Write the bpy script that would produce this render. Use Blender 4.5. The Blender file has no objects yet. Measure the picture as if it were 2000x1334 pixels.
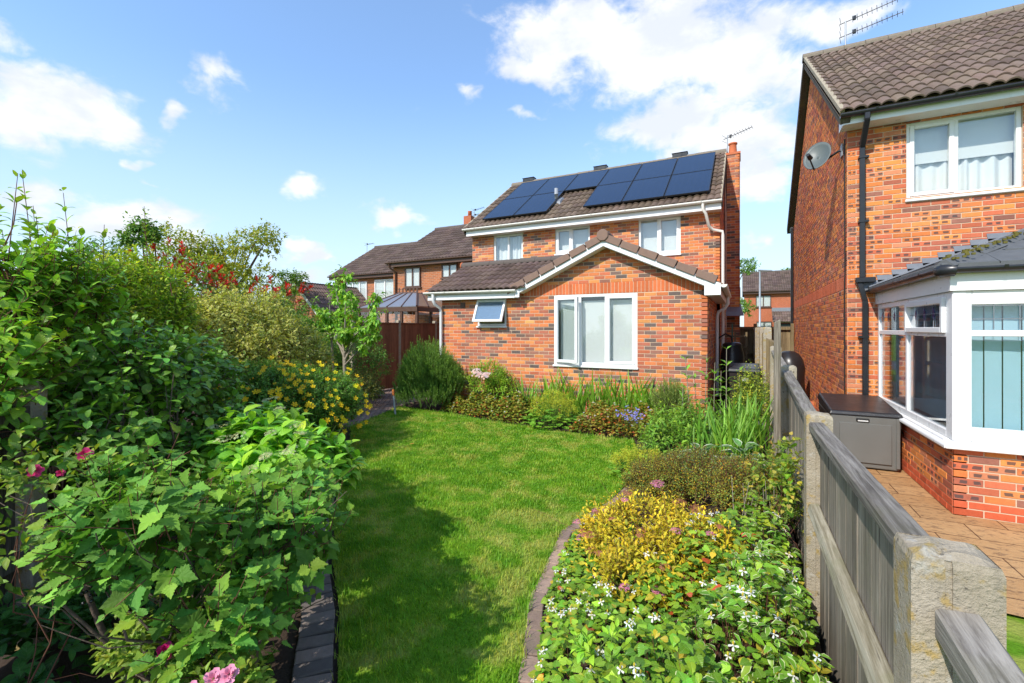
import bpy, math, random
import numpy as np
from mathutils import Vector, Matrix

random.seed(7)
rng = np.random.default_rng(11)
R = math.radians
scene = bpy.context.scene
COL = scene.collection

# ------------------------------------------------------------------ camera
CAM_H, YAW, FPX = 1.85, R(27.0), 885.0
cam_d = bpy.data.cameras.new('camera')
cam = bpy.data.objects.new('camera', cam_d)
COL.objects.link(cam)
cam.location = (0, 0, CAM_H)
cam.rotation_euler = (R(90), 0, YAW)
cam_d.sensor_width = 36.0
cam_d.lens = FPX / 2000 * 36
cam_d.shift_y = -0.013
cam_d.clip_start = 0.05
cam_d.clip_end = 3000
scene.camera = cam

# ------------------------------------------------------------------ light
SUN_AZ, SUN_EL = R(180 + 18), R(42)          # azimuth clockwise from +Y
S = Vector((math.sin(SUN_AZ) * math.cos(SUN_EL), math.cos(SUN_AZ) * math.cos(SUN_EL), math.sin(SUN_EL)))
sun_d = bpy.data.lights.new('sun', 'SUN')
sun_d.energy = 3.4
sun_d.angle = R(0.55)
sun_d.color = (1.0, 0.945, 0.86)
sun = bpy.data.objects.new('sun', sun_d)
COL.objects.link(sun)
sun.rotation_euler = S.to_track_quat('Z', 'Y').to_euler()
sun.location = (-6, -20, 20)

scene.view_settings.view_transform = 'Standard'
scene.view_settings.look = 'None'
scene.view_settings.gamma = 1.0
scene.view_settings.exposure = 0.62
scene.view_settings.use_curve_mapping = False
scene.cycles.max_bounces = 8
scene.cycles.transparent_max_bounces = 12
scene.cycles.use_denoising = True

world = bpy.data.worlds.new('World')
scene.world = world
world.use_nodes = True
world.cycles.sampling_method = 'MANUAL'
world.cycles.sample_map_resolution = 256


class NT:
    """small helper around a node tree"""
    def __init__(s, tree):
        s.t = tree; s.n = tree.nodes; s.l = tree.links
        s.n.clear()
    def node(s, typ, **kw):
        n = s.n.new(typ)
        for k, v in kw.items():
            if k == 'inp':
                for kk, vv in v.items():
                    s.set(n.inputs[kk], vv)
            else:
                setattr(n, k, v)
        return n
    def set(s, sock, v):
        if isinstance(v, bpy.types.NodeSocket):
            s.l.new(v, sock)
        else:
            sock.default_value = v
    def math(s, op, a, b=None, c=None, clamp=False):
        n = s.n.new('ShaderNodeMath'); n.operation = op; n.use_clamp = clamp
        s.set(n.inputs[0], a)
        if b is not None: s.set(n.inputs[1], b)
        if c is not None: s.set(n.inputs[2], c)
        return n.outputs[0]
    def mix(s, f, a, b, blend='MIX'):
        n = s.n.new('ShaderNodeMix'); n.data_type = 'RGBA'; n.blend_type = blend; n.clamp_factor = True
        s.set(n.inputs['Factor'], f)
        s.set(n.inputs['A'], a if isinstance(a, bpy.types.NodeSocket) else (*a, 1) if len(a) == 3 else a)
        s.set(n.inputs['B'], b if isinstance(b, bpy.types.NodeSocket) else (*b, 1) if len(b) == 3 else b)
        return n.outputs['Result']
    def noise(s, vec, scale, detail=4, rough=0.55, dist=0.0):
        n = s.n.new('ShaderNodeTexNoise')
        if vec is not None: s.set(n.inputs['Vector'], vec)
        n.inputs['Scale'].default_value = scale
        n.inputs['Detail'].default_value = detail
        n.inputs['Roughness'].default_value = rough
        n.inputs['Distortion'].default_value = dist
        return n.outputs['Fac']
    def ramp(s, v, lo, hi, a=0.0, b=1.0, smooth=True):
        n = s.n.new('ShaderNodeMapRange')
        n.interpolation_type = 'SMOOTHSTEP' if smooth else 'LINEAR'
        s.set(n.inputs['Value'], v)
        for k, x in (('From Min', lo), ('From Max', hi), ('To Min', a), ('To Max', b)):
            s.set(n.inputs[k], x)
        return n.outputs['Result']
    def scalev(s, vec, sc):
        n = s.n.new('ShaderNodeVectorMath'); n.operation = 'MULTIPLY'
        s.set(n.inputs[0], vec); n.inputs[1].default_value = sc
        return n.outputs[0]


def build_world():
    w = NT(world.node_tree)
    sky = w.node('ShaderNodeTexSky', sky_type='NISHITA', sun_disc=False)
    sky.sun_elevation = SUN_EL
    sky.sun_rotation = SUN_AZ
    sky.altitude = 60
    sky.air_density = 1.25
    sky.dust_density = 0.25
    sky.ozone_density = 2.6
    tc = w.node('ShaderNodeTexCoord')
    d = tc.outputs['Generated']
    sep = w.node('ShaderNodeSeparateXYZ'); w.set(sep.inputs[0], d)
    az = w.math('ARCTAN2', sep.outputs[0], sep.outputs[1])
    el = w.math('ARCSINE', sep.outputs[2])
    # scattered cumulus, placed by azimuth / elevation, edges broken up by fractal noise
    blobs = CLOUDS
    warp1 = w.noise(w.scalev(d, (1, 1, 1.5)), 6.0, 4, 0.6)
    warp2 = w.noise(w.scalev(d, (1.3, .8, 1.7)), 6.6, 4, 0.6)
    azw = w.math('ADD', az, w.math('MULTIPLY', w.math('SUBTRACT', warp1, .5), .20))
    elw = w.math('ADD', el, w.math('MULTIPLY', w.math('SUBTRACT', warp2, .5), .13))
    acc = None
    for a0, e0, wa, we, amp in blobs:
        x = w.math('DIVIDE', w.math('SUBTRACT', azw, a0), wa)
        y = w.math('DIVIDE', w.math('SUBTRACT', elw, e0), we)
        q = w.math('ADD', w.math('MULTIPLY', x, x), w.math('MULTIPLY', y, y))
        g = w.math('MULTIPLY', w.math('EXPONENT', w.math('MULTIPLY', q, -1.0)), amp)
        acc = g if acc is None else w.math('MAXIMUM', acc, g)
    # scattered cloud over the unseen rest of the sky, thickened for ambient fill
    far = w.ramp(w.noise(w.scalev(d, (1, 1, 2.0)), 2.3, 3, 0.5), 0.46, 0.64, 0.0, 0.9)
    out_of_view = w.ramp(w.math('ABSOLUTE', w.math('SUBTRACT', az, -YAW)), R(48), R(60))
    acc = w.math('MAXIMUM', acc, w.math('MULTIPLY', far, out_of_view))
    fine = w.noise(w.scalev(d, (1, 1, 1.5)), 15.0, 6, 0.62, 0.35)
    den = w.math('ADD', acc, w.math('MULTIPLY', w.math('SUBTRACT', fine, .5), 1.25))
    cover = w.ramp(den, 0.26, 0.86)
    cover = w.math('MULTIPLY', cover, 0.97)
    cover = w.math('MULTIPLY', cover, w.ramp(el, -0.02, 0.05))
    body = w.noise(w.scalev(d, (1, 1, 1.8)), 9.0, 5, 0.55)
    ccol = w.mix(w.ramp(body, 0.38, 0.62), (5.1, 5.4, 5.95), (6.35, 6.45, 6.6))
    skyc = w.mix(1.0, sky.outputs[0], (1.12, 1.38, 1.62), 'MULTIPLY')
    haze = w.ramp(el, -0.05, 0.5, 0.85, 0.12)
    skyc = w.mix(haze, skyc, (4.5, 5.35, 6.4))
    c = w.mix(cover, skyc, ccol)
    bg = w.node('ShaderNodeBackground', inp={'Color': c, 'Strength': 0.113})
    out = w.node('ShaderNodeOutputWorld')
    w.l.new(bg.outputs[0], out.inputs[0])


# clouds: azimuth (from +Y towards +X), elevation, half widths (radians), strength
def _cl():
    px = [(110, 200, 210, 70, 1.0), (30, 235, 130, 60, .95), (235, 250, 110, 48, .9), (20, 70, 100, 60, .62), (430, 165, 70, 46, .74),
          (372, 240, 42, 34, .8), (440, 145, 30, 50, .6), (40, 385, 95, 48, .95), (260, 430, 150, 46, .95), (360, 470, 90, 50, .8),
          (768, 434, 66, 30, 1.0), (600, 366, 62, 26, .78), (602, 494, 44, 20, .9), (600, 545, 60, 26, .75), (640, 590, 90, 30, .6),
          (1120, 70, 150, 80, 1.0), (1290, 90, 190, 105, 1.15), (1050, 130, 80, 42, .85), (1420, 110, 170, 110, 1.0), (1310, 235, 140, 62, 1.0),
          (1420, 270, 140, 95, 1.1), (1500, 330, 90, 80, .95), (1610, 45, 120, 60, .9), (1015, 222, 44, 14, .62), (920, 170, 42, 26, .55),
          (290, 318, 26, 16, .7), (303, 362, 22, 14, .65), (1465, 465, 40, 26, .7), (1180, 30, 200, 50, .9), (1540, 150, 80, 70, .8)]
    out = []
    c, s = math.cos(YAW), math.sin(YAW)
    for x, y, hw, hh, amp in px:
        u, v = (x - 1000) / FPX, (641 - y) / FPX
        vx, vy, vz = u * c - s, u * s + c, v
        n = math.sqrt(1 + u * u + v * v)
        out.append((math.atan2(vx, vy), math.asin(vz / n), hw / FPX / (1 + u * u), hh / FPX / n * .95, amp))
    return out
CLOUDS = _cl()
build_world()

# ------------------------------------------------------------------ materials
MATS = {}

def mat(name):
    m = bpy.data.materials.new(name); m.use_nodes = True
    MATS[name] = m
    return m, NT(m.node_tree)

def finish(w, shader):
    o = w.node('ShaderNodeOutputMaterial'); w.l.new(shader, o.inputs[0])

def pbsdf(w, **kw):
    n = w.node('ShaderNodeBsdfPrincipled')
    for k, v in kw.items():
        w.set(n.inputs[k.replace('_', ' ')], v)
    return n

def bump(w, h, strength=.3, dist=.01):
    b = w.node('ShaderNodeBump'); b.inputs['Strength'].default_value = strength
    b.inputs['Distance'].default_value = dist
    w.set(b.inputs['Height'], h)
    return b.outputs[0]

def pos(w):
    return w.node('ShaderNodeNewGeometry').outputs['Position']

def simple(name, col, rough=.5, metal=0.0, spec=.5, var=.12, scale=6.0, bmp=0.0, bscale=60.0):
    m, w = mat(name)
    p = pos(w)
    n = w.noise(p, scale, 5)
    c = w.mix(1.0, (*col, 1), w.mix(n, (1 - var,) * 3, (1 + var,) * 3), 'MULTIPLY')
    k = dict(Base_Color=c, Roughness=w.ramp(n, .2, .8, max(rough - .08, .03), rough + .08), Metallic=metal, Specular_IOR_Level=spec)
    if bmp: k['Normal'] = bump(w, w.noise(p, bscale, 5, .6), bmp, .01)
    finish(w, pbsdf(w, **k).outputs[0])
    return m

def inst_col(w):
    """instance colour: mesh attribute times object colour; alpha likewise"""
    a = w.node('ShaderNodeAttribute', attribute_name='col')
    o = w.node('ShaderNodeObjectInfo')
    c = w.mix(1.0, a.outputs['Color'], o.outputs['Color'], 'MULTIPLY')
    al = w.math('MULTIPLY', a.outputs['Alpha'], o.outputs['Alpha'])
    t = w.node('ShaderNodeAttribute', attribute_name='tuv')
    return c, al, t.outputs['Vector']

def m_brick(name, patchy):
    m, w = mat(name)
    c, al, uv = inst_col(w)
    p = pos(w)
    n1 = w.noise(p, 26, 5, .65); n2 = w.noise(p, 160, 4, .7); n3 = w.noise(p, 1.1, 3)
    c = w.mix(1.0, c, w.mix(n1, (.84, .90, .88), (1.42, 1.50, 1.48)), 'MULTIPLY')
    c = w.mix(1.0, c, w.mix(n2, (.86,) * 3, (1.14,) * 3), 'MULTIPLY')
    c = w.mix(w.ramp(n3, .5, .75, 0, .16), c, (.44, .30, .22))
    sx = w.node('ShaderNodeSeparateXYZ'); w.set(sx.inputs[0], uv)
    n3b = w.noise(p, 2.7, 3)
    if patchy:      # kiss marks: two or three burnt blotches on a brick face
        ax = w.math('ABSOLUTE', w.math('SINE', w.math('MULTIPLY', w.math('ADD', sx.outputs[0], w.math('MULTIPLY', w.math('SUBTRACT', n3b, .5), .9)), 6.2832)))
        ay = w.math('SINE', w.math('MULTIPLY', sx.outputs[1], 3.1416))
        k = w.math('MULTIPLY', w.ramp(ax, .35, .75), w.ramp(ay, .45, .85))
        k = w.math('ADD', k, w.math('MULTIPLY', w.math('SUBTRACT', n1, .5), 1.4))
        k = w.ramp(k, .50, .85)
        k = w.math('MULTIPLY', k, w.ramp(al, .15, .6))
        c = w.mix(w.math('MULTIPLY', k, .82), c, (.062, .056, .056))
    stain = w.ramp(w.noise(w.scalev(p, (3.2, 3.2, .7)), 1.0, 4, .6), .52, .74, 0, .30)
    c = w.mix(stain, c, w.mix(1.0, c, (.48, .46, .46), 'MULTIPLY'))
    dirt = w.ramp(w.noise(p, 5, 5, .6), .62, .8, 0, .35)
    c = w.mix(dirt, c, (.30, .22, .17))
    h = w.math('ADD', w.math('MULTIPLY', n1, .7), w.math('MULTIPLY', n2, .5))
    finish(w, pbsdf(w, Base_Color=c, Roughness=.86, Specular_IOR_Level=.25, Normal=bump(w, h, .55, .006)).outputs[0])
    return m

def m_leaf(name, trans=.32, rough=.45, spec=.35, margin=None, mlo=.55, rib=.35, vein=.25, nvein=7.0, tint=(1.25, 1.25, .55)):
    m, w = mat(name)
    c, e, uv = inst_col(w)
    p = pos(w)
    n = w.noise(p, 35, 3)
    sx = w.node('ShaderNodeSeparateXYZ'); w.set(sx.inputs[0], uv)
    ax = w.math('ABSOLUTE', w.math('MULTIPLY', w.math('SUBTRACT', sx.outputs[0], .5), 2.0))
    c = w.mix(1.0, c, w.mix(n, (.82 * 2.15, .82 * 1.82, .82 * 1.2), (1.18 * 2.15, 1.18 * 1.82, 1.18 * 1.2)) if name != 'petal' else (1, 1, 1), 'MULTIPLY')
    if margin:
        k = w.ramp(w.math('ADD', ax, w.math('MULTIPLY', w.math('SUBTRACT', n, .5), .5)), mlo, mlo + .12)
        c = w.mix(k, c, margin)
    if name in ('leaf', 'leaf_soft', 'leaf_gloss'):      # a few brown blemishes
        c = w.mix(w.ramp(w.noise(p, 70, 3, .6), .64, .74, 0, .55), c, (.16, .12, .04))
    # pale midrib and side veins (colour of the leaf itself)
    r = w.ramp(ax, .0, .07, rib, 0.0)
    ph = w.math('SUBTRACT', w.math('MULTIPLY', sx.outputs[1], nvein), w.math('MULTIPLY', ax, 1.6))
    sv = w.ramp(w.math('SINE', w.math('MULTIPLY', ph, 6.2832)), .72, 1.0, 0, rib * .55)
    c = w.mix(w.math('MAXIMUM', r, sv), c, w.mix(.5, c, (.52, .62, .24)))
    kw = dict(Base_Color=c, Roughness=rough, Specular_IOR_Level=spec)
    if vein:
        kw['Normal'] = bump(w, w.math('SUBTRACT', w.math('SINE', w.math('MULTIPLY', ph, 6.2832)), w.math('MULTIPLY', r, 4)), vein, .004)
    b = pbsdf(w, **kw)
    t = w.node('ShaderNodeBsdfTranslucent')
    w.set(t.inputs['Color'], w.mix(1.0, c, tint, 'MULTIPLY'))
    mx = w.node('ShaderNodeMixShader'); mx.inputs[0].default_value = trans
    w.l.new(b.outputs[0], mx.inputs[1]); w.l.new(t.outputs[0], mx.inputs[2])
    finish(w, mx.outputs[0])
    return m

def m_tile(name, lichen=.3):
    m, w = mat(name)
    c, al, uv = inst_col(w)
    p = pos(w)
    n1 = w.noise(p, 14, 5, .65); n2 = w.noise(p, 110, 4, .7)
    c = w.mix(1.0, c, w.mix(n1, (.70,) * 3, (1.28,) * 3), 'MULTIPLY')
    c = w.mix(1.0, c, w.mix(n2, (.8,) * 3, (1.2,) * 3), 'MULTIPLY')
    l = w.ramp(w.noise(p, 3.2, 6, .7), .55, .75, 0, lichen)
    c = w.mix(l, c, (.25, .20, .12))
    spots = w.ramp(w.noise(p, 38, 3, .7), .68, .76, 0, lichen)
    c = w.mix(spots, c, (.36, .34, .27))
    finish(w, pbsdf(w, Base_Color=c, Roughness=.88, Specular_IOR_Level=.2, Normal=bump(w, w.math('ADD', n1, n2), .4, .006)).outputs[0])
    return m

def m_wood(name, a, b, axis='Z', green=.0, rough=.85):
    m, w = mat(name)
    p = pos(w)
    sc = {'Z': (60, 60, 2.2), 'Y': (60, 2.2, 60), 'X': (2.2, 60, 60)}[axis]
    g = w.noise(w.scalev(p, sc), 1.0, 6, .7, .6)
    o = w.node('ShaderNodeObjectInfo')
    g2 = w.noise(p, 3.0, 4)
    c = w.mix(w.ramp(g, .32, .68), a, b)
    c = w.mix(1.0, c, w.mix(g2, (.72,) * 3, (1.25,) * 3), 'MULTIPLY')
    c = w.mix(1.0, c, w.mix(o.outputs['Random'], (.74, .73, .72), (1.16, 1.15, 1.13)), 'MULTIPLY')
    if green:
        c = w.mix(w.ramp(w.noise(p, 5.5, 5), .48, .72, 0, green), c, (.16, .17, .06))
    crack = w.ramp(w.noise(w.scalev(p, tuple(x * 1.6 for x in sc)), 1.0, 3, .6), .30, .38, .55, 0.0)
    c = w.mix(crack, c, (.035, .03, .026))
    finish(w, pbsdf(w, Base_Color=c, Roughness=rough, Specular_IOR_Level=.2, Normal=bump(w, g, .55, .006)).outputs[0])
    return m

def make_materials():
    m_brick('brick', False); m_brick('brick_patchy', True)
    simple('mortar', (.58, .44, .31), .95, spec=.1, var=.18, bmp=.4, bscale=120)
    simple('mortar_dark', (.36, .27, .20), .95, spec=.1, var=.2, bmp=.4, bscale=120)
    m_tile('tile', .5); m_tile('tile_plain', .2)
    simple('upvc', (.78, .78, .77), .32, spec=.5, var=.03)
    simple('cream_plastic', (.70, .68, .62), .4, var=.08)
    simple('soffit', (.66, .63, .57), .5, var=.05)
    simple('black_plastic', (.018, .019, .022), .32, spec=.5, var=.2)
    simple('brown_plastic', (.09, .045, .03), .45, var=.15)
    simple('lead', (.20, .215, .24), .6, metal=.15, var=.22, scale=9)
    simple('slate_grey', (.10, .105, .11), .8, var=.3, scale=12, bmp=.3)
    simple('terracotta', (.52, .14, .05), .75, var=.18, bmp=.2)
    simple('dark_room', (.035, .038, .04), .9, var=.2)
    simple('blind_white', (.66, .66, .63), .8, var=.04)
    simple('blind_green', (.50, .58, .50), .8, var=.04)
    simple('blind_teal', (.34, .52, .60), .8, var=.04)
    simple('curtain', (.72, .72, .70), .85, var=.05)
    simple('rubber', (.012, .012, .012), .6)
    simple('steel', (.42, .43, .44), .4, metal=.8, var=.1)
    simple('galvanised', (.38, .40, .42), .5, metal=.5, var=.12)
    simple('dish_grey', (.09, .11, .11), .5, var=.1)
    simple('soil', (.060, .042, .030), .95, spec=.1, var=.45, scale=14, bmp=.8, bscale=45)
    simple('bark', (.14, .105, .08), .9, spec=.15, var=.35, scale=30, bmp=.6, bscale=60)
    simple('bark_pale', (.30, .26, .20), .85, spec=.15, var=.3, scale=26, bmp=.5, bscale=60)
    simple('twig_red', (.16, .07, .045), .8, spec=.2, var=.3, scale=30)
    simple('twig_green', (.13, .20, .04), .7, spec=.25, var=.2, scale=30)
    simple('grey_box', (.135, .135, .125), .48, var=.06)
    simple('box_lid', (.020, .019, .020), .36, var=.15)
    simple('orange_paint', (.55, .16, .03), .6, var=.2)
    simple('teak', (.36, .17, .06), .7, var=.25, scale=18)
    simple('white_strip', (.62, .62, .60), .6)
    simple('moss', (.13, .115, .03), .95, spec=.1, var=.4, scale=30, bmp=.8)
    simple('blackberry', (.012, .010, .016), .18, spec=.6, var=.2)
    simple('yellow_concrete', (.45, .40, .28), .9)
    simple('amber_poly', (.26, .16, .10), .35, var=.15)
    simple('grey_poly', (.17, .18, .21), .35, var=.1)
    m_wood('fence_wood', (.14, .118, .092), (.36, .315, .255), 'Z', .15)
    m_wood('rail_wood', (.12, .106, .09), (.31, .285, .25), 'Y', .14, .95)
    m_wood('rail_wood_side', (.16, .14, .09), (.36, .33, .25), 'Y', .35)
    m_wood('gate_wood', (.12, .085, .045), (.30, .23, .13), 'Z', .25)
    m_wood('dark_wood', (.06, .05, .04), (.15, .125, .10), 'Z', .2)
    m_wood('red_fence_wood', (.20, .072, .036), (.34, .13, .066), 'Z', .0)
    # concrete post with lichen
    m, w = mat('concrete')
    p = pos(w)
    n1 = w.noise(p, 9, 6, .65); n2 = w.noise(p, 90, 4, .7)
    c = w.mix(n1, (.26, .215, .155), (.50, .44, .34))
    c = w.mix(1.0, c, w.mix(n2, (.72,) * 3, (1.22,) * 3), 'MULTIPLY')
    c = w.mix(w.ramp(w.noise(p, 16, 5, .6), .53, .63, 0, .75), c, (.40, .27, .07))
    c = w.mix(w.ramp(w.noise(w.scalev(p, (1, 1, 1.2)), 13, 4, .6), .60, .68, 0, .55), c, (.48, .47, .42))
    c = w.mix(w.ramp(w.noise(p, 34, 5, .7), .60, .68, 0, .8), c, (.055, .05, .042))
    c = w.mix(w.ramp(w.noise(w.scalev(p, (9, 9, 1.6)), 1.0, 5, .65), .54, .72, 0, .4), c, (.16, .14, .105))
    c = w.mix(w.ramp(w.noise(p, 4, 4, .6), .5, .7, 0, .3), c, (.20, .19, .09))
    finish(w, pbsdf(w, Base_Color=c, Roughness=.95, Specular_IOR_Level=.12, Normal=bump(w, w.math('ADD', n1, w.math('MULTIPLY', n2, 1.2)), .8, .008)).outputs[0])
    # glass: clear pane with reflection
    for nm, tint, lo in (('glass', (.95, .97, .97), .09), ('glass_dark', (.86, .90, .91), .20), ('glass_frost', (.75, .80, .83), .12)):
        m, w = mat(nm)
        tr = w.node('ShaderNodeBsdfTransparent'); tr.inputs[0].default_value = (*tint, 1)
        gl = w.node('ShaderNodeBsdfGlossy'); gl.inputs['Roughness'].default_value = .02 if nm != 'glass_frost' else .12
        gl.inputs[0].default_value = (.95, .97, 1, 1)
        fr = w.node('ShaderNodeLayerWeight'); fr.inputs[0].default_value = .5
        f = w.math('ADD', w.math('MULTIPLY', w.math('POWER', fr.outputs['Facing'], 4.0), .9), lo - .02, clamp=True)
        mx = w.node('ShaderNodeMixShader'); w.set(mx.inputs[0], f)
        w.l.new(tr.outputs[0], mx.inputs[1]); w.l.new(gl.outputs[0], mx.inputs[2])
        finish(w, mx.outputs[0])
    # solar cell glass
    m, w = mat('solar')
    tc = w.node('ShaderNodeTexCoord'); o = tc.outputs['Object']
    sx = w.node('ShaderNodeSeparateXYZ'); w.set(sx.inputs[0], o)
    gx = w.ramp(w.math('ABSOLUTE', w.math('SINE', w.math('MULTIPLY', sx.outputs[0], 3.1416 / .168))), .0, .06, 1, 0)
    gy = w.ramp(w.math('ABSOLUTE', w.math('SINE', w.math('MULTIPLY', sx.outputs[1], 3.1416 / .168))), .0, .06, 1, 0)
    g = w.math('MAXIMUM', gx, gy)
    n = w.noise(o, 2.0, 2)
    c = w.mix(n, (.006, .016, .044), (.010, .022, .056))
    c = w.mix(w.math('MULTIPLY', g, .7), c, (.04, .055, .09))
    finish(w, pbsdf(w, Base_Color=c, Roughness=.16, Specular_IOR_Level=.6).outputs[0])
    # paving
    m, w = mat('paver')
    c, al, uv = inst_col(w); p = pos(w)
    n1 = w.noise(p, 22, 5, .65); n2 = w.noise(p, 140, 4, .7)
    c = w.mix(1.0, c, w.mix(n1, (.65,) * 3, (1.3,) * 3), 'MULTIPLY')
    c = w.mix(w.ramp(n2, .66, .74, 0, .6), c, (.42, .38, .34))
    c = w.mix(w.ramp(w.noise(p, 6, 5), .5, .75, 0, .35), c, (.10, .105, .055))
    finish(w, pbsdf(w, Base_Color=c, Roughness=.9, Specular_IOR_Level=.2, Normal=bump(w, w.math('ADD', n1, n2), .6, .006)).outputs[0])
    # pattern imprinted concrete patio (ashlar slate stamp)
    m, w = mat('patio')
    p = pos(w)
    n1 = w.noise(p, 4.5, 6, .7, .8); n2 = w.noise(w.scalev(p, (1, 2.2, 1)), 11, 6, .7, .5)
    c = w.mix(n1, (.40, .21, .085), (.58, .36, .17))
    c = w.mix(w.ramp(n2, .50, .66, 0, .8), c, (.13, .075, .045))
    br = w.node('ShaderNodeTexBrick'); w.set(br.inputs['Vector'], p)
    for k, v in (('Scale', 1.0), ('Mortar Size', .006), ('Mortar Smooth', .3), ('Brick Width', .62), ('Row Height', .36)):
        br.inputs[k].default_value = v
    br.inputs['Color1'].default_value = (1, 1, 1, 1); br.inputs['Color2'].default_value = (.86, .82, .78, 1); br.inputs['Mortar'].default_value = (.25, .2, .18, 1)
    c = w.mix(1.0, c, br.outputs['Color'], 'MULTIPLY')
    hgt = w.math('SUBTRACT', n2, w.math('MULTIPLY', br.outputs['Fac'], 1.5))
    finish(w, pbsdf(w, Base_Color=c, Roughness=.7, Specular_IOR_Level=.3, Normal=bump(w, hgt, .5, .02)).outputs[0])
    # far brick, roofs and grass
    for nm, c1, c2, mo in (('far_brick', (.46, .15, .06), (.13, .075, .06), (.42, .32, .23)), ('far_brick_red', (.46, .12, .05), (.38, .10, .045), (.36, .24, .17))):
        m, w = mat(nm)
        p = pos(w)
        sx = w.node('ShaderNodeSeparateXYZ'); w.set(sx.inputs[0], p)
        cb = w.node('ShaderNodeCombineXYZ'); w.set(cb.inputs[0], w.math('ADD', sx.outputs[0], sx.outputs[1])); w.set(cb.inputs[1], sx.outputs[2])
        br = w.node('ShaderNodeTexBrick'); w.set(br.inputs['Vector'], cb.outputs[0])
        for k, v in (('Scale', 1.0), ('Mortar Size', .006), ('Mortar Smooth', .2), ('Bias', -.35), ('Brick Width', .225), ('Row Height', .075)):
            br.inputs[k].default_value = v
        br.inputs['Color1'].default_value = (*c1, 1); br.inputs['Color2'].default_value = (*c2, 1); br.inputs['Mortar'].default_value = (*mo, 1)
        c = w.mix(1.0, br.outputs['Color'], w.mix(w.noise(p, 9, 5), (.75,) * 3, (1.25,) * 3), 'MULTIPLY')
        finish(w, pbsdf(w, Base_Color=c, Roughness=.88, Specular_IOR_Level=.2, Normal=bump(w, w.math('SUBTRACT', 1.0, br.outputs['Fac']), .5, .008)).outputs[0])
    # lawn: one colour field shared by the turf sheet and the blades
    for nm, blade in (('turf', False), ('grass_blade', True)):
        m, w = mat(nm)
        p = pos(w)
        flat = w.scalev(p, (1, 1, 0))
        n1 = w.noise(flat, .9, 4, .6); n2 = w.noise(flat, 3.6, 5, .6); n3 = w.noise(flat, 30, 3, .6)
        dry = w.math('ADD', w.math('MULTIPLY', n1, .62), w.math('MULTIPLY', n2, .5))
        c = w.mix(w.ramp(n2, .35, .65), (.125, .300, .014), (.235, .410, .024))
        c = w.mix(w.ramp(dry, .53, .70, 0, .62), c, (.42, .41, .11))
        if blade:
            a = w.node('ShaderNodeAttribute', attribute_name='col')
            c = w.mix(1.0, c, a.outputs['Color'], 'MULTIPLY')
            b = pbsdf(w, Base_Color=c, Roughness=.5, Specular_IOR_Level=.3)
            t = w.node('ShaderNodeBsdfTranslucent'); w.set(t.inputs['Color'], w.mix(1.0, c, (1.3, 1.3, .6), 'MULTIPLY'))
            mx = w.node('ShaderNodeMixShader'); mx.inputs[0].default_value = .35
            w.l.new(b.outputs[0], mx.inputs[1]); w.l.new(t.outputs[0], mx.inputs[2])
            finish(w, mx.outputs[0])
        else:
            c = w.mix(1.0, c, w.mix(n3, (.45, .42, .4), (.95,) * 3), 'MULTIPLY')
            finish(w, pbsdf(w, Base_Color=c, Roughness=.95, Specular_IOR_Level=.1, Normal=bump(w, n3, .8, .02)).outputs[0])
    # foliage
    m_leaf('leaf', .32, .42, .40)
    m_leaf('leaf_gloss', .26, .36, .32)
    m_leaf('leaf_soft', .38, .58, .22, vein=.10, rib=.10, nvein=4.0, tint=(1.2, 1.2, .6))
    m_leaf('leaf_small', .35, .5, .3, rib=.15, vein=0)
    m_leaf('leaf_varieg', .35, .5, .3, margin=(.66, .63, .20), mlo=.50, vein=0)
    m_leaf('leaf_vinca', .25, .4, .4, margin=(.60, .64, .34), mlo=.72, vein=0, rib=.1)
    m_leaf('leaf_hosta', .22, .45, .35, margin=(.62, .66, .50), mlo=.74, vein=.4, nvein=3)
    m_leaf('leaf_edge', .35, .45, .35, margin=(.62, .50, .06), mlo=.70, vein=0, rib=.15)
    m_leaf('petal', .30, .55, .25, rib=0, vein=0, tint=(1.1, 1.1, 1.1))
make_materials()

# ------------------------------------------------------------------ helpers
def tag(o, label=None, cat=None, group=None, kind=None):
    if label: o['label'] = label
    if cat: o['category'] = cat
    if group: o['group'] = group
    if kind: o['kind'] = kind
    return o

def thing(name, base, label, cat, group=None, kind=None):
    o = bpy.data.objects.new(name, None)
    o.empty_display_size = .2
    COL.objects.link(o)
    o.location = base
    return tag(o, label, cat, group, kind)

def root_of(o):
    while o is not None and o.parent is not None: o = o.parent
    return o

def base_of(parent):
    return Vector((0, 0, 0)) if parent is None else root_of(parent).location.copy()

class Frame:
    """local wall frame: u along the wall, y into the wall, v up"""
    def __init__(s, o, th): s.o = Vector(o); s.m = Matrix.Rotation(th, 3, 'Z'); s.th = th
    def __call__(s, u, y, v): return s.o + s.m @ Vector((u, y, v))

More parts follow.
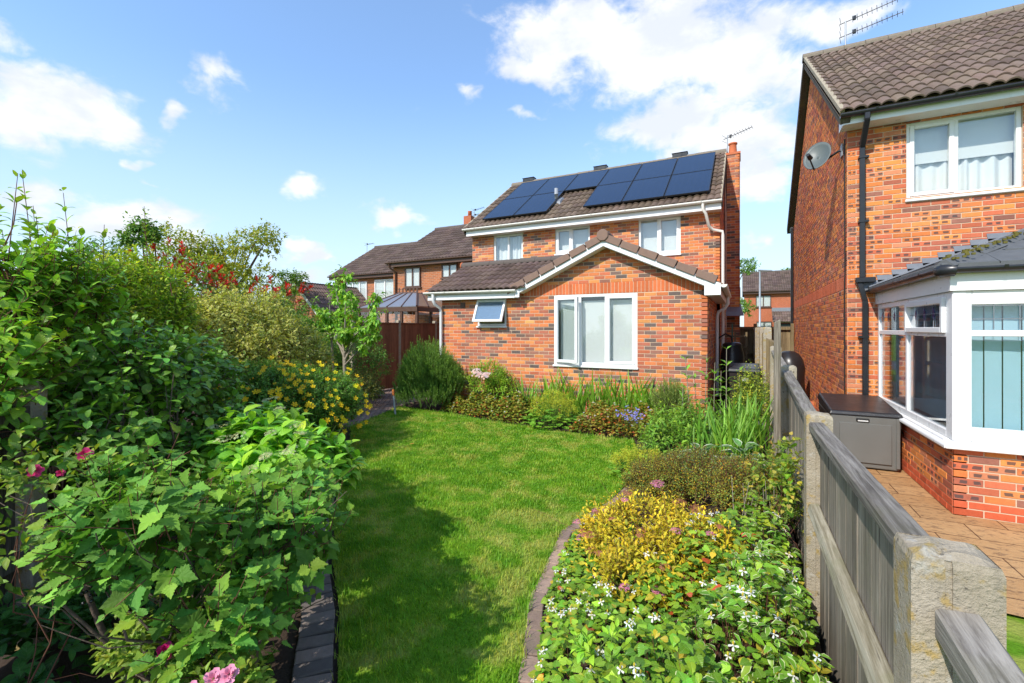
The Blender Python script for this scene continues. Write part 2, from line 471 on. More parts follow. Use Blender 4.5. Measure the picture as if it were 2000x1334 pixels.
class MB:
    def __init__(s): s.v = []; s.f = []; s.sm = []
    def add(s, vs, fs, smooth=False):
        k = len(s.v); s.v += [tuple(p) for p in vs]
        s.f += [tuple(i + k for i in f) for f in fs]; s.sm += [smooth] * len(fs)
        return s
    def box(s, x0, x1, y0, y1, z0, z1):
        return s.hexa([(x0, y0, z0), (x1, y0, z0), (x1, y1, z0), (x0, y1, z0), (x0, y0, z1), (x1, y0, z1), (x1, y1, z1), (x0, y1, z1)])
    def hexa(s, p):
        return s.add(p, [(3, 2, 1, 0), (4, 5, 6, 7), (0, 1, 5, 4), (1, 2, 6, 5), (2, 3, 7, 6), (3, 0, 4, 7)])
    def extrude(s, poly, vec):
        vec = Vector(vec); n = len(poly); a = [Vector(p) for p in poly]
        nrm = sum(((a[i] - a[0]).cross(a[(i + 1) % n] - a[0]) for i in range(1, n - 1)), Vector())
        if nrm.dot(vec) > 0: a = a[::-1]          # first face must look away from vec
        b = [p + vec for p in a]
        return s.add(a + b, [tuple(range(n)), tuple(range(2 * n - 1, n - 1, -1))] + [(i, i + n, (i + 1) % n + n, (i + 1) % n) for i in range(n)])
    def tube(s, pts, rad, n=8, caps=True):
        pts = [Vector(p) for p in pts]
        if not hasattr(rad, '__len__'): rad = [rad] * len(pts)
        rings = []; prev = None
        for i, p in enumerate(pts):
            t = (pts[min(i + 1, len(pts) - 1)] - pts[max(i - 1, 0)])
            t = t.normalized() if t.length > 1e-9 else Vector((0, 0, 1))
            a = prev if prev is not None else (Vector((0, 0, 1)) if abs(t.z) < .9 else Vector((1, 0, 0)))
            x = (a - t * a.dot(t)).normalized(); prev = x; y = t.cross(x)
            rings.append([p + (x * math.cos(2 * math.pi * k / n) + y * math.sin(2 * math.pi * k / n)) * rad[i] for k in range(n)])
        vs = [q for r_ in rings for q in r_]; fs = []
        for i in range(len(pts) - 1):
            for k in range(n):
                fs.append((i * n + k, i * n + (k + 1) % n, (i + 1) * n + (k + 1) % n, (i + 1) * n + k))
        s.add(vs, fs, True)
        if caps:
            s.add(rings[0], [tuple(range(n - 1, -1, -1))]); s.add(rings[-1], [tuple(range(n))])
        return s
    def lathe(s, prof, c, n=20):
        c = Vector(c); vs = []; fs = []
        for r_, z in prof:
            vs += [c + Vector((r_ * math.cos(2 * math.pi * k / n), r_ * math.sin(2 * math.pi * k / n), z)) for k in range(n)]
        for i in range(len(prof) - 1):
            for k in range(n):
                fs.append((i * n + k, i * n + (k + 1) % n, (i + 1) * n + (k + 1) % n, (i + 1) * n + k))
        return s.add(vs, fs, True)
    def build(s, name, m, parent=None, frame=None, bev=0.0, seg=1, label=None, kind=None):
        base = base_of(parent)
        vs = [frame(*p) for p in s.v] if frame else [Vector(p) for p in s.v]
        me = bpy.data.meshes.new(name)
        me.from_pydata([p - base for p in vs], [], s.f)
        me.polygons.foreach_set('use_smooth', s.sm)
        me.materials.append(MATS[m])
        o = bpy.data.objects.new(name, me); COL.objects.link(o); o.parent = parent
        if bev:
            b = o.modifiers.new('bevel', 'BEVEL'); b.width = bev; b.segments = seg; b.limit_method = 'ANGLE'
        if label: o['label'] = label
        if kind: o['kind'] = kind
        return o

class T:
    """template piece for scatter(): vertices, faces, edge value, uv"""
    def __init__(s, v, f, e=None, uv=None, smooth=True):
        s.v = np.array(v, float); s.f = f; s.smooth = smooth
        s.e = np.ones(len(v)) if e is None else np.array(e, float)
        s.uv = np.full((len(v), 2), .5) if uv is None else np.array(uv, float)

def mesh_from(name, V, templ, n, cols, m):
    """n copies of a template as one mesh; V (n,k,3), cols (n,4)"""
    k = len(templ.v)
    me = bpy.data.meshes.new(name)
    lt = np.array([len(f) for f in templ.f]); li = np.concatenate([np.array(f) for f in templ.f])
    me.vertices.add(n * k)
    me.vertices.foreach_set('co', V.reshape(-1).astype(np.float32))
    off = (np.arange(n) * k)[:, None]
    loops = (li[None, :] + off).reshape(-1)
    me.loops.add(len(loops)); me.loops.foreach_set('vertex_index', loops.astype(np.int32))
    ls = np.concatenate([[0], np.cumsum(lt)[:-1]])
    starts = (ls[None, :] + (np.arange(n) * len(li))[:, None]).reshape(-1)
    me.polygons.add(len(starts)); me.polygons.foreach_set('loop_start', starts.astype(np.int32))
    me.polygons.foreach_set('use_smooth', np.full(len(starts), templ.smooth))
    me.update(calc_edges=True)
    a = me.attributes.new('col', 'FLOAT_COLOR', 'POINT')
    c = np.repeat(cols[:, None, :], k, 1).copy(); c[..., 3] *= templ.e[None, :]
    a.data.foreach_set('color', c.reshape(-1).astype(np.float32))
    b = me.attributes.new('tuv', 'FLOAT_VECTOR', 'POINT')
    uv = np.zeros((n, k, 3)); uv[..., :2] = templ.uv[None]
    b.data.foreach_set('vector', uv.reshape(-1).astype(np.float32))
    me.materials.append(MATS[m])
    return me

_CY, _SY = math.cos(YAW), math.sin(YAW)
def project(P):
    P = np.asarray(P, float)
    D = -P[:, 0] * _SY + P[:, 1] * _CY
    L = P[:, 0] * _CY + P[:, 1] * _SY
    Ds = np.where(D > .05, D, .05)
    return 1000 + FPX * L / Ds, 641 - FPX * (P[:, 2] - CAM_H) / Ds, D

def scatter(parent, name, templ, Ms, Ps, cols, m, indiv=300, cell=0, rest='foliage', size=.1):
    """place n copies of a piece: the largest in view as objects, the rest as one part"""
    n = len(Ps)
    if n == 0: return
    Ps = np.asarray(Ps, float); Ms = np.asarray(Ms, float); cols = np.asarray(cols, float)
    if cols.shape[1] == 3: cols = np.concatenate([cols, np.ones((n, 1))], 1)
    base = np.array(base_of(parent))
    pick = np.zeros(n, bool)
    if indiv:
        ctr = Ps + np.einsum('nij,j->ni', Ms, templ.v.mean(0))
        x, y, D = project(ctr)
        ok = (D > .3) & (x > -20) & (x < 2020) & (y > -20) & (y < 1354)
        sc = np.where(ok, np.abs(np.linalg.det(Ms)) ** (1 / 3) / np.maximum(D, .3), -1)
        if cell:
            best = {}
            for i in np.nonzero(ok)[0]:
                k = (int(x[i] // cell), int(y[i] // cell))
                if k not in best or D[i] < D[best[k]]: best[k] = i
            front = np.zeros(n, bool); front[list(best.values())] = True
            sc = np.where(front, sc + 10, np.where(ok, -1, -1))
        order = np.argsort(-sc)[:indiv]
        pick[order[sc[order] > 0]] = True
        if pick.any():
            me = mesh_from(name, templ.v[None].copy(), templ, 1, np.ones((1, 4)), m)
            for i in np.nonzero(pick)[0]:
                o = bpy.data.objects.new(name, me); COL.objects.link(o); o.parent = parent
                M = Matrix([[*Ms[i][r_], Ps[i][r_] - base[r_]] for r_ in range(3)] + [[0, 0, 0, 1]])
                o.matrix_basis = M
                o.color = cols[i]
    rem = ~pick
    k = int(rem.sum())
    if k:
        V = np.einsum('nij,kj->nki', Ms[rem], templ.v) + Ps[rem][:, None, :] - base
        me = mesh_from(rest, V, templ, k, cols[rem], m)
        o = bpy.data.objects.new(rest, me); COL.objects.link(o); o.parent = parent
        o['kind'] = 'stuff'
        return o

# ------------------------------------------------------------------ bricks
def t_brick():
    l, h, c = .215, .065, .004
    x, z = l / 2, h / 2
    v = [(-x, .03, -z), (x, .03, -z), (x, .03, z), (-x, .03, z),
         (-x, c, -z), (x, c, -z), (x, c, z), (-x, c, z),
         (-x + c, 0, -z + c), (x - c, 0, -z + c), (x - c, 0, z - c), (-x + c, 0, z - c)]
    f = [(8, 9, 10, 11)]
    for i in range(4):
        j = (i + 1) % 4
        f += [(4 + i, 4 + j, 8 + j, 8 + i), (i, j, 4 + j, 4 + i)]
    uv = [((p[0] + x) / l, (p[2] + z) / h) for p in v]
    return T(v, f, None, uv, smooth=False)
BRICK = t_brick()
PAL_MAIN = [((.52, .150, .055), 5), ((.57, .195, .065), 3.5), ((.45, .120, .060), 4), ((.37, .115, .070), 3.2), ((.27, .115, .080), 2.4), ((.165, .10, .082), 2.2), ((.12, .085, .075), 1.2), ((.62, .25, .08), 1.2)]
PAL_RIGHT = [((.56, .155, .045), 5), ((.62, .205, .055), 4), ((.48, .115, .055), 4), ((.38, .105, .062), 2.5), ((.52, .18, .09), 2), ((.26, .10, .07), 1.2)]

class House:
    def __init__(s, name, base, label, pal, patchy=False):
        s.o = thing(name, base, label, 'house'); s.pal = pal; s.patchy = patchy
        s.M = []; s.P = []; s.C = []
        s.w = np.array([p[1] for p in pal], float); s.w /= s.w.sum()
    def brick_at(s, fr, u, v, l, h=.065, col=None, vert=False, dark=None):
        sc = np.diag([l / .215, 1, h / .065])
        s.M.append(np.array(fr.m) @ sc)
        jit = random.uniform(-.0015, .0015)
        s.P.append(np.array(fr(u, -.0055 + jit, v)))
        c = np.array(col if col is not None else s.pal[np.searchsorted(np.cumsum(s.w), random.random() * .99999)][0])
        c = c * random.uniform(.82, 1.16)
        if dark is None:
            dark = (1.0 if random.random() < .42 else 0.0) if s.patchy else 0.0
        s.C.append((*c, dark))
    def wall(s, name, fr, W, H, top=None, openings=(), soldiers=(), m='mortar', thick=.1, plinth=0):
        """mortar body with openings + bricks in stretcher bond"""
        top = top or (lambda u: H)
        us = sorted({0, W, *[x for o in openings for x in o[:2]], *[x for x in getattr(top, 'k', ())]})
        us = [u for u in us if 0 <= u <= W]
        mb = MB()
        for a, b in zip(us, us[1:]):
            mid = (a + b) / 2
            vs = [0.0]
            for o in sorted(openings, key=lambda q: q[2]):
                if o[0] <= mid <= o[1]: vs += [o[2], o[3]]
            vs.append(None)
            for lo, hi in zip(vs[::2], vs[1::2]):
                ha, hb = (hi, hi) if hi is not None else (top(a + 1e-6), top(b - 1e-6))
                if min(ha, hb) < lo and max(ha, hb) <= lo: continue
                mb.hexa([(a, 0, lo), (b, 0, lo), (b, thick, lo), (a, thick, lo), (a, 0, ha), (b, 0, hb), (b, thick, hb), (a, thick, ha)])
        wo = mb.build(name, m, s.o, fr)
        hmax = max(top(u) for u in np.linspace(0.01, W - .01, 60))
        i = 0; v = .0375
        while v < hmax:
            if not any(a <= v <= b for a, b, *_ in soldiers):
                ivs = [(0, W)]
                samples = np.linspace(0, W, 400)
                okm = np.array([top(u) >= v + .02 for u in samples])
                if not okm.all():
                    idx = np.nonzero(okm)[0]
                    if len(idx) == 0: v += .075; i += 1; continue
                    ivs = [(samples[idx[0]], samples[idx[-1]])]
                for o in openings:
                    if o[2] - .01 < v < o[3] + .01:
                        nv = []
                        for a, b in ivs:
                            if o[1] <= a or o[0] >= b: nv.append((a, b)); continue
                            if o[0] > a: nv.append((a, o[0]))
                            if o[1] < b: nv.append((o[1], b))
                        ivs = nv
                x = -.1125 if i % 2 else 0.0
                while x < W:
                    for a, b in ivs:
                        lo, hi = max(x + .005, a + .003), min(x + .22, b - .003)
                        if lo - a < .045: lo = a + .003
                        if b - hi < .045: hi = b - .003
                        if hi - lo > .046:
                            s.brick_at(fr, (lo + hi) / 2, v, hi - lo, col=(.46, .085, .035) if v < plinth else None, dark=0.0 if v < plinth else None)
                    x += .225
            v += .075; i += 1
        for a, b, u0, u1, col in soldiers:
            x = u0 + .0375
            while x < u1 - .02:
                if top(x) > a + .06:
                    hh = min(b, top(x)) - a - .01
                    s.brick_at(fr, x, a + .005 + hh / 2, .065, hh, col=col, dark=0.0)
                x += .075
        return wo
    def finish(s, parent):
        scatter(parent, 'brick', BRICK, s.M, s.P, s.C, 'brick_patchy' if s.patchy else 'brick', 300, 0, 'brickwork')

# ------------------------------------------------------------------ roofs
def t_tile(w=.33, l=.42, rolls=2, amp=.042, seg=6):
    n = rolls * seg + 1
    xs = np.linspace(0, w, n)
    def z(x):
        ph = (x / w * rolls) % 1.0
        return amp * max(0, math.sin(math.pi * ph)) ** .8 if ph > 1e-6 else 0
    zz = [z(x) for x in xs]
    lift = .034
    v = [(x, 0, h + lift) for x, h in zip(xs, zz)] + [(x, l, h + .004) for x, h in zip(xs, zz)] + [(x, .0, h + lift - .022) for x, h in zip(xs, zz)]
    f = []
    for i in range(n - 1):
        f.append((i, i + 1, n + i + 1, n + i))
        f.append((2 * n + i, 2 * n + i + 1, i + 1, i))
    return T(v, f, None, None, smooth=False)
TILE = t_tile()
TILE_LO = t_tile(seg=4)

def roof_slope(parent, name, P0, U, V, W, L, col, indiv=300, keep=None, m='tile', templ=None, gauge=.335, tw=.33, deck_m='mortar_dark', tilt=.0):
    """a deck with interlocking tiles laid on it, eave at P0 running along U, V up the slope"""
    P0, U, V = Vector(P0), Vector(U).normalized(), Vector(V).normalized()
    N = U.cross(V)
    sub = MB().hexa([P0 - N * .06, P0 + U * W - N * .06, P0 + U * W + V * L - N * .06, P0 + V * L - N * .06,
                     P0 - N * .01, P0 + U * W - N * .01, P0 + U * W + V * L - N * .01, P0 + V * L - N * .01]) if keep is None else None
    if sub: deck = sub.build(name, deck_m, parent)
    else: deck = parent
    nw, nl = int(round(W / tw)), int(round(L / gauge))
    sx = W / (nw * tw); gl = L / nl
    Ms, Ps, Cs = [], [], []
    B = np.array([[U[i] * sx, V[i], N[i]] for i in range(3)])
    for j in range(nl):
        for i in range(nw):
            p = P0 + U * (i * W / nw) + V * (j * gl - .03) + N * random.uniform(-.002, .004)
            c = p + U * tw / 2 + V * gauge / 2
            if keep and not keep(c): continue
            a = random.uniform(-.006, .006)
            Rz = np.array([[1, -a, 0], [a, 1, 0], [0, 0, 1]])
            Ms.append(B @ Rz); Ps.append(p); k = random.uniform(.72, 1.25)
            Cs.append((col[0] * k, col[1] * k * random.uniform(.96, 1.03), col[2] * k * random.uniform(.93, 1.05)))
    scatter(deck, 'roof_tile', templ or TILE, Ms, [tuple(p) for p in Ps], Cs, m, indiv, 0, 'roof_tiling')
    return deck

def ridge_tiles(parent, A, B, r=.12, m='tile_brown', n=None, step=.42, drop=.05):
    A, B = Vector(A), Vector(B); d = (B - A); L = d.length; d.normalize()
    x = d.cross(Vector((0, 0, 1))).normalized(); z = x.cross(d)
    k = max(1, int(round(L / step)))
    for i in range(k):
        a = A + d * (L * i / k + .004); b = A + d * (L * (i + 1) / k - .004)
        mb = MB(); vs = []
        lift = random.uniform(-.004, .006)
        for p, rr in ((a, r), (b, r * .97)):
            for q in range(9):
                t = math.pi * (q / 8) * 1.1 - .157
                vs.append(p + x * math.cos(t) * rr + z * (math.sin(t) * rr - drop + lift))
        fs = [(q, q + 1, q + 10, q + 9) for q in range(8)] + [tuple(range(8, -1, -1)), tuple(range(9, 18))]
        mb.add(vs, fs, False)
        mb.build('ridge_tile', m, parent)

def gutter(parent, A, B, r=.056, m='cream_plastic', brackets=True, bm=None, name='gutter'):
    A, B = Vector(A), Vector(B); d = (B - A).normalized(); L = (B - A).length
    x = d.cross(Vector((0, 0, 1))).normalized()
    mb = MB(); vs = []
    prof = [(math.cos(t) * r, -math.sin(t) * r) for t in np.linspace(0, math.pi, 9)] + [(-math.cos(t) * (r - .006), -math.sin(t) * (r - .006)) for t in np.linspace(0, math.pi, 9)]
    n = len(prof)
    for p in (A, B): vs += [p + x * a + Vector((0, 0, b)) for a, b in prof]
    mb.add(vs, [(i, (i + 1) % n, (i + 1) % n + n, i + n) for i in range(n)], True)
    for p, s_ in ((A, 1), (B, -1)):
        c = [p + x * a + Vector((0, 0, b)) for a, b in prof[:9]]
        mb.add(c, [tuple(range(9))])
    g = mb.build(name, m, parent)
    if brackets:
        k = max(2, int(L / .85))
        for i in range(k):
            p = A + d * (L * (i + .5) / k); rr = r + .007
            vs = []
            for q in (p - d * .015, p + d * .015):
                vs += [q + x * math.cos(t) * rr + Vector((0, 0, -math.sin(t) * rr + .006)) for t in np.linspace(0, math.pi, 9)]
            vs2 = [v for v in vs]
            MB().add(vs2, [(i_, i_ + 1, i_ + 10, i_ + 9) for i_ in range(8)], True).build('bracket', bm or m, g)
    return g

# ------------------------------------------------------------------ windows
def window(H, fr, u0, u1, v0, v1, mull=(), trans=(), blind='blind_white', casement=(), setback=.03, sill=True, fm='upvc', glass='glass', curtain=False, name='window', blind_gap=.10, fw=.055, blind_split=None, inset=(0, 0, 0), room=True):
    """frame with mullions/transoms, panes, blind or curtains and a dark room behind"""
    root = H.o if hasattr(H, 'o') else H
    y0, y1 = setback, setback + .07
    mb = MB()
    mb.box(u0, u0 + fw, y0, y1, v0, v1); mb.box(u1 - fw, u1, y0, y1, v0, v1)
    mb.box(u0 + fw, u1 - fw, y0, y1, v0, v0 + fw); mb.box(u0 + fw, u1 - fw, y0, y1, v1 - fw, v1)
    for q in mull: mb.box(q - .03, q + .03, y0, y1, v0 + fw, v1 - fw)
    edges = [u0 + fw] + [e for q in mull for e in (q - .03, q + .03)] + [u1 - fw]
    cells = list(zip(edges[::2], edges[1::2]))
    o = mb.build(name, fm, root, fr, bev=.006)
    for i, (a, b) in enumerate(cells):
        rows = [v0 + fw] + [e for t_ in trans for e in (t_ - .03, t_ + .03)] + [v1 - fw]
        for q in trans: MB().box(a, b, y0 + .002, y1 - .002, q - .03, q + .03).build('transom', fm, o, fr, bev=.005)
        for c, d in zip(rows[::2], rows[1::2]):
            if i in casement:
                k = .045
                MB().box(a - .012, a + k, y0 - .014, y1 - .02, c - .012, d + .012).box(b - k, b + .012, y0 - .014, y1 - .02, c - .012, d + .012).box(a + k, b - k, y0 - .014, y1 - .02, c - .012, c + k).box(a + k, b - k, y0 - .014, y1 - .02, d - k, d + .012).build('casement', fm, o, fr, bev=.006)
                a2, b2, c2, d2 = a + k, b - k, c + k, d - k
            else: a2, b2, c2, d2 = a, b, c, d
            MB().box(a2 - .008, b2 + .008, y0 + .022, y0 + .030, c2 - .008, d2 + .008).build('pane', glass, o, fr)
    if sill:
        MB().box(u0 - .02, u1 + .02, -.045, y1, v0 - .045, v0 - .002).build('sill', fm, o, fr, bev=.008)
    yb = y1 + blind_gap
    if blind:
        if curtain:
            curtains(o, fr, u0 + .02, u1 - .02, yb, v0, v1)
            if blind_split: MB().box(u0 + .02, u1 - .02, yb - .05, yb - .045, blind_split, v1).build('blind', blind, o, fr)
        else:
            l, r_, t = inset
            MB().box(u0 + .01 + l, u1 - .01 - r_, yb, yb + .004, v0 + .01, v1 - .01 - t).build('blind', blind, o, fr)
    if not room: return o
    d = .55
    mb = MB()
    mb.box(u0, u1, y1 + d, y1 + d + .02, v0, v1).box(u0 - .02, u0, y1, y1 + d, v0, v1).box(u1, u1 + .02, y1, y1 + d, v0, v1)
    mb.box(u0, u1, y1, y1 + d, v0 - .02, v0).box(u0, u1, y1, y1 + d, v1, v1 + .02)
    mb.build('room', 'dark_room', o, fr)
    return o

def curtains(o, fr, a, b, y, v0, v1, m='curtain'):
    n = 90; mb = MB(); vs = []
    ph = random.random() * 6
    for i in range(n):
        u = a + (b - a) * i / (n - 1)
        yy = y + .022 * math.sin(u * 46 + ph + 1.4 * math.sin(u * 9)) + .012 * math.sin(u * 23 + 2)
        vs += [(u, yy, v0), (u, yy + .004 * math.sin(u * 30), v1)]
    mb.add(vs, [(2 * i, 2 * i + 2, 2 * i + 3, 2 * i + 1) for i in range(n - 1)], True)
    mb.build('curtain', m, o, fr)

simple('tile_brown', (.215, .135, .10), .85, var=.25, scale=14, bmp=.3)
simple('tile_dark', (.10, .08, .068), .88, var=.3, scale=14, bmp=.3)
simple('tile_ridge', (.20, .165, .125), .9, var=.4, scale=16, bmp=.4)
simple('verge_mortar', (.33, .28, .20), .95, var=.3, bmp=.5)

# ------------------------------------------------------------------ main house
simple('frost_blue', (.36, .44, .52), .6, var=.35, scale=40)
TCOL = (.150, .108, .080)
def main_house():
    H = House('house', (-3.5, 12.2, 0), 'detached red brick house with solar panels on its roof and a gabled extension', PAL_MAIN)
    o = H.o
    # extension front wall, d = 9.1
    xl, xr, d0 = -6.56, -.58, 9.1
    fr = Frame((xl, d0, 0), 0.0)
    ap, hw, sl = -2.48 - xl, 1.9, .466
    def top(u):
        g = 3.56 - sl * abs(u - ap)
        return max(g, 2.60 if u < 2.3 else 2.62)
    top.k = (2.2, 2.26, ap, ap + 1.9)
    bw = (-3.62 - xl, -1.855 - xl, 1.075, 2.555)
    sw = (-6.56 + 0, 0)
    s0 = (1.02, 1.78, 1.905, 2.56)
    red = (.52, .125, .045)
    w1 = H.wall('wall', fr, xr - xl, 2.6, top, [bw, s0], [(2.555, 2.785, 2.0, xr - xl, red)])
    # right flank of the extension (faces +X) and hidden left flank
    H.wall('wall', Frame((xr, d0, 0), R(90)), 3.1, 2.6)
    # main house walls
    XL, XR, D1 = -7.62, -.50, 12.2
    fm = Frame((XL, D1, 0), 0.0)
    ww = [(-6.85, -5.86, 3.62, 4.70), (-4.82, -3.79, 3.98, 4.72), (-2.46, -1.41, 3.75, 4.74)]
    H.wall('wall', Frame((XL, D1, 2.55), 0.0), XR - XL, 2.32, None, [(a - XL, b - XL, c - 2.55, d - 2.55) for a, b, c, d in ww])
    MB().box(0, XR - XL, 0, .1, 0, 2.55).build('wall', 'mortar', o, fm)
    gt = lambda u: 4.9 + .676 * min(u + .0, 6.1 - u)
    gt.k = (3.05,)
    H.wall('wall', Frame((XR, D1, 0), R(90)), 6.1, 5, gt)
    gl = MB(); gl.extrude([(XL, D1 + .1, 0), (XL, 18.3, 0), (XL, 18.3, 4.9), (XL, 15.25, 6.95), (XL, D1 + .1, 4.9)], (.1, 0, 0)); gl.box(XL + .1, XR - .1, 18.2, 18.3, 0, 4.9)
    gl.build('wall', 'far_brick', o)
    # windows
    bwn = window(H, fr, *bw, mull=(bw[0] + .575, bw[0] + 1.135), blind='blind_white', casement=(2,), blind_gap=.05, setback=.0, inset=(.10, .0, .12), fw=.06)
    # left light stands ajar: hinged on its left
    cas = MB(); a, b, c, d = bw[0] + .045, bw[0] + .585, bw[2] + .05, bw[3] - .05
    for q in ((0, .06, c, d), (b - a - .06, b - a, c, d), (.06, b - a - .06, c, c + .06), (.06, b - a - .06, d - .06, d)):
        cas.box(q[0], q[1], 0, .05, q[2], q[3])
    hf = Frame(fr(a, -.055, 0), R(-13))
    cas.build('casement', 'upvc', bwn, hf, bev=.006)
    MB().box(.055, b - a - .055, .02, .028, c + .055, d - .055).build('pane', 'glass', bwn, hf)
    # small top-hung window pushed open
    sw_ = window(H, fr, *s0, blind=None, setback=.0, fw=.05)
    a, b, c, d = s0[0] - .005, s0[1] + .005, s0[2] + .05, s0[3] - .05
    th = R(24)
    def tilt(u, y, v):                       # hinge line at the top
        h = v - d
        return fr(u, -.03 + y * math.cos(th) + h * math.sin(th), d - y * math.sin(th) + h * math.cos(th))
    cas = MB(); h = d - c
    for q in ((a, a + .055, c, d), (b - .055, b, c, d), (a + .055, b - .055, c, c + .055), (a + .055, b - .055, d - .055, d)):
        cas.box(q[0], q[1], 0, .045, q[2], q[3])
    cas.build('casement', 'upvc', sw_, tilt, bev=.006)
    MB().box(a + .05, b - .05, .018, .026, c + .05, d - .05).build('pane', 'glass_frost', sw_, tilt)
    MB().box(a + .05, b - .05, .030, .034, c + .05, d - .05).build('backing', 'frost_blue', sw_, tilt)
    MB().box(.55, .68, -.02, .02, 2.33, 2.46).box(.565, .665, -.026, -.02, 2.345, 2.445).build('air_vent', 'brown_plastic', o, fr)
    names = [dict(mull=(-6.35 - XL,), curtain=True, sill=False), dict(mull=(-4.33 - XL,), casement=(0,)), dict(mull=(-1.96 - XL,), casement=(1,))]
    for (a, b, c, d), k in zip(ww, names):
        window(H, fm, a - XL, b - XL, c, d, blind_gap=.08, glass='glass', **k)
    # main roof
    U = (1, 0, 0); e, rg = Vector((-7.74, 11.84, 4.90)), Vector((-7.74, 15.25, 7.20))
    V = rg - e; L = V.length
    rf = roof_slope(o, 'roof', e, U, V, 7.30, L, TCOL)
    MB().hexa([(-7.74, 18.66, 4.88), (-.44, 18.66, 4.88), (-.44, 15.25, 7.18), (-7.74, 15.25, 7.18), (-7.74, 18.66, 4.95), (-.44, 18.66, 4.95), (-.44, 15.25, 7.25), (-7.74, 15.25, 7.25)]).build('roof', 'tile_dark', o)
    ridge_tiles(rf, (-7.74, 15.25, 7.24), (-.44, 15.25, 7.24), .13, 'tile_ridge')
    for x in (-.44, -7.74):                 # verge undercloak and mortar
        sg = 1 if x > -1 else -1
        n = Vector((0, -2.3, 3.41)).normalized()
        p = [Vector((x, 11.84, 4.90)) - n * .07, Vector((x, 15.25, 7.20)) - n * .07, Vector((x, 15.25, 7.20)) + n * .05, Vector((x, 11.84, 4.90)) + n * .05]
        MB().extrude(p, (-.05 * sg, 0, 0)).build('verge', 'verge_mortar', rf)
        MB().extrude([q - n * .12 + Vector((sg * .005, 0, 0)) for q in p], (-.025 * sg, 0, 0)).build('undercloak', 'dark_wood', rf)
    for px in (-7.05, -4.35, -1.78):         # ridge vents
        MB().box(px - .22, px + .22, 15.14, 15.36, 7.26, 7.38).box(px - .24, px + .24, 15.12, 15.38, 7.385, 7.40).build('ridge_vent', 'black_plastic', rf, bev=.01)
    vp = (-5.08, 12.95, 5.66)
    MB().lathe([(.0, .46), (.058, .46), (.058, .30), (.065, .30), (.065, .27), (.052, .27), (.052, -.05)], vp, 14).build('vent_pipe', 'galvanised', rf)
    MB().hexa([(vp[0] - .2, vp[1] - .16, 5.57), (vp[0] + .2, vp[1] - .16, 5.57), (vp[0] + .2, vp[1] + .2, 5.83), (vp[0] - .2, vp[1] + .2, 5.83), (vp[0] - .16, vp[1] - .12, 5.68), (vp[0] + .16, vp[1] - .12, 5.68), (vp[0] + .16, vp[1] + .16, 5.87), (vp[0] - .16, vp[1] + .16, 5.87)]).build('flashing', 'lead', rf)
    # fascia, soffit, gutter
    MB().box(-7.66, -.46, 11.90, 11.925, 4.70, 4.92).build('fascia', 'upvc', o)
    MB().box(-7.66, -.46, 11.925, 12.195, 4.70, 4.715).build('soffit', 'soffit', o)
    gutter(o, (-7.74, 11.83, 4.91), (-.44, 11.83, 4.91), .062)
    dp = MB().tube([(-.86, 11.83, 4.87), (-.86, 11.83, 4.72), (-.80, 11.86, 4.62), (-.74, 12.0, 4.34), (-.66, 12.1, 4.26), (-.44, 12.12, 4.20), (-.43, 12.12, 4.10), (-.43, 12.12, .5)], .036, 10)
    dp.build('downpipe', 'cream_plastic', o)
    # chimney on the gable
    cf = Frame((-.43, 14.9, 0), 0.0)
    ch = H.wall('chimney', cf, .345, 6.98, thick=.7)
    H.wall('chimney', Frame((-.085, 14.9, 0), R(90)), .7, 6.98, thick=.05)
    MB().box(-.455, -.06, 14.875, 15.63, 6.985, 7.05).build('capping', 'terracotta', ch)
    MB().lathe([(.0, 0), (.125, 0), (.115, .05), (.10, .3), (.105, .32), (.125, .33), (.125, .37), (.095, .37), (.09, .2), (0, .2)], (-.27, 15.2, 7.05), 20).build('chimney_pot', 'terracotta', ch)
    # low tiled shoulder at the chimney foot
    MB().hexa([(-.43, 14.3, 2.2), (.02, 14.3, 2.2), (.02, 15.3, 2.25), (-.43, 15.3, 2.25), (-.43, 14.4, 2.32), (-.02, 14.4, 2.32), (-.06, 15.3, 2.6), (-.43, 15.3, 2.6)]).build('canopy', 'lead', o)
    # extension roofs: ridge along the wall at d 10.5, cross gable over the window
    e2, r2 = Vector((-6.84, 8.83, 2.70)), Vector((-6.84, 10.5, 3.50))
    keep = lambda p: p.z > 3.66 - .466 * abs(p.x + 2.48) - .16 and p.x < -3.0
    er = MB().hexa([e2 - Vector((0, 0, .06)), Vector((-4.5, 8.83, 2.64)), Vector((-2.8, 10.5, 3.44)), r2 - Vector((0, 0, .06)), e2, Vector((-4.5, 8.83, 2.70)), Vector((-2.8, 10.5, 3.50)), r2]).build('roof', 'mortar_dark', o)
    roof_slope(er, 'roof', e2 + Vector((0, 0, .01)), U, r2 - e2, 5.3, (r2 - e2).length, (.130, .088, .072), 300, keep, m='tile_plain')
    MB().hexa([(-6.84, 12.15, 2.66), (-2.5, 12.15, 2.66), (-2.5, 10.5, 3.44), (-6.84, 10.5, 3.44), (-6.84, 12.15, 2.72), (-2.5, 12.15, 2.72), (-2.5, 10.5, 3.50), (-6.84, 10.5, 3.50)]).build('roof', 'tile_dark', o)
    ridge_tiles(er, (-6.86, 10.5, 3.58), (-2.9, 10.5, 3.58), .11, 'tile_dark', drop=.04)
    MB().lathe([(.0, .0), (.11, .0), (.11, .02), (0, .02)], (0, 0, 0), 14).build('ridge_end', 'terracotta', er, lambda x, y, z: Vector((-6.87 - z, 10.5 + x, 3.55 + y)))
    gx, gz, xe = -2.48, 3.66, 2.16
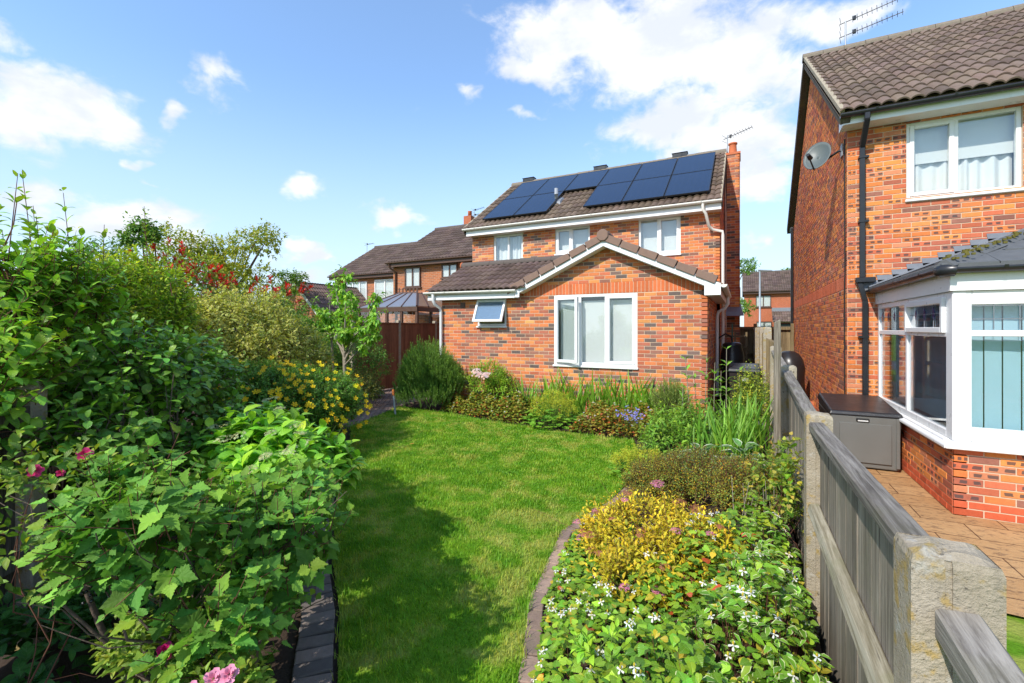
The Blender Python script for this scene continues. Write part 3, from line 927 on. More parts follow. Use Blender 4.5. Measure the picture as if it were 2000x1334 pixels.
    for sgn in (-1, 1):
        a = Vector((gx, 8.87, gz)); b = Vector((gx + sgn * xe, 8.87, gz - .466 * xe))
        MB().hexa([a - Vector((0, 0, .06)), b - Vector((0, 0, .06)), b + Vector((0, 3.3, -.06)), a + Vector((0, 3.3, -.06)), a, b, b + Vector((0, 3.3, 0)), a + Vector((0, 3.3, 0))]).build('roof', 'tile_brown', o)
        # bargeboard with box end
        t = .15
        p0, p1 = Vector((gx, 8.86, gz - .02)), Vector((gx + sgn * 1.86, 8.86, gz - .02 - .466 * 1.86))
        MB().extrude([p0, p1, p1 - Vector((0, 0, t)), p0 - Vector((0, 0, t))], (0, .03, 0)).build('bargeboard', 'upvc', o)
        x1 = gx + sgn * 1.86; x2 = gx + sgn * (2.13 if sgn > 0 else 1.96)
        zt = gz - .02 - .466 * 1.86; z2 = zt - .466 * abs(x2 - x1)
        zb = 2.445 if sgn > 0 else 2.525
        MB().extrude([(x1, 8.855, zt), (x2, 8.855, z2), (x2, 8.855, zb), (x1, 8.855, zb)], (0, .035, 0)).build('box_end', 'upvc', o)
        MB().extrude([p0 + Vector((0, .03, -t + .01)), p1 + Vector((0, .03, -t + .01)), p1 + Vector((0, .03, -t - .01)), p0 + Vector((0, .03, -t - .01))], (0, .2, 0)).build('soffit', 'upvc', o)
        # dry verge units stepping down the slope
        L2 = 2.27; k = 6; dirv = Vector((sgn, 0, -.466)).normalized(); nn = Vector((sgn * .466, 0, 1)).normalized()
        for i in range(k):
            q0 = a + dirv * (L2 * i / k + .02); q1 = a + dirv * (L2 * (i + 1) / k - .002)
            y0 = 8.825
            lo0, lo1 = -.062, -.062
            hi0, hi1 = .072, .088
            vs = []
            for yy in (y0, y0 + .15):
                vs += [q0 + nn * lo0 + Vector((0, yy - 8.87, 0)), q1 + nn * lo1 + Vector((0, yy - 8.87, 0)), q1 + nn * hi1 + Vector((0, yy - 8.87, 0)), q0 + nn * hi0 + Vector((0, yy - 8.87, 0))]
            mb = MB(); fs = [(0, 1, 2, 3), (7, 6, 5, 4), (0, 4, 5, 1), (1, 5, 6, 2), (2, 6, 7, 3), (3, 7, 4, 0)]
            if sgn < 0: fs = [f[::-1] for f in fs]
            mb.add(vs, fs); mb.build('verge_tile', 'tile_brown', o, bev=.007, seg=1)
    oc = [(gx + .125 * math.cos(R(22.5 + 45 * i)), 8.80, gz + .035 + .125 * math.sin(R(22.5 + 45 * i))) for i in range(8)]
    MB().extrude(oc, (0, .5, 0)).build('ridge_cap', 'tile_brown', o, bev=.015)
    # left eave fascia + gutter + downpipe
    MB().box(-6.82, -4.46, 8.875, 8.90, 2.52, 2.70).build('fascia', 'upvc', o)
    MB().box(-6.82, -4.46, 8.90, 9.095, 2.52, 2.535).build('soffit', 'upvc', o)
    gutter(o, (-6.88, 8.82, 2.71), (-4.40, 8.82, 2.69), .056)
    MB().tube([(-6.62, 8.82, 2.66), (-6.62, 8.82, 2.52), (-6.60, 8.86, 2.42), (-6.55, 9.0, 2.34), (-6.54, 9.03, 2.25), (-6.54, 9.03, .05)], .036, 10).build('downpipe', 'upvc', o)
    # right eave: soffit box, gutter, downpipe
    MB().box(-.58, -.36, 8.90, 12.1, 2.44, 2.455).box(-.375, -.36, 8.90, 12.1, 2.455, 2.62).build('fascia', 'soffit', o)
    gutter(o, (-.30, 8.86, 2.63), (-.30, 12.0, 2.60), .056, 'cream_plastic')
    MB().tube([(-.30, 11.3, 2.56), (-.30, 11.3, 2.40), (-.36, 11.3, 2.30), (-.50, 11.3, 2.22), (-.52, 11.3, 2.1), (-.52, 11.3, .3)], .036, 10).build('downpipe', 'cream_plastic', o)
    H.finish(w1)
    # solar panels: own things, two rows of portrait modules
    Vn = V.normalized(); N = Vector((1, 0, 0)).cross(Vn)
    pw, ph = 1.055, 1.72
    x0 = -7.16
    spots = [(i, 1) for i in range(6)] + [(i, 0) for i in (0, 1, 3, 4, 5)]
    words = ['first', 'second', 'third', 'fourth', 'fifth', 'sixth']
    for i, j in spots:
        base = e + Vector((x0 - e.x + i * (pw + .02), 0, 0)) + Vn * (.33 + j * (ph + .02)) + N * .15
        if j == 1: lab = f'dark blue solar panel in the upper row, {words[i]} from the left'
        elif i < 2: lab = f'dark blue solar panel in the lower row left of the vent pipe, {words[i]} of two'
        else: lab = f'dark blue solar panel in the lower row right of the vent, {words[i-3]} of three'
        p = thing('solar_panel', base, lab, 'solar panel', 'solar panels on the house roof')
        mw = Matrix([[1, 0, 0, base.x], [0, Vn.y, N.y, base.y], [0, Vn.z, N.z, base.z], [0, 0, 0, 1]])
        p.matrix_world = mw
        def sub(mb, nm, m):
            me = bpy.data.meshes.new(nm); me.from_pydata(mb.v, [], mb.f); me.materials.append(MATS[m])
            ob = bpy.data.objects.new(nm, me); COL.objects.link(ob); ob.parent = p
        f_ = .018
        sub(MB().box(f_, pw - f_, f_, ph - f_, -.030, .002), 'cell_glass', 'solar')
        fm_ = MB().box(0, f_, 0, ph, -.035, .006).box(pw - f_, pw, 0, ph, -.035, .006).box(f_, pw - f_, 0, f_, -.035, .006).box(f_, pw - f_, ph - f_, ph, -.035, .006)
        sub(fm_, 'frame', 'black_plastic')
        sub(MB().box(.02, pw - .02, .30, .34, -.12, -.036), 'mounting_rail', 'galvanised')
        sub(MB().box(.02, pw - .02, ph - .34, ph - .30, -.12, -.036), 'mounting_rail', 'galvanised')
    return H
main_house()

def yagi(base, mast, booms, label, name='tv_aerial', m='black_plastic', elements=11, reach=1.0, direction=(1, 0, 0)):
    t = thing(name, base, label, 'aerial')
    b = Vector(base)
    MB().tube([b, b + Vector((0, 0, mast))], .016, 8).build('mast', 'galvanised', t)
    d = Vector(direction).normalized(); x = d.cross(Vector((0, 0, 1))).normalized()
    for hgt, off, tilt in booms:
        a = b + Vector((0, 0, hgt)) - d * .12; e = a + d * reach + Vector((0, 0, tilt))
        bo = MB().tube([a, e], .010, 6).build('boom', m, t)
        for i in range(elements):
            p = a + (e - a) * (.22 + .77 * i / (elements - 1))
            MB().tube([p - x * (.09 - .002 * i) - Vector((0, 0, .03)), p + x * (.09 - .002 * i) + Vector((0, 0, .03))], .005, 5).build('element', m, bo)
        for s_ in (-1, 1):
            MB().tube([a + d * .02 - x * .14 + Vector((0, 0, s_ * .08)), a + d * .02 + x * .14 + Vector((0, 0, s_ * .08))], .005, 5).build('reflector', m, bo)
        p = a + (e - a) * .25
        MB().box(p.x - .03, p.x + .03, p.y - .03, p.y + .03, p.z - .03, p.z + .05).build('feed_box', m, bo)
    return t

# ------------------------------------------------------------------ right house
def right_house():
    H = House('house', (1.48, 8.84, 0), 'red brick house beyond the fence with black gutters and a tiled bay extension', PAL_RIGHT, True)
    o = H.o
    XL, D0, XR = 1.48, 8.84, 6.6
    fr = Frame((XL, D0, 0), 0)
    uw = (2.21, 3.47, 3.80, 4.96)
    w1 = H.wall('wall', fr, XR - XL, 5.05, None, [(uw[0] - XL, uw[1] - XL, uw[2], uw[3]), (.55, 4.4, 0, 2.5)])
    gt = lambda u: 5.02 + .715 * min(u, 8.56 - u)
    gt.k = (4.28,)
    H.wall('wall', Frame((XL, D0 + 8.56, 0), R(-90)), 8.56, 5, gt, soldiers=[(2.475, 2.705, 0, 8.56, (.47, .11, .05))])
    window(H, fr, uw[0] - XL, uw[1] - XL, uw[2], uw[3], mull=(2.78 - XL,), casement=(0,), curtain=True, blind='blind_white', blind_split=4.36, blind_gap=.12)
    # roof
    e, rg = Vector((1.32, 8.44, 5.14)), Vector((1.32, 13.12, 8.42))
    V = rg - e
    rf = roof_slope(o, 'roof', e, (1, 0, 0), V, 5.28, V.length, (.165, .120, .095))
    MB().hexa([(1.32, 17.8, 5.10), (6.6, 17.8, 5.10), (6.6, 13.12, 8.38), (1.32, 13.12, 8.38), (1.32, 17.8, 5.16), (6.6, 17.8, 5.16), (6.6, 13.12, 8.44), (1.32, 13.12, 8.44)]).build('roof', 'tile_dark', o)
    ridge_tiles(rf, (1.30, 13.12, 8.46), (6.6, 13.12, 8.46), .13, 'tile_ridge')
    n = Vector((0, -3.28, 4.68)).normalized()
    p = [Vector((1.32, 8.44, 5.14)) - n * .05, Vector((1.32, 13.12, 8.42)) - n * .05, Vector((1.32, 13.12, 8.42)) + n * .06, Vector((1.32, 8.44, 5.14)) + n * .06]
    MB().extrude(p, (.06, 0, 0)).build('verge', 'verge_mortar', rf)
    MB().extrude([q - n * .13 + Vector((.015, 0, 0)) for q in p], (.13, 0, 0)).build('undercloak', 'dark_wood', rf)
    n2 = Vector((0, 3.28, 4.68)).normalized()
    p = [Vector((1.32, 17.8, 5.14)) - n2 * .16, Vector((1.32, 13.12, 8.42)) - n2 * .16, Vector((1.32, 13.12, 8.42)) + n2 * .05, Vector((1.32, 17.8, 5.14)) + n2 * .05]
    MB().extrude(p, (.15, 0, 0)).build('verge', 'dark_wood', rf)
    MB().box(1.38, 6.6, 8.54, 8.56, 4.98, 5.14).build('fascia', 'upvc', o)
    MB().box(1.38, 6.6, 8.56, 8.83, 4.98, 4.995).build('soffit', 'upvc', o)
    MB().extrude([(1.37, 8.54, 4.97), (1.37, 8.84, 4.97), (1.37, 8.84, 5.3), (1.37, 8.54, 5.14)], (.012, 0, 0)).build('box_end', 'upvc', o)
    gutter(o, (1.33, 8.47, 5.12), (6.6, 8.47, 5.12), .06, 'black_plastic')
    # square downpipe with a swan neck
    x = 1.66
    dp = MB().hexa([(x - .035, 8.43, 4.98), (x + .035, 8.43, 4.98), (x + .035, 8.50, 4.98), (x - .035, 8.50, 4.98), (x - .035, 8.43, 5.1), (x + .035, 8.43, 5.1), (x + .035, 8.50, 5.1), (x - .035, 8.50, 5.1)])
    dp.hexa([(x - .035, 8.74, 4.66), (x + .035, 8.74, 4.66), (x + .035, 8.81, 4.72), (x - .035, 8.81, 4.72), (x - .035, 8.43, 4.98), (x + .035, 8.43, 4.98), (x + .035, 8.50, 4.98), (x - .035, 8.50, 4.98)])
    dp.box(x - .035, x + .035, 8.75, 8.82, 2.64, 4.70).build('downpipe', 'black_plastic', o, bev=.008)
    MB().box(x - .09, x + .16, 8.72, 8.82, 2.56, 2.64).build('hopper', 'black_plastic', o, bev=.008)
    MB().hexa([(x + .00, 8.75, 2.28), (x + .07, 8.75, 2.28), (x + .07, 8.82, 2.28), (x + .0, 8.82, 2.28), (x - .07, 8.75, 2.56), (x, 8.75, 2.56), (x, 8.82, 2.56), (x - .07, 8.82, 2.56)]).box(x, x + .07, 8.75, 8.82, .05, 2.28).build('downpipe', 'black_plastic', o, bev=.006)
    for z in (1.7, 3.5, 4.5):
        MB().box(x - .05, x + .08, 8.74, 8.825, z, z + .03).build('pipe_clip', 'black_plastic', o)
    MB().tube([(1.47, 8.97, .0), (1.465, 8.98, 2.4), (1.463, 8.93, 2.75), (1.465, 8.97, 4.1), (1.462, 8.95, 4.9)], .010, 6).build('cable', 'rubber', o)
    MB().tube([(1.43, 17.3, 5.1), (1.43, 17.3, .05)], .045, 10).build('downpipe', 'black_plastic', o)
    MB().tube([(1.42, 17.55, 5.05), (1.42, 17.3, 5.1)], .05, 8).build('gutter_end', 'black_plastic', o)
    # ---- bay extension: brick plinth, windows, hipped tiled roof
    bx, bd = 1.86, 6.0
    H.wall('wall', Frame((bx, D0, 0), R(-90)), D0 - bd, .69, None, m='mortar', plinth=.15)
    H.wall('wall', Frame((bx, bd, 0), 0), 4.2, .69, None, m='mortar', plinth=.15)
    # side window band (faces -X) and front band
    fs = Frame((bx, D0, 0), R(-90)); ff = Frame((bx, bd, 0), 0)
    L = D0 - bd
    bs = window(o, fs, .02, L - .10, .735, 2.22, mull=(L / 2 - .03,), trans=(1.79,), blind=None, casement=(), setback=.0, glass='glass_dark', fw=.075, room=False)
    for uu, sgn in ((L / 2 + .08, 1),):      # opening top light, proud frame
        k = MB(); a, b, c, d = L / 2 + .0, L - .19, 1.80, 2.17
        k.box(a, a + .06, -.03, .04, c, d).box(b - .06, b, -.03, .04, c, d).box(a + .06, b - .06, -.03, .04, c, c + .06).box(a + .06, b - .06, -.03, .04, d - .06, d)
        k.build('casement', 'upvc', bs, fs, bev=.006)
    for a in (.17, .47, .77):                # leaded diamonds in the top lights
        for off in (.05, L / 2 + .12):
            u = off + a * (1.0 if off < 1 else .95)
            MB().extrude([(u, .012, 1.94), (u + .035, .012, 2.01), (u, .012, 2.08), (u - .035, .012, 2.01)], (0, .006, 0)).build('diamond', 'blue_glass', bs, fs)
            MB().box(u - .003, u + .003, .011, .017, 1.83, 1.935).build('lead_came', 'lead', bs, fs)
            MB().box(u - .003, u + .003, .011, .017, 2.085, 2.16).build('lead_came', 'lead', bs, fs)
    for a, b in ((.10, L / 2 - .07), (L / 2 + .07, L - .26)):
        MB().box(a, b, .011, .016, 2.006, 2.012).build('lead_came', 'lead', bs, fs)
    bf = window(o, ff, .0, 4.2, .735, 2.22, mull=(1.35, 2.5), trans=(1.80,), blind=None, setback=.0, glass='glass', fw=.14, room=False)
    # vertical blinds behind the front lights
    for i in range(16):
        u = .15 + i * .135
        MB().extrude([(u, .16, .78), (u + .127, .168, .78), (u + .127, .168, 2.17), (u, .16, 2.17)], (0, .002, 0)).build('blind_slat', 'blind_teal', bf, ff)
    for v in (2.07, 1.94):
        MB().box(.14, 1.31, .012, .017, v - .004, v + .004).build('lead_came', 'lead', bf, ff)
    for u in (.30, .48, .66, .84, 1.02, 1.2):
        MB().box(u - .003, u + .003, .0125, .0165, 1.84, 2.12).build('lead_came', 'lead', bf, ff)
    MB().extrude([(.76, .010, 1.95), (.85, .010, 2.03), (.76, .010, 2.10), (.67, .010, 2.03)], (0, .006, 0)).build('diamond', 'sky_glass', bf, ff)
    for i in range(19):                       # vertical blinds behind the side lights
        u = .10 + i * .135
        MB().extrude([(u, .20, .78), (u + .125, .212, .78), (u + .125, .212, 2.17), (u, .20, 2.17)], (0, .002, 0)).build('blind_slat', 'blind_teal', bs, fs)
    # room inside the bay
    MB().box(bx + .12, bx + 4.2, bd + .12, D0 - .02, .70, .72).build('floor_inside', 'dark_room', o)
    MB().box(bx + 2.6, bx + 2.62, bd + .12, D0 - .02, .72, 2.3).build('room_wall', 'room_teal', o)
    MB().box(bx + .6, bx + 2.5, bd + .5, bd + 1.5, .72, 1.05).build('sofa', 'room_teal', o, bev=.05, seg=3)
    MB().box(bx + .55, bx + 4.1, D0 - .03, D0 - .01, .72, 2.4).build('room_wall', 'room_teal', o)
    MB().box(bx + .02, bx + 4.2, bd + .02, D0 - .02, 2.26, 2.30).build('ceiling', 'upvc', o)
    # corner post, sills, fascia
    MB().box(bx - .005, bx + .10, bd - .005, bd + .10, .735, 2.22).build('corner_post', 'upvc', o, bev=.008)
    MB().hexa([(bx - .09, bd - .09, .66), (bx + 4.2, bd - .09, .66), (bx + 4.2, bd + .05, .70), (bx + .05, bd + .05, .70), (bx - .09, bd - .09, .70), (bx + 4.2, bd - .09, .70), (bx + 4.2, bd + .05, .74), (bx + .05, bd + .05, .74)]).build('sill', 'upvc', o, bev=.01)
    MB().hexa([(bx - .09, bd - .088, .66), (bx + .048, bd + .05, .70), (bx + .048, D0, .70), (bx - .09, D0, .66), (bx - .09, bd - .088, .70), (bx + .048, bd + .05, .74), (bx + .048, D0, .74), (bx - .09, D0, .70)]).build('sill', 'upvc', o, bev=.01)
    MB().box(bx - .03, bx + 4.2, bd - .03, bd - .002, 2.22, 2.42).build('fascia', 'upvc', o)
    MB().box(bx - .03, bx - .002, bd - .001, D0, 2.22, 2.42).build('fascia', 'upvc', o)
    gutter(o, (bx - .10, bd - .09, 2.44), (bx + 4.2, bd - .09, 2.44), .055, 'black_plastic')
    gutter(o, (bx - .10, D0 - .02, 2.44), (bx - .10, bd - .09, 2.44), .055, 'black_plastic')
    MB().tube([(bx - .10, bd - .02, 2.42), (bx - .10, bd - .10, 2.42), (bx - .02, bd - .10, 2.42)], .062, 8).build('gutter_corner', 'black_plastic', o)
    # hipped roof: flat slate effect tiles in courses
    c0 = Vector((bx - .12, bd - .12, 2.46)); pit = .42
    hip = c0 + Vector((2.3, 2.3, 2.3 * pit))
    side = [c0, hip, Vector((hip.x, D0, hip.z)), Vector((c0.x, D0, c0.z))]
    front = [c0, Vector((bx + 4.3, c0.y, c0.z)), Vector((bx + 4.3, hip.y, hip.z)), hip]
    rb = MB().extrude(side, (0, 0, -.03)).build('roof', 'slate_grey', o)
    MB().extrude(front, (0, 0, -.03)).build('roof', 'slate_grey', o)
    k = 6
    for j in range(k):                        # courses, each lapping the one below
        f0, f1 = j / k, (j + 1) / k + .02
        a, b = c0.lerp(hip, f0), c0.lerp(hip, min(f1, 1))
        for q in range(9):
            x0, x1 = a.x + .42 * q + (.21 if j % 2 else 0), a.x + .42 * (q + 1) - .008 + (.21 if j % 2 else 0)
            x0b, x1b = max(x0, b.x), max(x1, b.x)
            if x1 > bx + 4.3: continue
            MB().hexa([(x0, a.y, a.z), (x1, a.y, a.z), (x1b, b.y, b.z - .01), (x0b, b.y, b.z - .01), (x0, a.y, a.z + .022), (x1, a.y, a.z + .022), (x1b, b.y, b.z + .004), (x0b, b.y, b.z + .004)]).build('roof_tile', 'slate_grey', rb)
        for q in range(8):
            y0, y1 = D0 - .42 * (q + 1) + .008 - (.21 if j % 2 else 0) + .21, D0 - .42 * q - (.21 if j % 2 else 0) + .21
            y1 = min(y1, D0 - .002)
            y0 = max(y0, a.y); y0b, y1b = max(y0, b.y), max(y1, b.y)
            if y1 - y0 < .03: continue
            MB().hexa([(a.x, y0, a.z), (b.x, y0b, b.z - .01), (b.x, y1b, b.z - .01), (a.x, y1, a.z), (a.x, y0, a.z + .022), (b.x, y0b, b.z + .004), (b.x, y1b, b.z + .004), (a.x, y1, a.z + .022)]).build('roof_tile', 'slate_grey', rb)
    hd = (hip - c0); hx = Vector((1, -1, 0)).normalized()
    for i in range(7):
        a, b = c0 + hd * (i / 7 + .01) , c0 + hd * ((i + 1) / 7)
        MB().hexa([a - hx * .09 - Vector((0, 0, .015)), a + hx * .09 - Vector((0, 0, .015)), b + hx * .09 - Vector((0, 0, .015)), b - hx * .09 - Vector((0, 0, .015)), a + Vector((0, 0, .05)) - hx * .02, a + Vector((0, 0, .05)) + hx * .02, b + Vector((0, 0, .045)) + hx * .02, b + Vector((0, 0, .045)) - hx * .02]).build('hip_tile', 'slate_grey', rb)
    mo = MB()
    for i in range(70):                      # moss along the hip
        f = random.betavariate(1.6, 2.2) * .5; q = c0 + hd * f + hx * random.gauss(.02, .05) + Vector((0, 0, .045)); s_ = random.uniform(.006, .016)
        mo.hexa([q + Vector((sx * s_, sy * s_, sz * s_ * .8)) for sz in (-1, 1) for sx, sy in ((-1, -1), (1, -1), (1, 1), (-1, 1))])
    mo.build('moss', 'moss', rb, kind='stuff')
    # stepped lead flashing on the wall above the side slope
    st = .315
    for i in range(9):
        u0 = bx - .16 + i * .178; zz = 2.46 + (u0 - c0.x) * pit
        MB().extrude([(u0, D0 - .016, zz - .02), (u0 + .36, D0 - .016, zz - .02 + .18 * pit * 2), (u0 + .30, D0 - .016, zz + .155), (u0 - .03, D0 - .016, zz + .155)], (0, .004, 0)).build('flashing', 'lead', rb)
    MB().hexa([Vector((c0.x, D0 - .10, c0.z + .025)), Vector((hip.x, D0 - .10, hip.z + .025)), Vector((hip.x, D0 - .012, hip.z + .025)), Vector((c0.x, D0 - .012, c0.z + .025)), Vector((c0.x, D0 - .10, c0.z + .04)), Vector((hip.x, D0 - .10, hip.z + .04)), Vector((hip.x, D0 - .012, hip.z + .05)), Vector((c0.x, D0 - .012, c0.z + .05))]).build('flashing', 'lead', rb)
    H.finish(w1)
    # satellite dish on the flank wall
    t = thing('satellite_dish', (1.48, 9.25, 4.7), 'grey oval satellite dish on the side wall of the right house', 'satellite dish')
    ctr = Vector((1.16, 9.38, 4.80)); nrm = Vector((-.42, -.80, .34)).normalized()
    ax = nrm.cross(Vector((0, 0, 1))).normalized(); ay = ax.cross(nrm) * -1
    vs, f_ = [], []
    for i in range(7):
        rr = i / 6
        for k in range(24):
            th = 2 * math.pi * k / 24
            vs.append(ctr + ax * math.cos(th) * rr * .215 + ay * math.sin(th) * rr * .27 + nrm * (.075 * rr * rr - .02))
    for i in range(6):
        for k in range(24): f_.append((i * 24 + k, i * 24 + (k + 1) % 24, (i + 1) * 24 + (k + 1) % 24, (i + 1) * 24 + k))
    db = MB().add(vs, f_, True).build('reflector', 'dish_grey', t)
    sol = db.modifiers.new('solid', 'SOLIDIFY'); sol.thickness = .008
    foot = ctr - ay * (-.27) * -1 + nrm * .05
    low = ctr + ay * (.29 if ay.z < 0 else -.29) + nrm * .06
    tip = ctr + nrm * .42 + Vector((0, 0, -.20))
    MB().tube([low, tip], .012, 6).build('feed_arm', 'black_plastic', t)
    MB().tube([tip - nrm * -.02, tip - nrm * .09], [.03, .04], 10).build('feed_horn', 'black_plastic', t)
    MB().tube([ctr - nrm * .02, ctr - nrm * .10 + Vector((.08, 0, 0)), (1.42, 9.2, 4.80), (1.475, 9.2, 4.80)], .018, 8).build('bracket_arm', 'black_plastic', t)
    MB().box(1.455, 1.472, 9.13, 9.27, 4.70, 4.90).build('wall_plate', 'galvanised', t)
    yagi((2.15, 13.05, 8.45), .62, [(.27, 0, .10), (.58, 0, .12)], 'double black television aerial on the ridge of the right house', reach=1.15, direction=(1, -.25, 0))
simple('blue_glass', (.02, .03, .12), .2)
simple('sky_glass', (.05, .22, .50), .2)
simple('room_teal', (.34, .44, .47), .8)
right_house()
yagi((-.42, 15.35, 7.0), .75, [(.66, 0, .10)], 'thin television aerial behind the orange chimney pot', reach=.85, elements=9, direction=(1, -.45, 0))

# ------------------------------------------------------------------ ground
def poly_sheet(name, pts, z, m, kind='structure', parent=None, thick=0.0):
    mb = MB()
    if thick: mb.extrude([(x, y, z - thick) for x, y in pts], (0, 0, thick))
    else: mb.add([(x, y, z) for x, y in pts], [tuple(range(len(pts)))])
    o = mb.build(name, m, parent)
    if kind: o['kind'] = kind
    return o

def smooth_poly(pts, n=4):
    out = []; k = len(pts)
    for i in range(k):
        p0, p1, p2, p3 = [Vector(pts[(i + j - 1) % k]) for j in range(4)]
        for q in range(n):
            t = q / n
            out.append(tuple(.5 * ((2 * p1) + (p2 - p0) * t + (2 * p0 - 5 * p1 + 4 * p2 - p3) * t * t + (3 * p1 - p0 - 3 * p2 + p3) * t ** 3)))
    return out

LAWN_L = [(-.7, -1.6), (-.9, .2), (-1.45, 1.18), (-1.89, 1.70), (-2.34, 2.12), (-2.90, 2.56), (-3.75, 3.35), (-4.85, 4.5), (-5.8, 5.5), (-6.5, 6.15), (-6.88, 7.4), (-7.2, 8.3)]
LAWN_R = [(-5.95, 8.16), (-4.6, 7.84), (-3.27, 7.62), (-2.3, 7.55), (-1.6, 7.5), (-1.32, 6.6), (-1.22, 5.5), (-1.27, 4.7), (-1.46, 3.87), (-1.27, 2.78), (-1.04, 2.15), (-.84, 1.4), (-.62, .2), (-.45, -1.6)]

def bed_h(x, y):
    """soil level: the right-hand bed is heaped towards the fence"""
    if x < -1.7: return 0.0
    f = min(max((x + 1.15) / 1.3, 0), 1); f = f * f * (3 - 2 * f)
    k = min(max((8.2 - y) / 2.5, 0), 1)
    return .34 * f * k

def ground():
    poly_sheet('ground', [(-250, -80), (250, -80), (250, 500), (-250, 500)], -.03, 'turf')
    poly_sheet('soil', [(-12, -4), (.36, -4), (.36, 17.2), (-12, 17.2)], -.012, 'soil')
    n, mz = 26, 60
    vs = []; fs = []
    for j in range(mz + 1):
        for i in range(n + 1):
            x = -1.6 + 1.93 * i / n; y = -1.5 + 10.4 * j / mz
            vs.append((x, y, bed_h(x, y) + .012 * math.sin(x * 31 + y * 17) * math.sin(x * 13 - y * 23) - .006))
    for j in range(mz):
        for i in range(n): a = j * (n + 1) + i; fs.append((a, a + 1, a + n + 2, a + n + 1))
    MB().add(vs, fs, True).build('flower_bed', 'soil')['kind'] = 'structure'
    lawn = poly_sheet('lawn', LAWN_L + LAWN_R, .008, 'turf')
    poly_sheet('patio', [(.40, 4.15), (9, 3.6), (9, 20), (.40, 20)], .0, 'patio')
    poly_sheet('side_passage', [(-.58, 9.3), (.36, 9.3), (.36, 17.2), (-.58, 17.2)], -.006, 'slate_grey')
    # gravelly road far behind
    poly_sheet('road', [(-60, 26), (60, 26), (60, 33), (-60, 33)], -.02, 'slate_grey')
    return lawn
ground()

def grass():
    P = np.array(LAWN_L + LAWN_R)
    n = 420000
    x = rng.uniform(-7.4, -.4, n); y = rng.uniform(-.2, 8.4, n)
    px, py, D = project(np.stack([x, y, np.zeros(n)], 1))
    # even-odd test with a slightly ragged edge
    xe = x + rng.normal(0, .012, n); ye = y + rng.normal(0, .012, n)
    ins = np.zeros(n, bool); k = len(P)
    for i in range(k):
        a, b = P[i], P[(i + 1) % k]
        c = ((a[1] > ye) != (b[1] > ye)) & (xe < (b[0] - a[0]) * (ye - a[1]) / (b[1] - a[1] + 1e-9) + a[0])
        ins ^= c
    keep = ins & (D > 1.6) & (py < 1420) & (rng.random(n) < np.clip(6.0 / np.maximum(D, 1) , .35, 1.0))
    x, y, D = x[keep], y[keep], D[keep]; n = len(x)
    q = np.column_stack([x, y]); edge = np.full(n, 9.0)
    for i in range(k):
        a, b = P[i], P[(i + 1) % k]; ab = b - a; tt = np.clip(((q - a) @ ab) / (ab @ ab), 0, 1)
        edge = np.minimum(edge, np.linalg.norm(q - (a + tt[:, None] * ab), axis=1))
    rag = 1 + 1.1 * np.clip(1 - edge / .07, 0, 1) * (rng.random(n) > .45)
    h = rng.uniform(.016, .045, n) * (1 + .35 * np.sin(x * 5.1 + 1.3 * y) * np.sin(y * 4.3 - x)) * rag
    w = rng.uniform(.0016, .0030, n) * np.clip(D / 4, 1, 2.2)
    az = rng.uniform(0, 2 * np.pi, n); ln = rng.uniform(.15, .9, n)
    dx, dy = np.cos(az), np.sin(az)
    V = np.zeros((n, 5, 3))
    for i, (t, ww) in enumerate(((0, 1), (0, -1), (.55, .8), (.55, -.8), (1, 0))):
        bend = ln * t * t * h
        V[:, i, 0] = x + dx * bend - dy * w * ww; V[:, i, 1] = y + dy * bend + dx * w * ww
        V[:, i, 2] = .006 + h * t * (1 - .25 * ln * t)
    tpl = T(np.zeros((5, 3)), [(0, 1, 3, 2), (2, 3, 4)])
    c = np.ones((n, 4)); b = rng.uniform(.7, 1.45, n); c[:, 0] = b * rng.uniform(.8, 1.3, n); c[:, 1] = b; c[:, 2] = b * rng.uniform(.6, 1.2, n)
    me = mesh_from('grass', V, tpl, n, c, 'grass_blade')
    o = bpy.data.objects.new('grass', me); COL.objects.link(o)
    tag(o, 'short mown green grass with dry patches on the lawn', 'grass', kind='stuff')
grass()

# ------------------------------------------------------------------ paving
def t_paver(l=.2, w_=.1, h=.05):
    x, y, c = l / 2, w_ / 2, .006
    v = [(-x, -y, -h), (x, -y, -h), (x, y, -h), (-x, y, -h), (-x, -y, -c), (x, -y, -c), (x, y, -c), (-x, y, -c), (-x + c, -y + c, 0), (x - c, -y + c, 0), (x - c, y - c, 0), (-x + c, y - c, 0)]
    f = [(8, 9, 10, 11)]
    for i in range(4):
        j = (i + 1) % 4; f += [(4 + i, 4 + j, 8 + j, 8 + i), (i, j, 4 + j, 4 + i)]
    return T(v, f, None, None, smooth=False)
PAVER = t_paver()

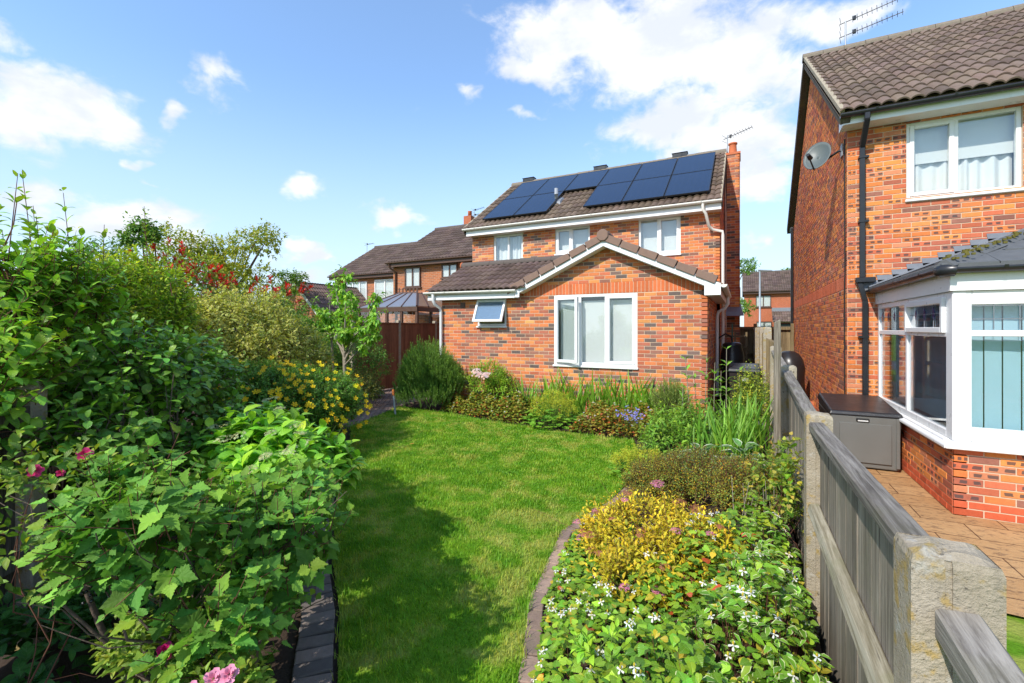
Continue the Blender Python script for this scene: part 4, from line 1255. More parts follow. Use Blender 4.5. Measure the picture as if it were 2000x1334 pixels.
def edging(name, line, off, label, along=False, pitch=.113, cols=((.22, .18, .155), (.25, .195, .165), (.18, .155, .14))):
    pts = [Vector(p) for p in line]
    root = thing(name, (pts[0].x, pts[0].y, 0), label, 'edging')
    # resample
    seg = []; 
    for a, b in zip(pts, pts[1:]):
        k = max(1, int((b - a).length / .01))
        seg += [a.lerp(b, i / k) for i in range(k)]
    s_ = 0; acc = []; prev = seg[0]
    Ms, Ps, Cs = [], [], []
    nxt = 0
    for i, p in enumerate(seg[1:-1], 1):
        s_ += (p - prev).length; prev = p
        if s_ >= nxt:
            nxt += pitch
            t = (seg[min(i + 6, len(seg) - 1)] - seg[max(i - 6, 0)]).normalized(); nrm = Vector((t.y, -t.x))
            c = p + nrm * off
            ang = math.atan2(nrm.y, nrm.x) + random.gauss(0, .03)
            M = Matrix.Rotation(ang, 3, 'Z') @ Matrix.Rotation(random.gauss(0, .015), 3, 'Y') @ Matrix.Rotation(random.gauss(0, .015), 3, 'X')
            if along: M = M @ Matrix.Rotation(math.pi / 2, 3, 'Z')
            Ms.append(np.array(M)); Ps.append((c.x, c.y, (.012 if along else .018) + random.uniform(-.003, .004)))
            k = random.choice(cols); b = random.uniform(.8, 1.2); Cs.append((k[0] * b, k[1] * b, k[2] * b))
    scatter(root, 'paver', PAVER, Ms, Ps, Cs, 'paver', 300, 0, 'pavers')
    return root
el = edging('lawn_edging', [(-.80, -.6), (-.93, .2), (-1.47, 1.16), (-1.92, 1.69), (-2.36, 2.10), (-2.92, 2.53), (-3.77, 3.32), (-4.87, 4.46), (-5.8, 5.45)], -.10, 'row of dark brick pavers edging the lawn under the currant bush')
edging('lawn_edging', [(-.55, .0), (-.86, 1.4), (-1.06, 2.15), (-1.29, 2.78), (-1.48, 3.87), (-1.29, 4.7), (-1.20, 5.4)], .055, 'curved strip of reddish pavers between the lawn and the white flowering bed', pitch=.206, along=True, cols=((.36, .245, .185), (.31, .215, .165), (.27, .19, .15)))

def path():
    root = poly_sheet('path', [(-6.55, 6.1), (-6.93, 7.4), (-7.22, 8.38), (-7.3, 12), (-9.4, 12), (-9.75, 10.4), (-8.62, 8.5), (-7.9, 7.5), (-6.75, 6.05)], -.004, 'soil')
    P = np.array([(-6.5, 6.08), (-6.92, 7.4), (-7.21, 8.38), (-7.4, 11), (-9.3, 11), (-9.7, 10.4), (-8.6, 8.5), (-7.88, 7.5), (-6.75, 6.05)])
    Ms, Ps, Cs = [], [], []
    A = R(35)
    for i in range(-70, 70):
        for j in range(-40, 40):
            u = (i + (.5 if j % 2 else 0)) * .207; v = j * .106
            x = -7.6 + u * math.cos(A + 1.57) - v * math.sin(A + 1.57); y = 8.2 + u * math.sin(A + 1.57) + v * math.cos(A + 1.57)
            ins = False
            for q in range(len(P)):
                a, b = P[q], P[(q + 1) % len(P)]
                if (a[1] > y) != (b[1] > y) and x < (b[0] - a[0]) * (y - a[1]) / (b[1] - a[1]) + a[0]: ins = not ins
            if not ins: continue
            Ms.append(np.array(Matrix.Rotation(A + 1.57 + random.gauss(0, .01), 3, 'Z'))); Ps.append((x, y, .02 + random.uniform(-.003, .004)))
            b = random.uniform(.75, 1.2); Cs.append((.24 * b, .165 * b, .14 * b))
    scatter(root, 'paver', PAVER, Ms, Ps, Cs, 'paver', 300, 0, 'pavers')
path()

# ------------------------------------------------------------------ fences
def conc_post(parent, x, y, z0, z1, w_=.125, dp=.11):
    """concrete fence post with side slots and a weathered top"""
    mb = MB(); n = 5
    def outline(k):
        return [(x - w_ / 2 * k, y - dp / 2 * k), (x - .018 , y - dp / 2 * k), (x - .018, y - dp / 2 * k + .004), (x - .006, y - dp / 2 * k + .004), (x - .006, y - dp / 2 * k), (x + w_ / 2 * k, y - dp / 2 * k), (x + w_ / 2 * k, y + dp / 2 * k), (x - w_ / 2 * k, y + dp / 2 * k)]
    levels = [(z0, 1.0), (z1 - .015, 1.0), (z1, .93)]
    vs = []
    for z, k in levels: vs += [(a, b, z) for a, b in outline(k)]
    fs = []
    for i in range(len(levels) - 1):
        for q in range(8): fs.append((i * 8 + q, i * 8 + (q + 1) % 8, (i + 1) * 8 + (q + 1) % 8, (i + 1) * 8 + q))
    mb.add(vs, fs)
    # lumpy top
    m_ = 7
    tv = []; tf = []
    for j in range(m_):
        for i in range(m_):
            u, v = i / (m_ - 1), j / (m_ - 1)
            e = min(u, v, 1 - u, 1 - v)
            tv.append((x + (u - .5) * w_ * .93, y + (v - .5) * dp * .93, z1 + (random.uniform(.0, .012) if e > 0 else -.002)))
    for j in range(m_ - 1):
        for i in range(m_ - 1): a = j * m_ + i; tf.append((a, a + 1, a + m_ + 1, a + m_))
    mb.add(tv, tf)
    return mb.build('post', 'concrete', parent)

def fence_right():
    t = thing('garden_fence', (.36, 1.2, 0), 'weathered grey board fence with concrete posts along the right-hand boundary', 'fence')
    posts = [(1.25, 1.39), (3.04, 1.37), (4.90, 1.50), (6.75, 1.61)]
    for y, z in posts: conc_post(t, .375, y, -.1, z, .14 if y < 2 else .122, .12)
    def bay(y0, y1, za, zb, boards=True, low=None):
        f = lambda y, k: k + (zb - za) * (y - y0) / (y1 - y0)
        # cap rail: top board and side
        MB().hexa([(.325, y0, f(y0, za) - .05), (.395, y0, f(y0, za) - .05), (.395, y1, f(y1, za) - .05), (.325, y1, f(y1, za) - .05), (.325, y0, f(y0, za) - .004), (.395, y0, f(y0, za)), (.395, y1, f(y1, za)), (.325, y1, f(y1, za) - .004)]).build('rail', 'rail_wood', t, bev=.006)
        if low:
            MB().hexa([(.315, y0, low - .03), (.372, y0, low - .05), (.372, y1, low - .05), (.315, y1, low - .03), (.330, y0, low + .012), (.372, y0, low + .025), (.372, y1, low + .02), (.330, y1, low + .012)]).build('rail', 'rail_wood_side', t, bev=.005)
        if boards:
            y = y0
            while y < y1 - .02:
                b = min(random.uniform(.092, .118), y1 - y); a = random.uniform(-.002, .002)
                z1 = f(y, za) - .052
                # feather edge board, thick edge overlapping the next
                MB().hexa([(.374 + a, y, .05), (.388 + a, y, .05), (.388 + a, y + b - .0015, .05), (.3745 + a, y + b - .0015, .05), (.374 + a, y, z1), (.388 + a, y, z1), (.388 + a, y + b - .0015, z1), (.3745 + a, y + b - .0015, z1)]).build('board', 'fence_wood', t)
                y += b
    bay(1.31, 2.98, 1.365, 1.335, low=.87)
    bay(3.10, 4.84, 1.345, 1.465, low=.85)
    bay(4.96, 6.69, 1.47, 1.57, low=.9)
    # bare rails of the bay beside the camera, dropping towards the viewer
    MB().hexa([(.34, .1, 1.16), (.41, .1, 1.16), (.41, 1.19, 1.235), (.34, 1.19, 1.235), (.34, .1, 1.22), (.41, .1, 1.225), (.41, 1.19, 1.30), (.34, 1.19, 1.295)]).build('rail', 'rail_wood', t, bev=.006)
    y = .1
    while y < 1.15:
        b = .105
        MB().hexa([(.375, y, .0), (.395, y, .0), (.395, y + b, .0), (.386, y + b, .0), (.375, y, 1.1), (.395, y, 1.1), (.395, y + b, 1.1), (.386, y + b, 1.1)]).build('board', 'fence_wood', t)
        y += b
    # slim timber upright on the garden side
    p = thing('timber_post', (.27, 4.62, 0), 'tall slim grey timber post standing against the boundary fence', 'post')
    MB().hexa([(.24, 4.58, .1), (.30, 4.58, .1), (.30, 4.66, .1), (.24, 4.66, .1), (.245, 4.59, 1.90), (.295, 4.59, 1.93), (.295, 4.65, 1.93), (.245, 4.65, 1.90)]).build('upright', 'fence_wood', p, bev=.006)
    MB().box(.296, .312, 4.55, 4.68, .7, .76).build('batten', 'fence_wood', p)
    # taller close board fence further back
    t2 = thing('garden_fence', (.34, 8.6, 0), 'taller vertical board fence between the two houses', 'fence')
    y = 6.9
    for yy in (8.6, 10.45, 12.3, 14.15, 16.0): conc_post(t2, .36, yy, -.05, 1.86, .12, .11)
    while y < 17.1:
        b = .11; z1 = 1.72 + .012 * (y - 7) + (0 if y > 8.6 else -.05)
        if not any(abs(y + b / 2 - q) < .09 for q in (8.6, 10.45, 12.3, 14.15, 16.0)):
            MB().hexa([(.335, y, .05), (.355, y, .05), (.355, y + b, .05), (.346, y + b, .05), (.335, y, z1), (.355, y, z1), (.355, y + b, z1), (.346, y + b, z1)]).build('board', 'gate_wood', t2)
        y += b
    for z in (.4, 1.1, 1.6):
        MB().box(.357, .40, 6.92, 17.1, z, z + .07).build('rail', 'gate_wood', t2)
fence_right()

def back_gate():
    t = thing('back_fence', (.5, 17.2, 0), 'mossy brown board fence closing the passage between the houses', 'fence')
    x = -.6
    while x < 1.46:
        b = .125
        MB().hexa([(x, 17.20, 0), (x + b, 17.21, 0), (x + b, 17.23, 0), (x, 17.23, 0), (x, 17.20, 1.9), (x + b, 17.21, 1.9), (x + b, 17.23, 1.9), (x, 17.23, 1.9)]).build('board', 'gate_wood', t)
        x += b
    for z in (.25, .98, 1.80):
        MB().box(-.6, .32, 17.12, 17.195, z, z + .09).build('rail', 'gate_wood', t)
        MB().box(.40, 1.46, 17.12, 17.195, z, z + .09).build('rail', 'gate_wood', t)
    for x in (-.58, .36, 1.42):
        MB().box(x - .045, x + .045, 17.09, 17.19, 0, 2.0).build('post', 'gate_wood', t, bev=.008)
back_gate()

def panel_fence():
    """red-brown close board fence left of the house"""
    t = thing('garden_fence', (-9.5, 10.9, 0), 'red-brown vertical board fence with concrete posts left of the house', 'fence')
    for y in (9.05, 10.9, 12.75, 14.6): conc_post(t, -9.5, y, 0, 2.09, .11, .12)
    for a, b in ((9.11, 10.84), (10.96, 12.69), (12.81, 14.54)):
        y = a
        while y < b - .01:
            w_ = .096
            MB().hexa([(-9.46, y, .05), (-9.448, y, .05), (-9.436, y + w_, .05), (-9.46, y + w_, .05), (-9.46, y, 1.98), (-9.448, y, 1.98), (-9.436, y + w_, 1.98), (-9.46, y + w_, 1.98)]).build('board', 'red_fence_wood', t)
            y += w_
        MB().box(-9.50, -9.42, a, b, 1.98, 2.02).build('capping', 'red_fence_wood', t)
panel_fence()

def fence_left():
    t = thing('garden_fence', (-3.75, 1.1, 0), 'dark shaded timber fence with concrete posts behind the left-hand shrubs', 'fence')
    o0 = Vector((-3.75, 1.1, 0))
    for d, s0, s1, posts in ((Vector((-5.75, 8.1, 0)).normalized(), -2.0, 0.0, (-1.9, -.02)), (Vector((-5.75, 2.6, 0)).normalized(), 0.0, 5.8, (1.9, 3.8, 5.7))):
        nrm = Vector((d.y, -d.x, 0))
        for s_ in posts:
            p = o0 + d * s_
            m_ = Matrix.Rotation(math.atan2(d.y, d.x), 3, 'Z')
            vs = [p + m_ @ Vector((a, b, z)) for z in (-.05, 1.55) for a, b in ((-.055, -.06), (.055, -.06), (.055, .06), (-.055, .06))]
            MB().hexa(vs).build('post', 'concrete', t, bev=.008)
        s_ = s0
        while s_ < s1:
            b = .10; p = o0 + d * s_ - nrm * .02; q = o0 + d * (s_ + b) - nrm * .03
            n_ = nrm * .018
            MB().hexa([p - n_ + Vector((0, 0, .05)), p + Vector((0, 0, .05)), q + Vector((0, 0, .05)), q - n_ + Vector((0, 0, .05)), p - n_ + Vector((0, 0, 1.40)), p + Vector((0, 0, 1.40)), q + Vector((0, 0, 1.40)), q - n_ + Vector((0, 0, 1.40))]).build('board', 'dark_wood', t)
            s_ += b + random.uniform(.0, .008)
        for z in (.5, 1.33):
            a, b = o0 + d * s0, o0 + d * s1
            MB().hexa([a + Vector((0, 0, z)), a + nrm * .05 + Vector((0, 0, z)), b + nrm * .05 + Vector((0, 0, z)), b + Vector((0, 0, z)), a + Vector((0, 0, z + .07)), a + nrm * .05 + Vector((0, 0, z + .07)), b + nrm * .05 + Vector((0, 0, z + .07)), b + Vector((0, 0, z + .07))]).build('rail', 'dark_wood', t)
fence_left()

# ------------------------------------------------------------------ neighbouring buildings
def far_window(parent, fr, u0, u1, v0, v1, m='brown_plastic', mull=1, lit='blind_white'):
    f = .055
    mb = MB().box(u0, u0 + f, -.07, .05, v0, v1).box(u1 - f, u1, -.07, .05, v0, v1).box(u0 + f, u1 - f, -.07, .05, v0, v0 + f).box(u0 + f, u1 - f, -.07, .05, v1 - f, v1)
    for i in range(mull):
        x = u0 + (u1 - u0) * (i + 1) / (mull + 1); mb.box(x - .03, x + .03, -.07, .05, v0 + f, v1 - f)
    w_ = mb.build('window', m, parent, fr)
    MB().box(u0 + .02, u1 - .02, -.055, -.045, v0 + .02, v1 - .02).build('pane', 'glass', w_, fr)
    MB().box(u0 + .02, u1 - .02, -.012, .02, v0 + .02, v1 - .02).build('blind', lit, w_, fr)
    MB().box(u0 - .05, u1 + .05, -.10, .0, v0 - .06, v0 - .004).build('sill', m, w_, fr)
    return w_

def semi(name, x0, x1, d0, depth, eave, rise, label, brick='far_brick', wins=(), wm='brown_plastic', gm='brown_plastic', gauge=.335, ridge=True, indiv=0, tcol=(.125, .088, .072)):
    t = thing(name, (x0, d0, 0), label, 'house')
    h = depth / 2
    MB().extrude([(x0, d0, 0), (x0, d0 + depth, 0), (x0, d0 + depth, eave), (x0, d0 + h, eave + rise - .1), (x0, d0, eave)], (x1 - x0, 0, 0)).build('wall', brick, t)
    e = Vector((x0 - .15, d0 - .35, eave + .02)); rg = Vector((x0 - .15, d0 + h, eave + rise))
    V = rg - e
    rf = roof_slope(t, 'roof', e, (1, 0, 0), V, x1 - x0 + .3, V.length, tcol, indiv, None, 'tile_plain', TILE_LO, gauge)
    MB().hexa([(x0 - .15, d0 + depth + .35, eave), (x1 + .15, d0 + depth + .35, eave), (x1 + .15, d0 + h, eave + rise - .03), (x0 - .15, d0 + h, eave + rise - .03), (x0 - .15, d0 + depth + .35, eave + .05), (x1 + .15, d0 + depth + .35, eave + .05), (x1 + .15, d0 + h, eave + rise + .02), (x0 - .15, d0 + h, eave + rise + .02)]).build('roof', 'tile_dark', t)
    ridge_tiles(rf, (x0 - .15, d0 + h, eave + rise + .04), (x1 + .15, d0 + h, eave + rise + .04), .12, 'tile_dark')
    MB().box(x0 - .12, x1 + .12, d0 - .32, d0 - .29, eave - .18, eave + .03).build('fascia', gm, t)
    MB().box(x0 - .12, x1 + .12, d0 - .29, d0 - .002, eave - .18, eave - .165).build('soffit', gm, t)
    gutter(t, (x0 - .15, d0 - .38, eave + .02), (x1 + .15, d0 - .38, eave + .02), .06, gm, False)
    fr = Frame((x0, d0, 0), 0)
    for w_ in wins: far_window(t, fr, *w_[:4], m=w_[4] if len(w_) > 4 else wm, mull=w_[5] if len(w_) > 5 else 1)
    return t, fr

def neighbours():
    b, fr = semi('neighbour_house', -14.6, -8.2, 16.4, 7.0, 4.85, 2.3, 'brick house with brown windows and gutters behind the glass roofed conservatory', wins=[(.73, 1.62, 3.72, 4.62), (2.8, 3.62, 4.05, 4.64), (4.8, 5.9, 3.6, 4.6)])
    MB().tube([(-14.55, 16.02, 4.82), (-14.5, 16.1, 4.6), (-14.4, 16.34, 4.45), (-14.4, 16.34, .2)], .045, 8).build('downpipe', 'brown_plastic', b)
    MB().box(-13.1, -12.65, 20.1, 20.6, 6.9, 7.75).build('chimney', 'far_brick_red', b)
    MB().lathe([(.0, 0), (.11, 0), (.1, .25), (.12, .28), (0, .28)], (-12.87, 20.35, 7.75), 12).build('chimney_pot', 'terracotta', b)
    yagi((-12.5, 20.2, 7.2), .85, [(.55, 0, .02), (.8, 0, .05)], 'small aerial beside the chimney of the brown windowed house', reach=.8, elements=7, direction=(1, -.2, 0))
    c, fr = semi('neighbour_house', -21.6, -15.0, 19.2, 7.0, 4.85, 2.35, 'brick house with white windows, furthest left of the terrace', wins=[(1.0, 2.6, 3.3, 4.5, 'upvc', 2), (3.2, 4.7, 3.3, 4.55, 'upvc', 1), (5.9, 6.35, 3.1, 4.6, 'upvc', 0), (1.0, 2.4, 1.0, 2.2, 'upvc', 1)])
    yagi((-22.2, 22.4, 6.9), .6, [(.5, 0, .02)], 'small aerial at the gable end of the furthest left house', reach=.7, elements=6, direction=(1, 0, 0))
    # low gabled garage beyond the cherry tree
    g = thing('garage', (-21, 17, 0), 'low brick garage with a brown tiled roof half hidden by the shrubs', 'garage')
    x0, x1, d0, d1, e, rz = -21.2, -18.4, 15.2, 20.2, 2.75, 4.05
    MB().extrude([(x0, d0, 0), (x1, d0, 0), (x1, d0, e), ((x0 + x1) / 2, d0, rz), (x0, d0, e)], (0, d1 - d0, 0)).build('wall', 'far_brick', g)
    xm = (x0 + x1) / 2
    for s_ in (-1, 1):
        xe = x0 - .2 if s_ < 0 else x1 + .2
        P0 = Vector((xe, d1 + .1, e - .12)) if s_ < 0 else Vector((xe, d0 - .1, e - .12))
        U = Vector((0, -1, 0)) if s_ < 0 else Vector((0, 1, 0))
        V = Vector((xm - xe, 0, rz - e + .18))
        roof_slope(g, 'roof', P0, U, V, d1 - d0 + .2, V.length, (.16, .11, .09), 0, None, 'tile_plain', TILE_LO)
        MB().extrude([(xm, d0 - .11, rz + .08), (xe, d0 - .11, e - .10), (xe, d0 - .11, e - .28), (xm, d0 - .11, rz - .1)], (0, .03, 0)).build('bargeboard', 'soffit', g)
    low = thing('neighbour_house', (-17.5, 24, 0), 'distant low tiled roof left of the cherry tree', 'house')
    MB().box(-30, -24.0, 26, 31, 0, 4.0).build('wall', 'far_brick', low)
    V = Vector((0, 2.9, 1.6)); roof_slope(low, 'roof', (-30.2, 25.6, 4.0), (1, 0, 0), V, 6.6, V.length, (.16, .11, .09), 0, None, 'tile_plain', TILE_LO)
    # conservatory with polycarbonate roof
    k = thing('conservatory', (-12.6, 13.2, 0), 'conservatory with a brown framed translucent roof and spiked ridge cresting', 'conservatory')
    x0, x1, d0, d1, e, rz = -13.2, -10.4, 12.9, 16.3, 2.62, 3.22
    r0, r1 = Vector((-12.2, 14.2, rz)), Vector((-12.2, 16.3, rz)); 
    r0, r1 = Vector((x0 + .95, 14.1, rz)), Vector((x1 - .95, 14.1, rz))
    cs = [Vector((x0, d0, e)), Vector((x1, d0, e)), Vector((x1, d1, e)), Vector((x0, d1, e))]
    def panes(a, b, c, d, n, m):
        for i in range(n):
            p = [a.lerp(b, i / n), a.lerp(b, (i + 1) / n), d.lerp(c, (i + 1) / n), d.lerp(c, i / n)]
            q = [v.lerp((p[0] + p[1] + p[2] + p[3]) / 4, .03) for v in p]
            MB().extrude(q, (0, 0, .03)).build('roof_panel', m, k)
            MB().tube([p[0] + Vector((0, 0, .03)), p[3] + Vector((0, 0, .03))], .03, 6).build('glazing_bar', 'brown_plastic', k)
        MB().tube([b + Vector((0, 0, .03)), c + Vector((0, 0, .03))], .035, 6).build('glazing_bar', 'brown_plastic', k)
    panes(cs[0], cs[1], r1, r0, 4, 'grey_poly')
    panes(cs[1], cs[2], r1 + Vector((0, 1.4, 0)), r1, 5, 'amber_poly')
    panes(cs[3], cs[0], r0, r0 + Vector((0, 1.4, 0)), 4, 'grey_poly')
    MB().tube([r0, r1], .06, 8).build('ridge', 'brown_plastic', k)
    for i in range(6):
        p = r0.lerp(r1, i / 5)
        MB().extrude([p + Vector((-.06, 0, .04)), p + Vector((.06, 0, .04)), p + Vector((.015, 0, .12)), p + Vector((.05, 0, .16)), p + Vector((0, 0, .24)), p + Vector((-.05, 0, .16)), p + Vector((-.015, 0, .12))], (0, .02, 0)).build('finial', 'brown_plastic', k)
    MB().box(x0 - .05, x1 + .05, d0 - .05, d0 + .03, e - .16, e).box(x1 - .03, x1 + .05, d0, d1, e - .16, e).box(x0 - .05, x0 + .03, d0, d1, e - .16, e).build('eaves_beam', 'brown_plastic', k)
    for i in range(5):
        x = x0 + (x1 - x0) * i / 4; MB().box(x - .05, x + .05, d0 - .03, d0 + .05, 0, e - .16).build('frame_post', 'brown_plastic', k)
    for i in range(1, 5):
        y = d0 + (d1 - d0) * i / 4; MB().box(x1 - .05, x1 + .03, y - .05, y + .05, 0, e - .16).build('frame_post', 'brown_plastic', k)
    MB().box(x0, x1, d0 + .0, d0 + .02, 0, .6).box(x1 - .02, x1, d0, d1, 0, .6).build('low_wall', 'far_brick', k)
    MB().box(x0, x1, d0 + .006, d0 + .012, .6, e - .16).box(x1 - .012, x1 - .006, d0 + .05, d1, .6, e - .16).build('glazing', 'glass', k)
    ca = thing('canopy', (-10.2, 15, 0), 'clear corrugated lean-to canopy beside the conservatory', 'canopy')
    n = 22; vs = []
    for i in range(n):
        x = -10.35 + i * .07; z = 2.52 + .02 * (i % 2) + .0 * i
        vs += [(x, 13.6, z - .18), (x, 16.3, z + .12)]
    MB().add(vs, [(2 * i, 2 * i + 2, 2 * i + 3, 2 * i + 1) for i in range(n - 1)]).build('sheet', 'grey_poly', ca)
    MB().box(-10.35, -8.9, 13.58, 13.64, 2.26, 2.34).box(-10.38, -10.28, 13.56, 13.66, 0, 2.3).box(-8.95, -8.85, 13.56, 13.66, 0, 2.3).build('timber_frame', 'brown_plastic', ca)
    # house across the street
    f, fr = semi('neighbour_house', .1, 6.6, 42.7, 6.4, 4.85, 1.95, 'plain red brick house across the street seen between the two houses', brick='far_brick_red', wins=[(.85, 1.95, 3.6, 4.55), (.9, 2.0, 1.4, 2.4)])
    pr = MB().box(2.3, 5.0, 41.5, 42.7, 0, 2.2).build('porch', 'dark_room', f)
    V = Vector((0, 1.3, .95)); roof_slope(f, 'porch_roof', (2.1, 41.2, 2.35), (1, 0, 0), V, 3.1, V.length, (.15, .105, .085), 0, None, 'tile_plain', TILE_LO)
    MB().box(2.1, 5.2, 42.3, 42.68, 3.2, 3.5).build('flashing', 'lead', f)
    for x in (3.7, 4.35): MB().box(x, x + .5, 41.45, 41.49, 1.2, 2.1).build('door_panel', 'blind_white', f)
    f2, fr2 = semi('neighbour_house', -6.5, -.35, 44.5, 6.4, 3.9, 1.7, 'yellowish brick house end just left of the street lamp', brick='far_brick', wins=[(5.3, 5.9, 1.6, 2.6)])
    l = thing('street_lamp', (.9, 30.8, 0), 'tall grey street lamp between the houses', 'street lamp')
    MB().tube([(.9, 30.8, 0), (.9, 30.8, 1.2), (.9, 30.8, 1.25), (.9, 30.8, 5.25)], [.09, .09, .055, .045], 12).build('column', 'galvanised', l)
    MB().hexa([(.82, 30.72, 5.26), (1.62, 30.74, 5.20), (1.62, 30.88, 5.20), (.82, 30.90, 5.26), (.80, 30.70, 5.36), (1.5, 30.74, 5.30), (1.5, 30.88, 5.30), (.80, 30.92, 5.36)]).build('lantern', 'galvanised', l, bev=.03)
neighbours()

# ------------------------------------------------------------------ garden objects
def objects():
    # storage box
    t = thing('storage_box', (1.43, 7.9, 0), 'grey plastic garden storage box with black lid beside the bay window', 'storage box')
    x0, x1, y0, y1 = 1.05, 1.80, 7.38, 8.45
    MB().hexa([(x0 + .02, y0 + .02, .02), (x1 - .02, y0 + .02, .02), (x1 - .02, y1 - .02, .02), (x0 + .02, y1 - .02, .02), (x0, y0, .70), (x1, y0, .70), (x1, y1, .74), (x0, y1, .74)]).build('body', 'grey_box', t, bev=.015, seg=2)
    MB().hexa([(x0 - .02, y0 - .025, .70), (x1 + .02, y0 - .025, .70), (x1 + .02, y1 + .02, .75), (x0 - .02, y1 + .02, .75), (x0, y0, .755), (x1, y0, .755), (x1, y1, .85), (x0, y1, .85)]).build('lid', 'box_lid', t, bev=.018, seg=3)
    MB().box(x0 + .10, x1 - .10, y0 - .006, y0 + .02, .09, .60).build('front_panel', 'grey_box', t, bev=.004)
    MB().box(1.33, 1.47, y0 - .016, y0 + .01, .622, .668).build('handle', 'rubber', t, bev=.008)
    MB().box(1.345, 1.455, y0 - .019, y0 - .012, .63, .645).build('handle_lip', 'white_strip', t)
    MB().box(x1 - .055, x1 - .015, y0 - .010, y0 + .02, .05, .69).build('corner_strip', 'grey_box', t, bev=.006)
    for i in range(5):
        MB().box(x0 - .006, x0 + .01, y0 + .06, y1 - .06, .12 + i * .12, .20 + i * .12).build('side_slat', 'box_lid', t, bev=.004)
    # leaning offcuts, brick pile, flower pot, covered barbecue
    for i, (dx, hh) in enumerate(((0, .55), (.035, .50), (.075, .46))):
        k = thing('timber_offcut', (1.30 + dx, 9.3, 0), ['front', 'middle', 'rear'][i] + ' brown timber offcut leaning against the house wall behind the storage box', 'timber')
        MB().hexa([(1.10 + dx, 9.2, .0), (1.13 + dx, 9.2, .0), (1.13 + dx, 9.5, .0), (1.10 + dx, 9.5, .0), (1.40 + dx * .6, 9.2, hh), (1.43 + dx * .6, 9.2, hh), (1.43 + dx * .6, 9.5, hh), (1.40 + dx * .6, 9.5, hh)]).build('plank', 'teak', k)
    b = thing('brick_pile', (1.12, 10.6, 0), 'small neat pile of bricks against the flank wall', 'bricks')
    for j in range(6):
        for i in range(2):
            MB().box(1.02 + i * .115, 1.125 + i * .115, 10.5, 10.71, .002 + j * .068, .065 + j * .068).build('brick', 'terracotta', b, bev=.004)
    p = thing('flower_pot', (.86, 10.9, 0), 'stone flower pot of pale violet pansies by the neighbouring passage', 'flower pot')
    MB().lathe([(0, 0), (.13, 0), (.17, .30), (.18, .33), (.15, .33), (.14, .28), (0, .28)], (.86, 10.9, 0), 16).build('pot', 'concrete', p)
    pl = MB()
    for i in range(16):
        a = random.random() * 6.3; r_ = random.random() * .13; c = Vector((.86 + r_ * math.cos(a), 10.9 + r_ * math.sin(a), .36 + random.random() * .09))
        for q in range(5):
            th = q * 1.2566; pl.add([c, c + Vector((math.cos(th - .5) * .035, -.012, math.sin(th - .5) * .035)), c + Vector((math.cos(th) * .045, -.016, math.sin(th) * .045)), c + Vector((math.cos(th + .5) * .035, -.012, math.sin(th + .5) * .035))], [(0, 1, 2, 3)])
    pl.build('flower', 'pansy', p)
    bb = thing('covered_barbecue', (1.0, 12.9, 0), 'barbecue under a glossy black cover in the neighbouring passage', 'barbecue')
    prof = [(.0, 1.30), (.12, 1.29), (.22, 1.22), (.30, 1.08), (.33, .9), (.31, .6), (.33, .3), (.34, .02)]
    vs = []; n = 28
    for r_, z in prof:
        for k in range(n):
            a = 2 * math.pi * k / n; rr = r_ * (1 + .06 * math.sin(6 * a + z * 4) * (1.3 - z)); vs.append((1.0 + rr * 1.0 * math.cos(a), 12.9 + rr * 1.2 * math.sin(a), z))
    MB().add(vs, [(i * n + k, i * n + (k + 1) % n, (i + 1) * n + (k + 1) % n, (i + 1) * n + k) for i in range(len(prof) - 1) for k in range(n)][::1], True).build('cover', 'box_lid', bb)
    # water butt on its stand, with diverter pipe
    w_ = thing('water_butt', (-.22, 11.7, 0), 'black plastic water butt in the side passage by the downpipe', 'water butt')
    MB().lathe([(0, .42), (.20, .42), (.235, .6), (.25, .95), (.25, 1.0), (.255, 1.02), (.25, 1.04), (.245, 1.25), (.20, 1.42), (.205, 1.44), (.205, 1.48), (.14, 1.52), (0, 1.53)], (-.22, 11.7, 0), 22).build('barrel', 'black_plastic', w_)
    MB().lathe([(0, .0), (.26, .0), (.22, .41), (.0, .41)], (-.22, 11.7, 0), 16).build('stand', 'black_plastic', w_)
    MB().tube([(-.22, 11.7, 1.5), (-.24, 11.65, 1.66), (-.36, 11.5, 1.72), (-.50, 11.36, 1.62)], .018, 8).build('hose', 'rubber', w_)
    MB().box(-.235, -.205, 11.68, 11.71, 1.5, 1.95).build('tap_rod', 'green_plastic', w_)
    bn = thing('wheelie_bin', (.02, 10.4, 0), 'black lidded bin with a pale sticker in the side passage', 'bin')
    MB().hexa([(-.22, 10.2, .03), (.26, 10.2, .03), (.26, 10.6, .03), (-.22, 10.6, .03), (-.27, 10.12, .98), (.31, 10.12, .98), (.31, 10.68, .98), (-.27, 10.68, .98)]).build('body', 'bin_brown', bn, bev=.02, seg=2)
    MB().hexa([(-.29, 10.08, .98), (.33, 10.08, .98), (.33, 10.72, .98), (-.29, 10.72, .98), (-.27, 10.12, 1.05), (.31, 10.12, 1.05), (.31, 10.70, 1.12), (-.27, 10.70, 1.12)]).build('lid', 'black_plastic', bn, bev=.02, seg=2)
    MB().box(-.02, .10, 10.095, 10.11, .80, .87).build('sticker', 'white_strip', bn)
    tr = thing('trellis', (-.45, 12.9, 0), 'small weathered wooden trellis against the passage fence', 'trellis')
    for i in range(5): MB().box(-.48, .10, 13.0, 13.03, .5 + i * .28, .54 + i * .28).build('slat', 'gate_wood', tr)
    for x in (-.46, -.2, .06): MB().box(x, x + .04, 13.03, 13.06, .2, 1.75).build('upright', 'gate_wood', tr)
    # stake at the lawn edge
    s_ = thing('stake', (-6.95, 7.55, 0), 'thin grey metal stake with an orange tip at the far corner of the lawn', 'stake')
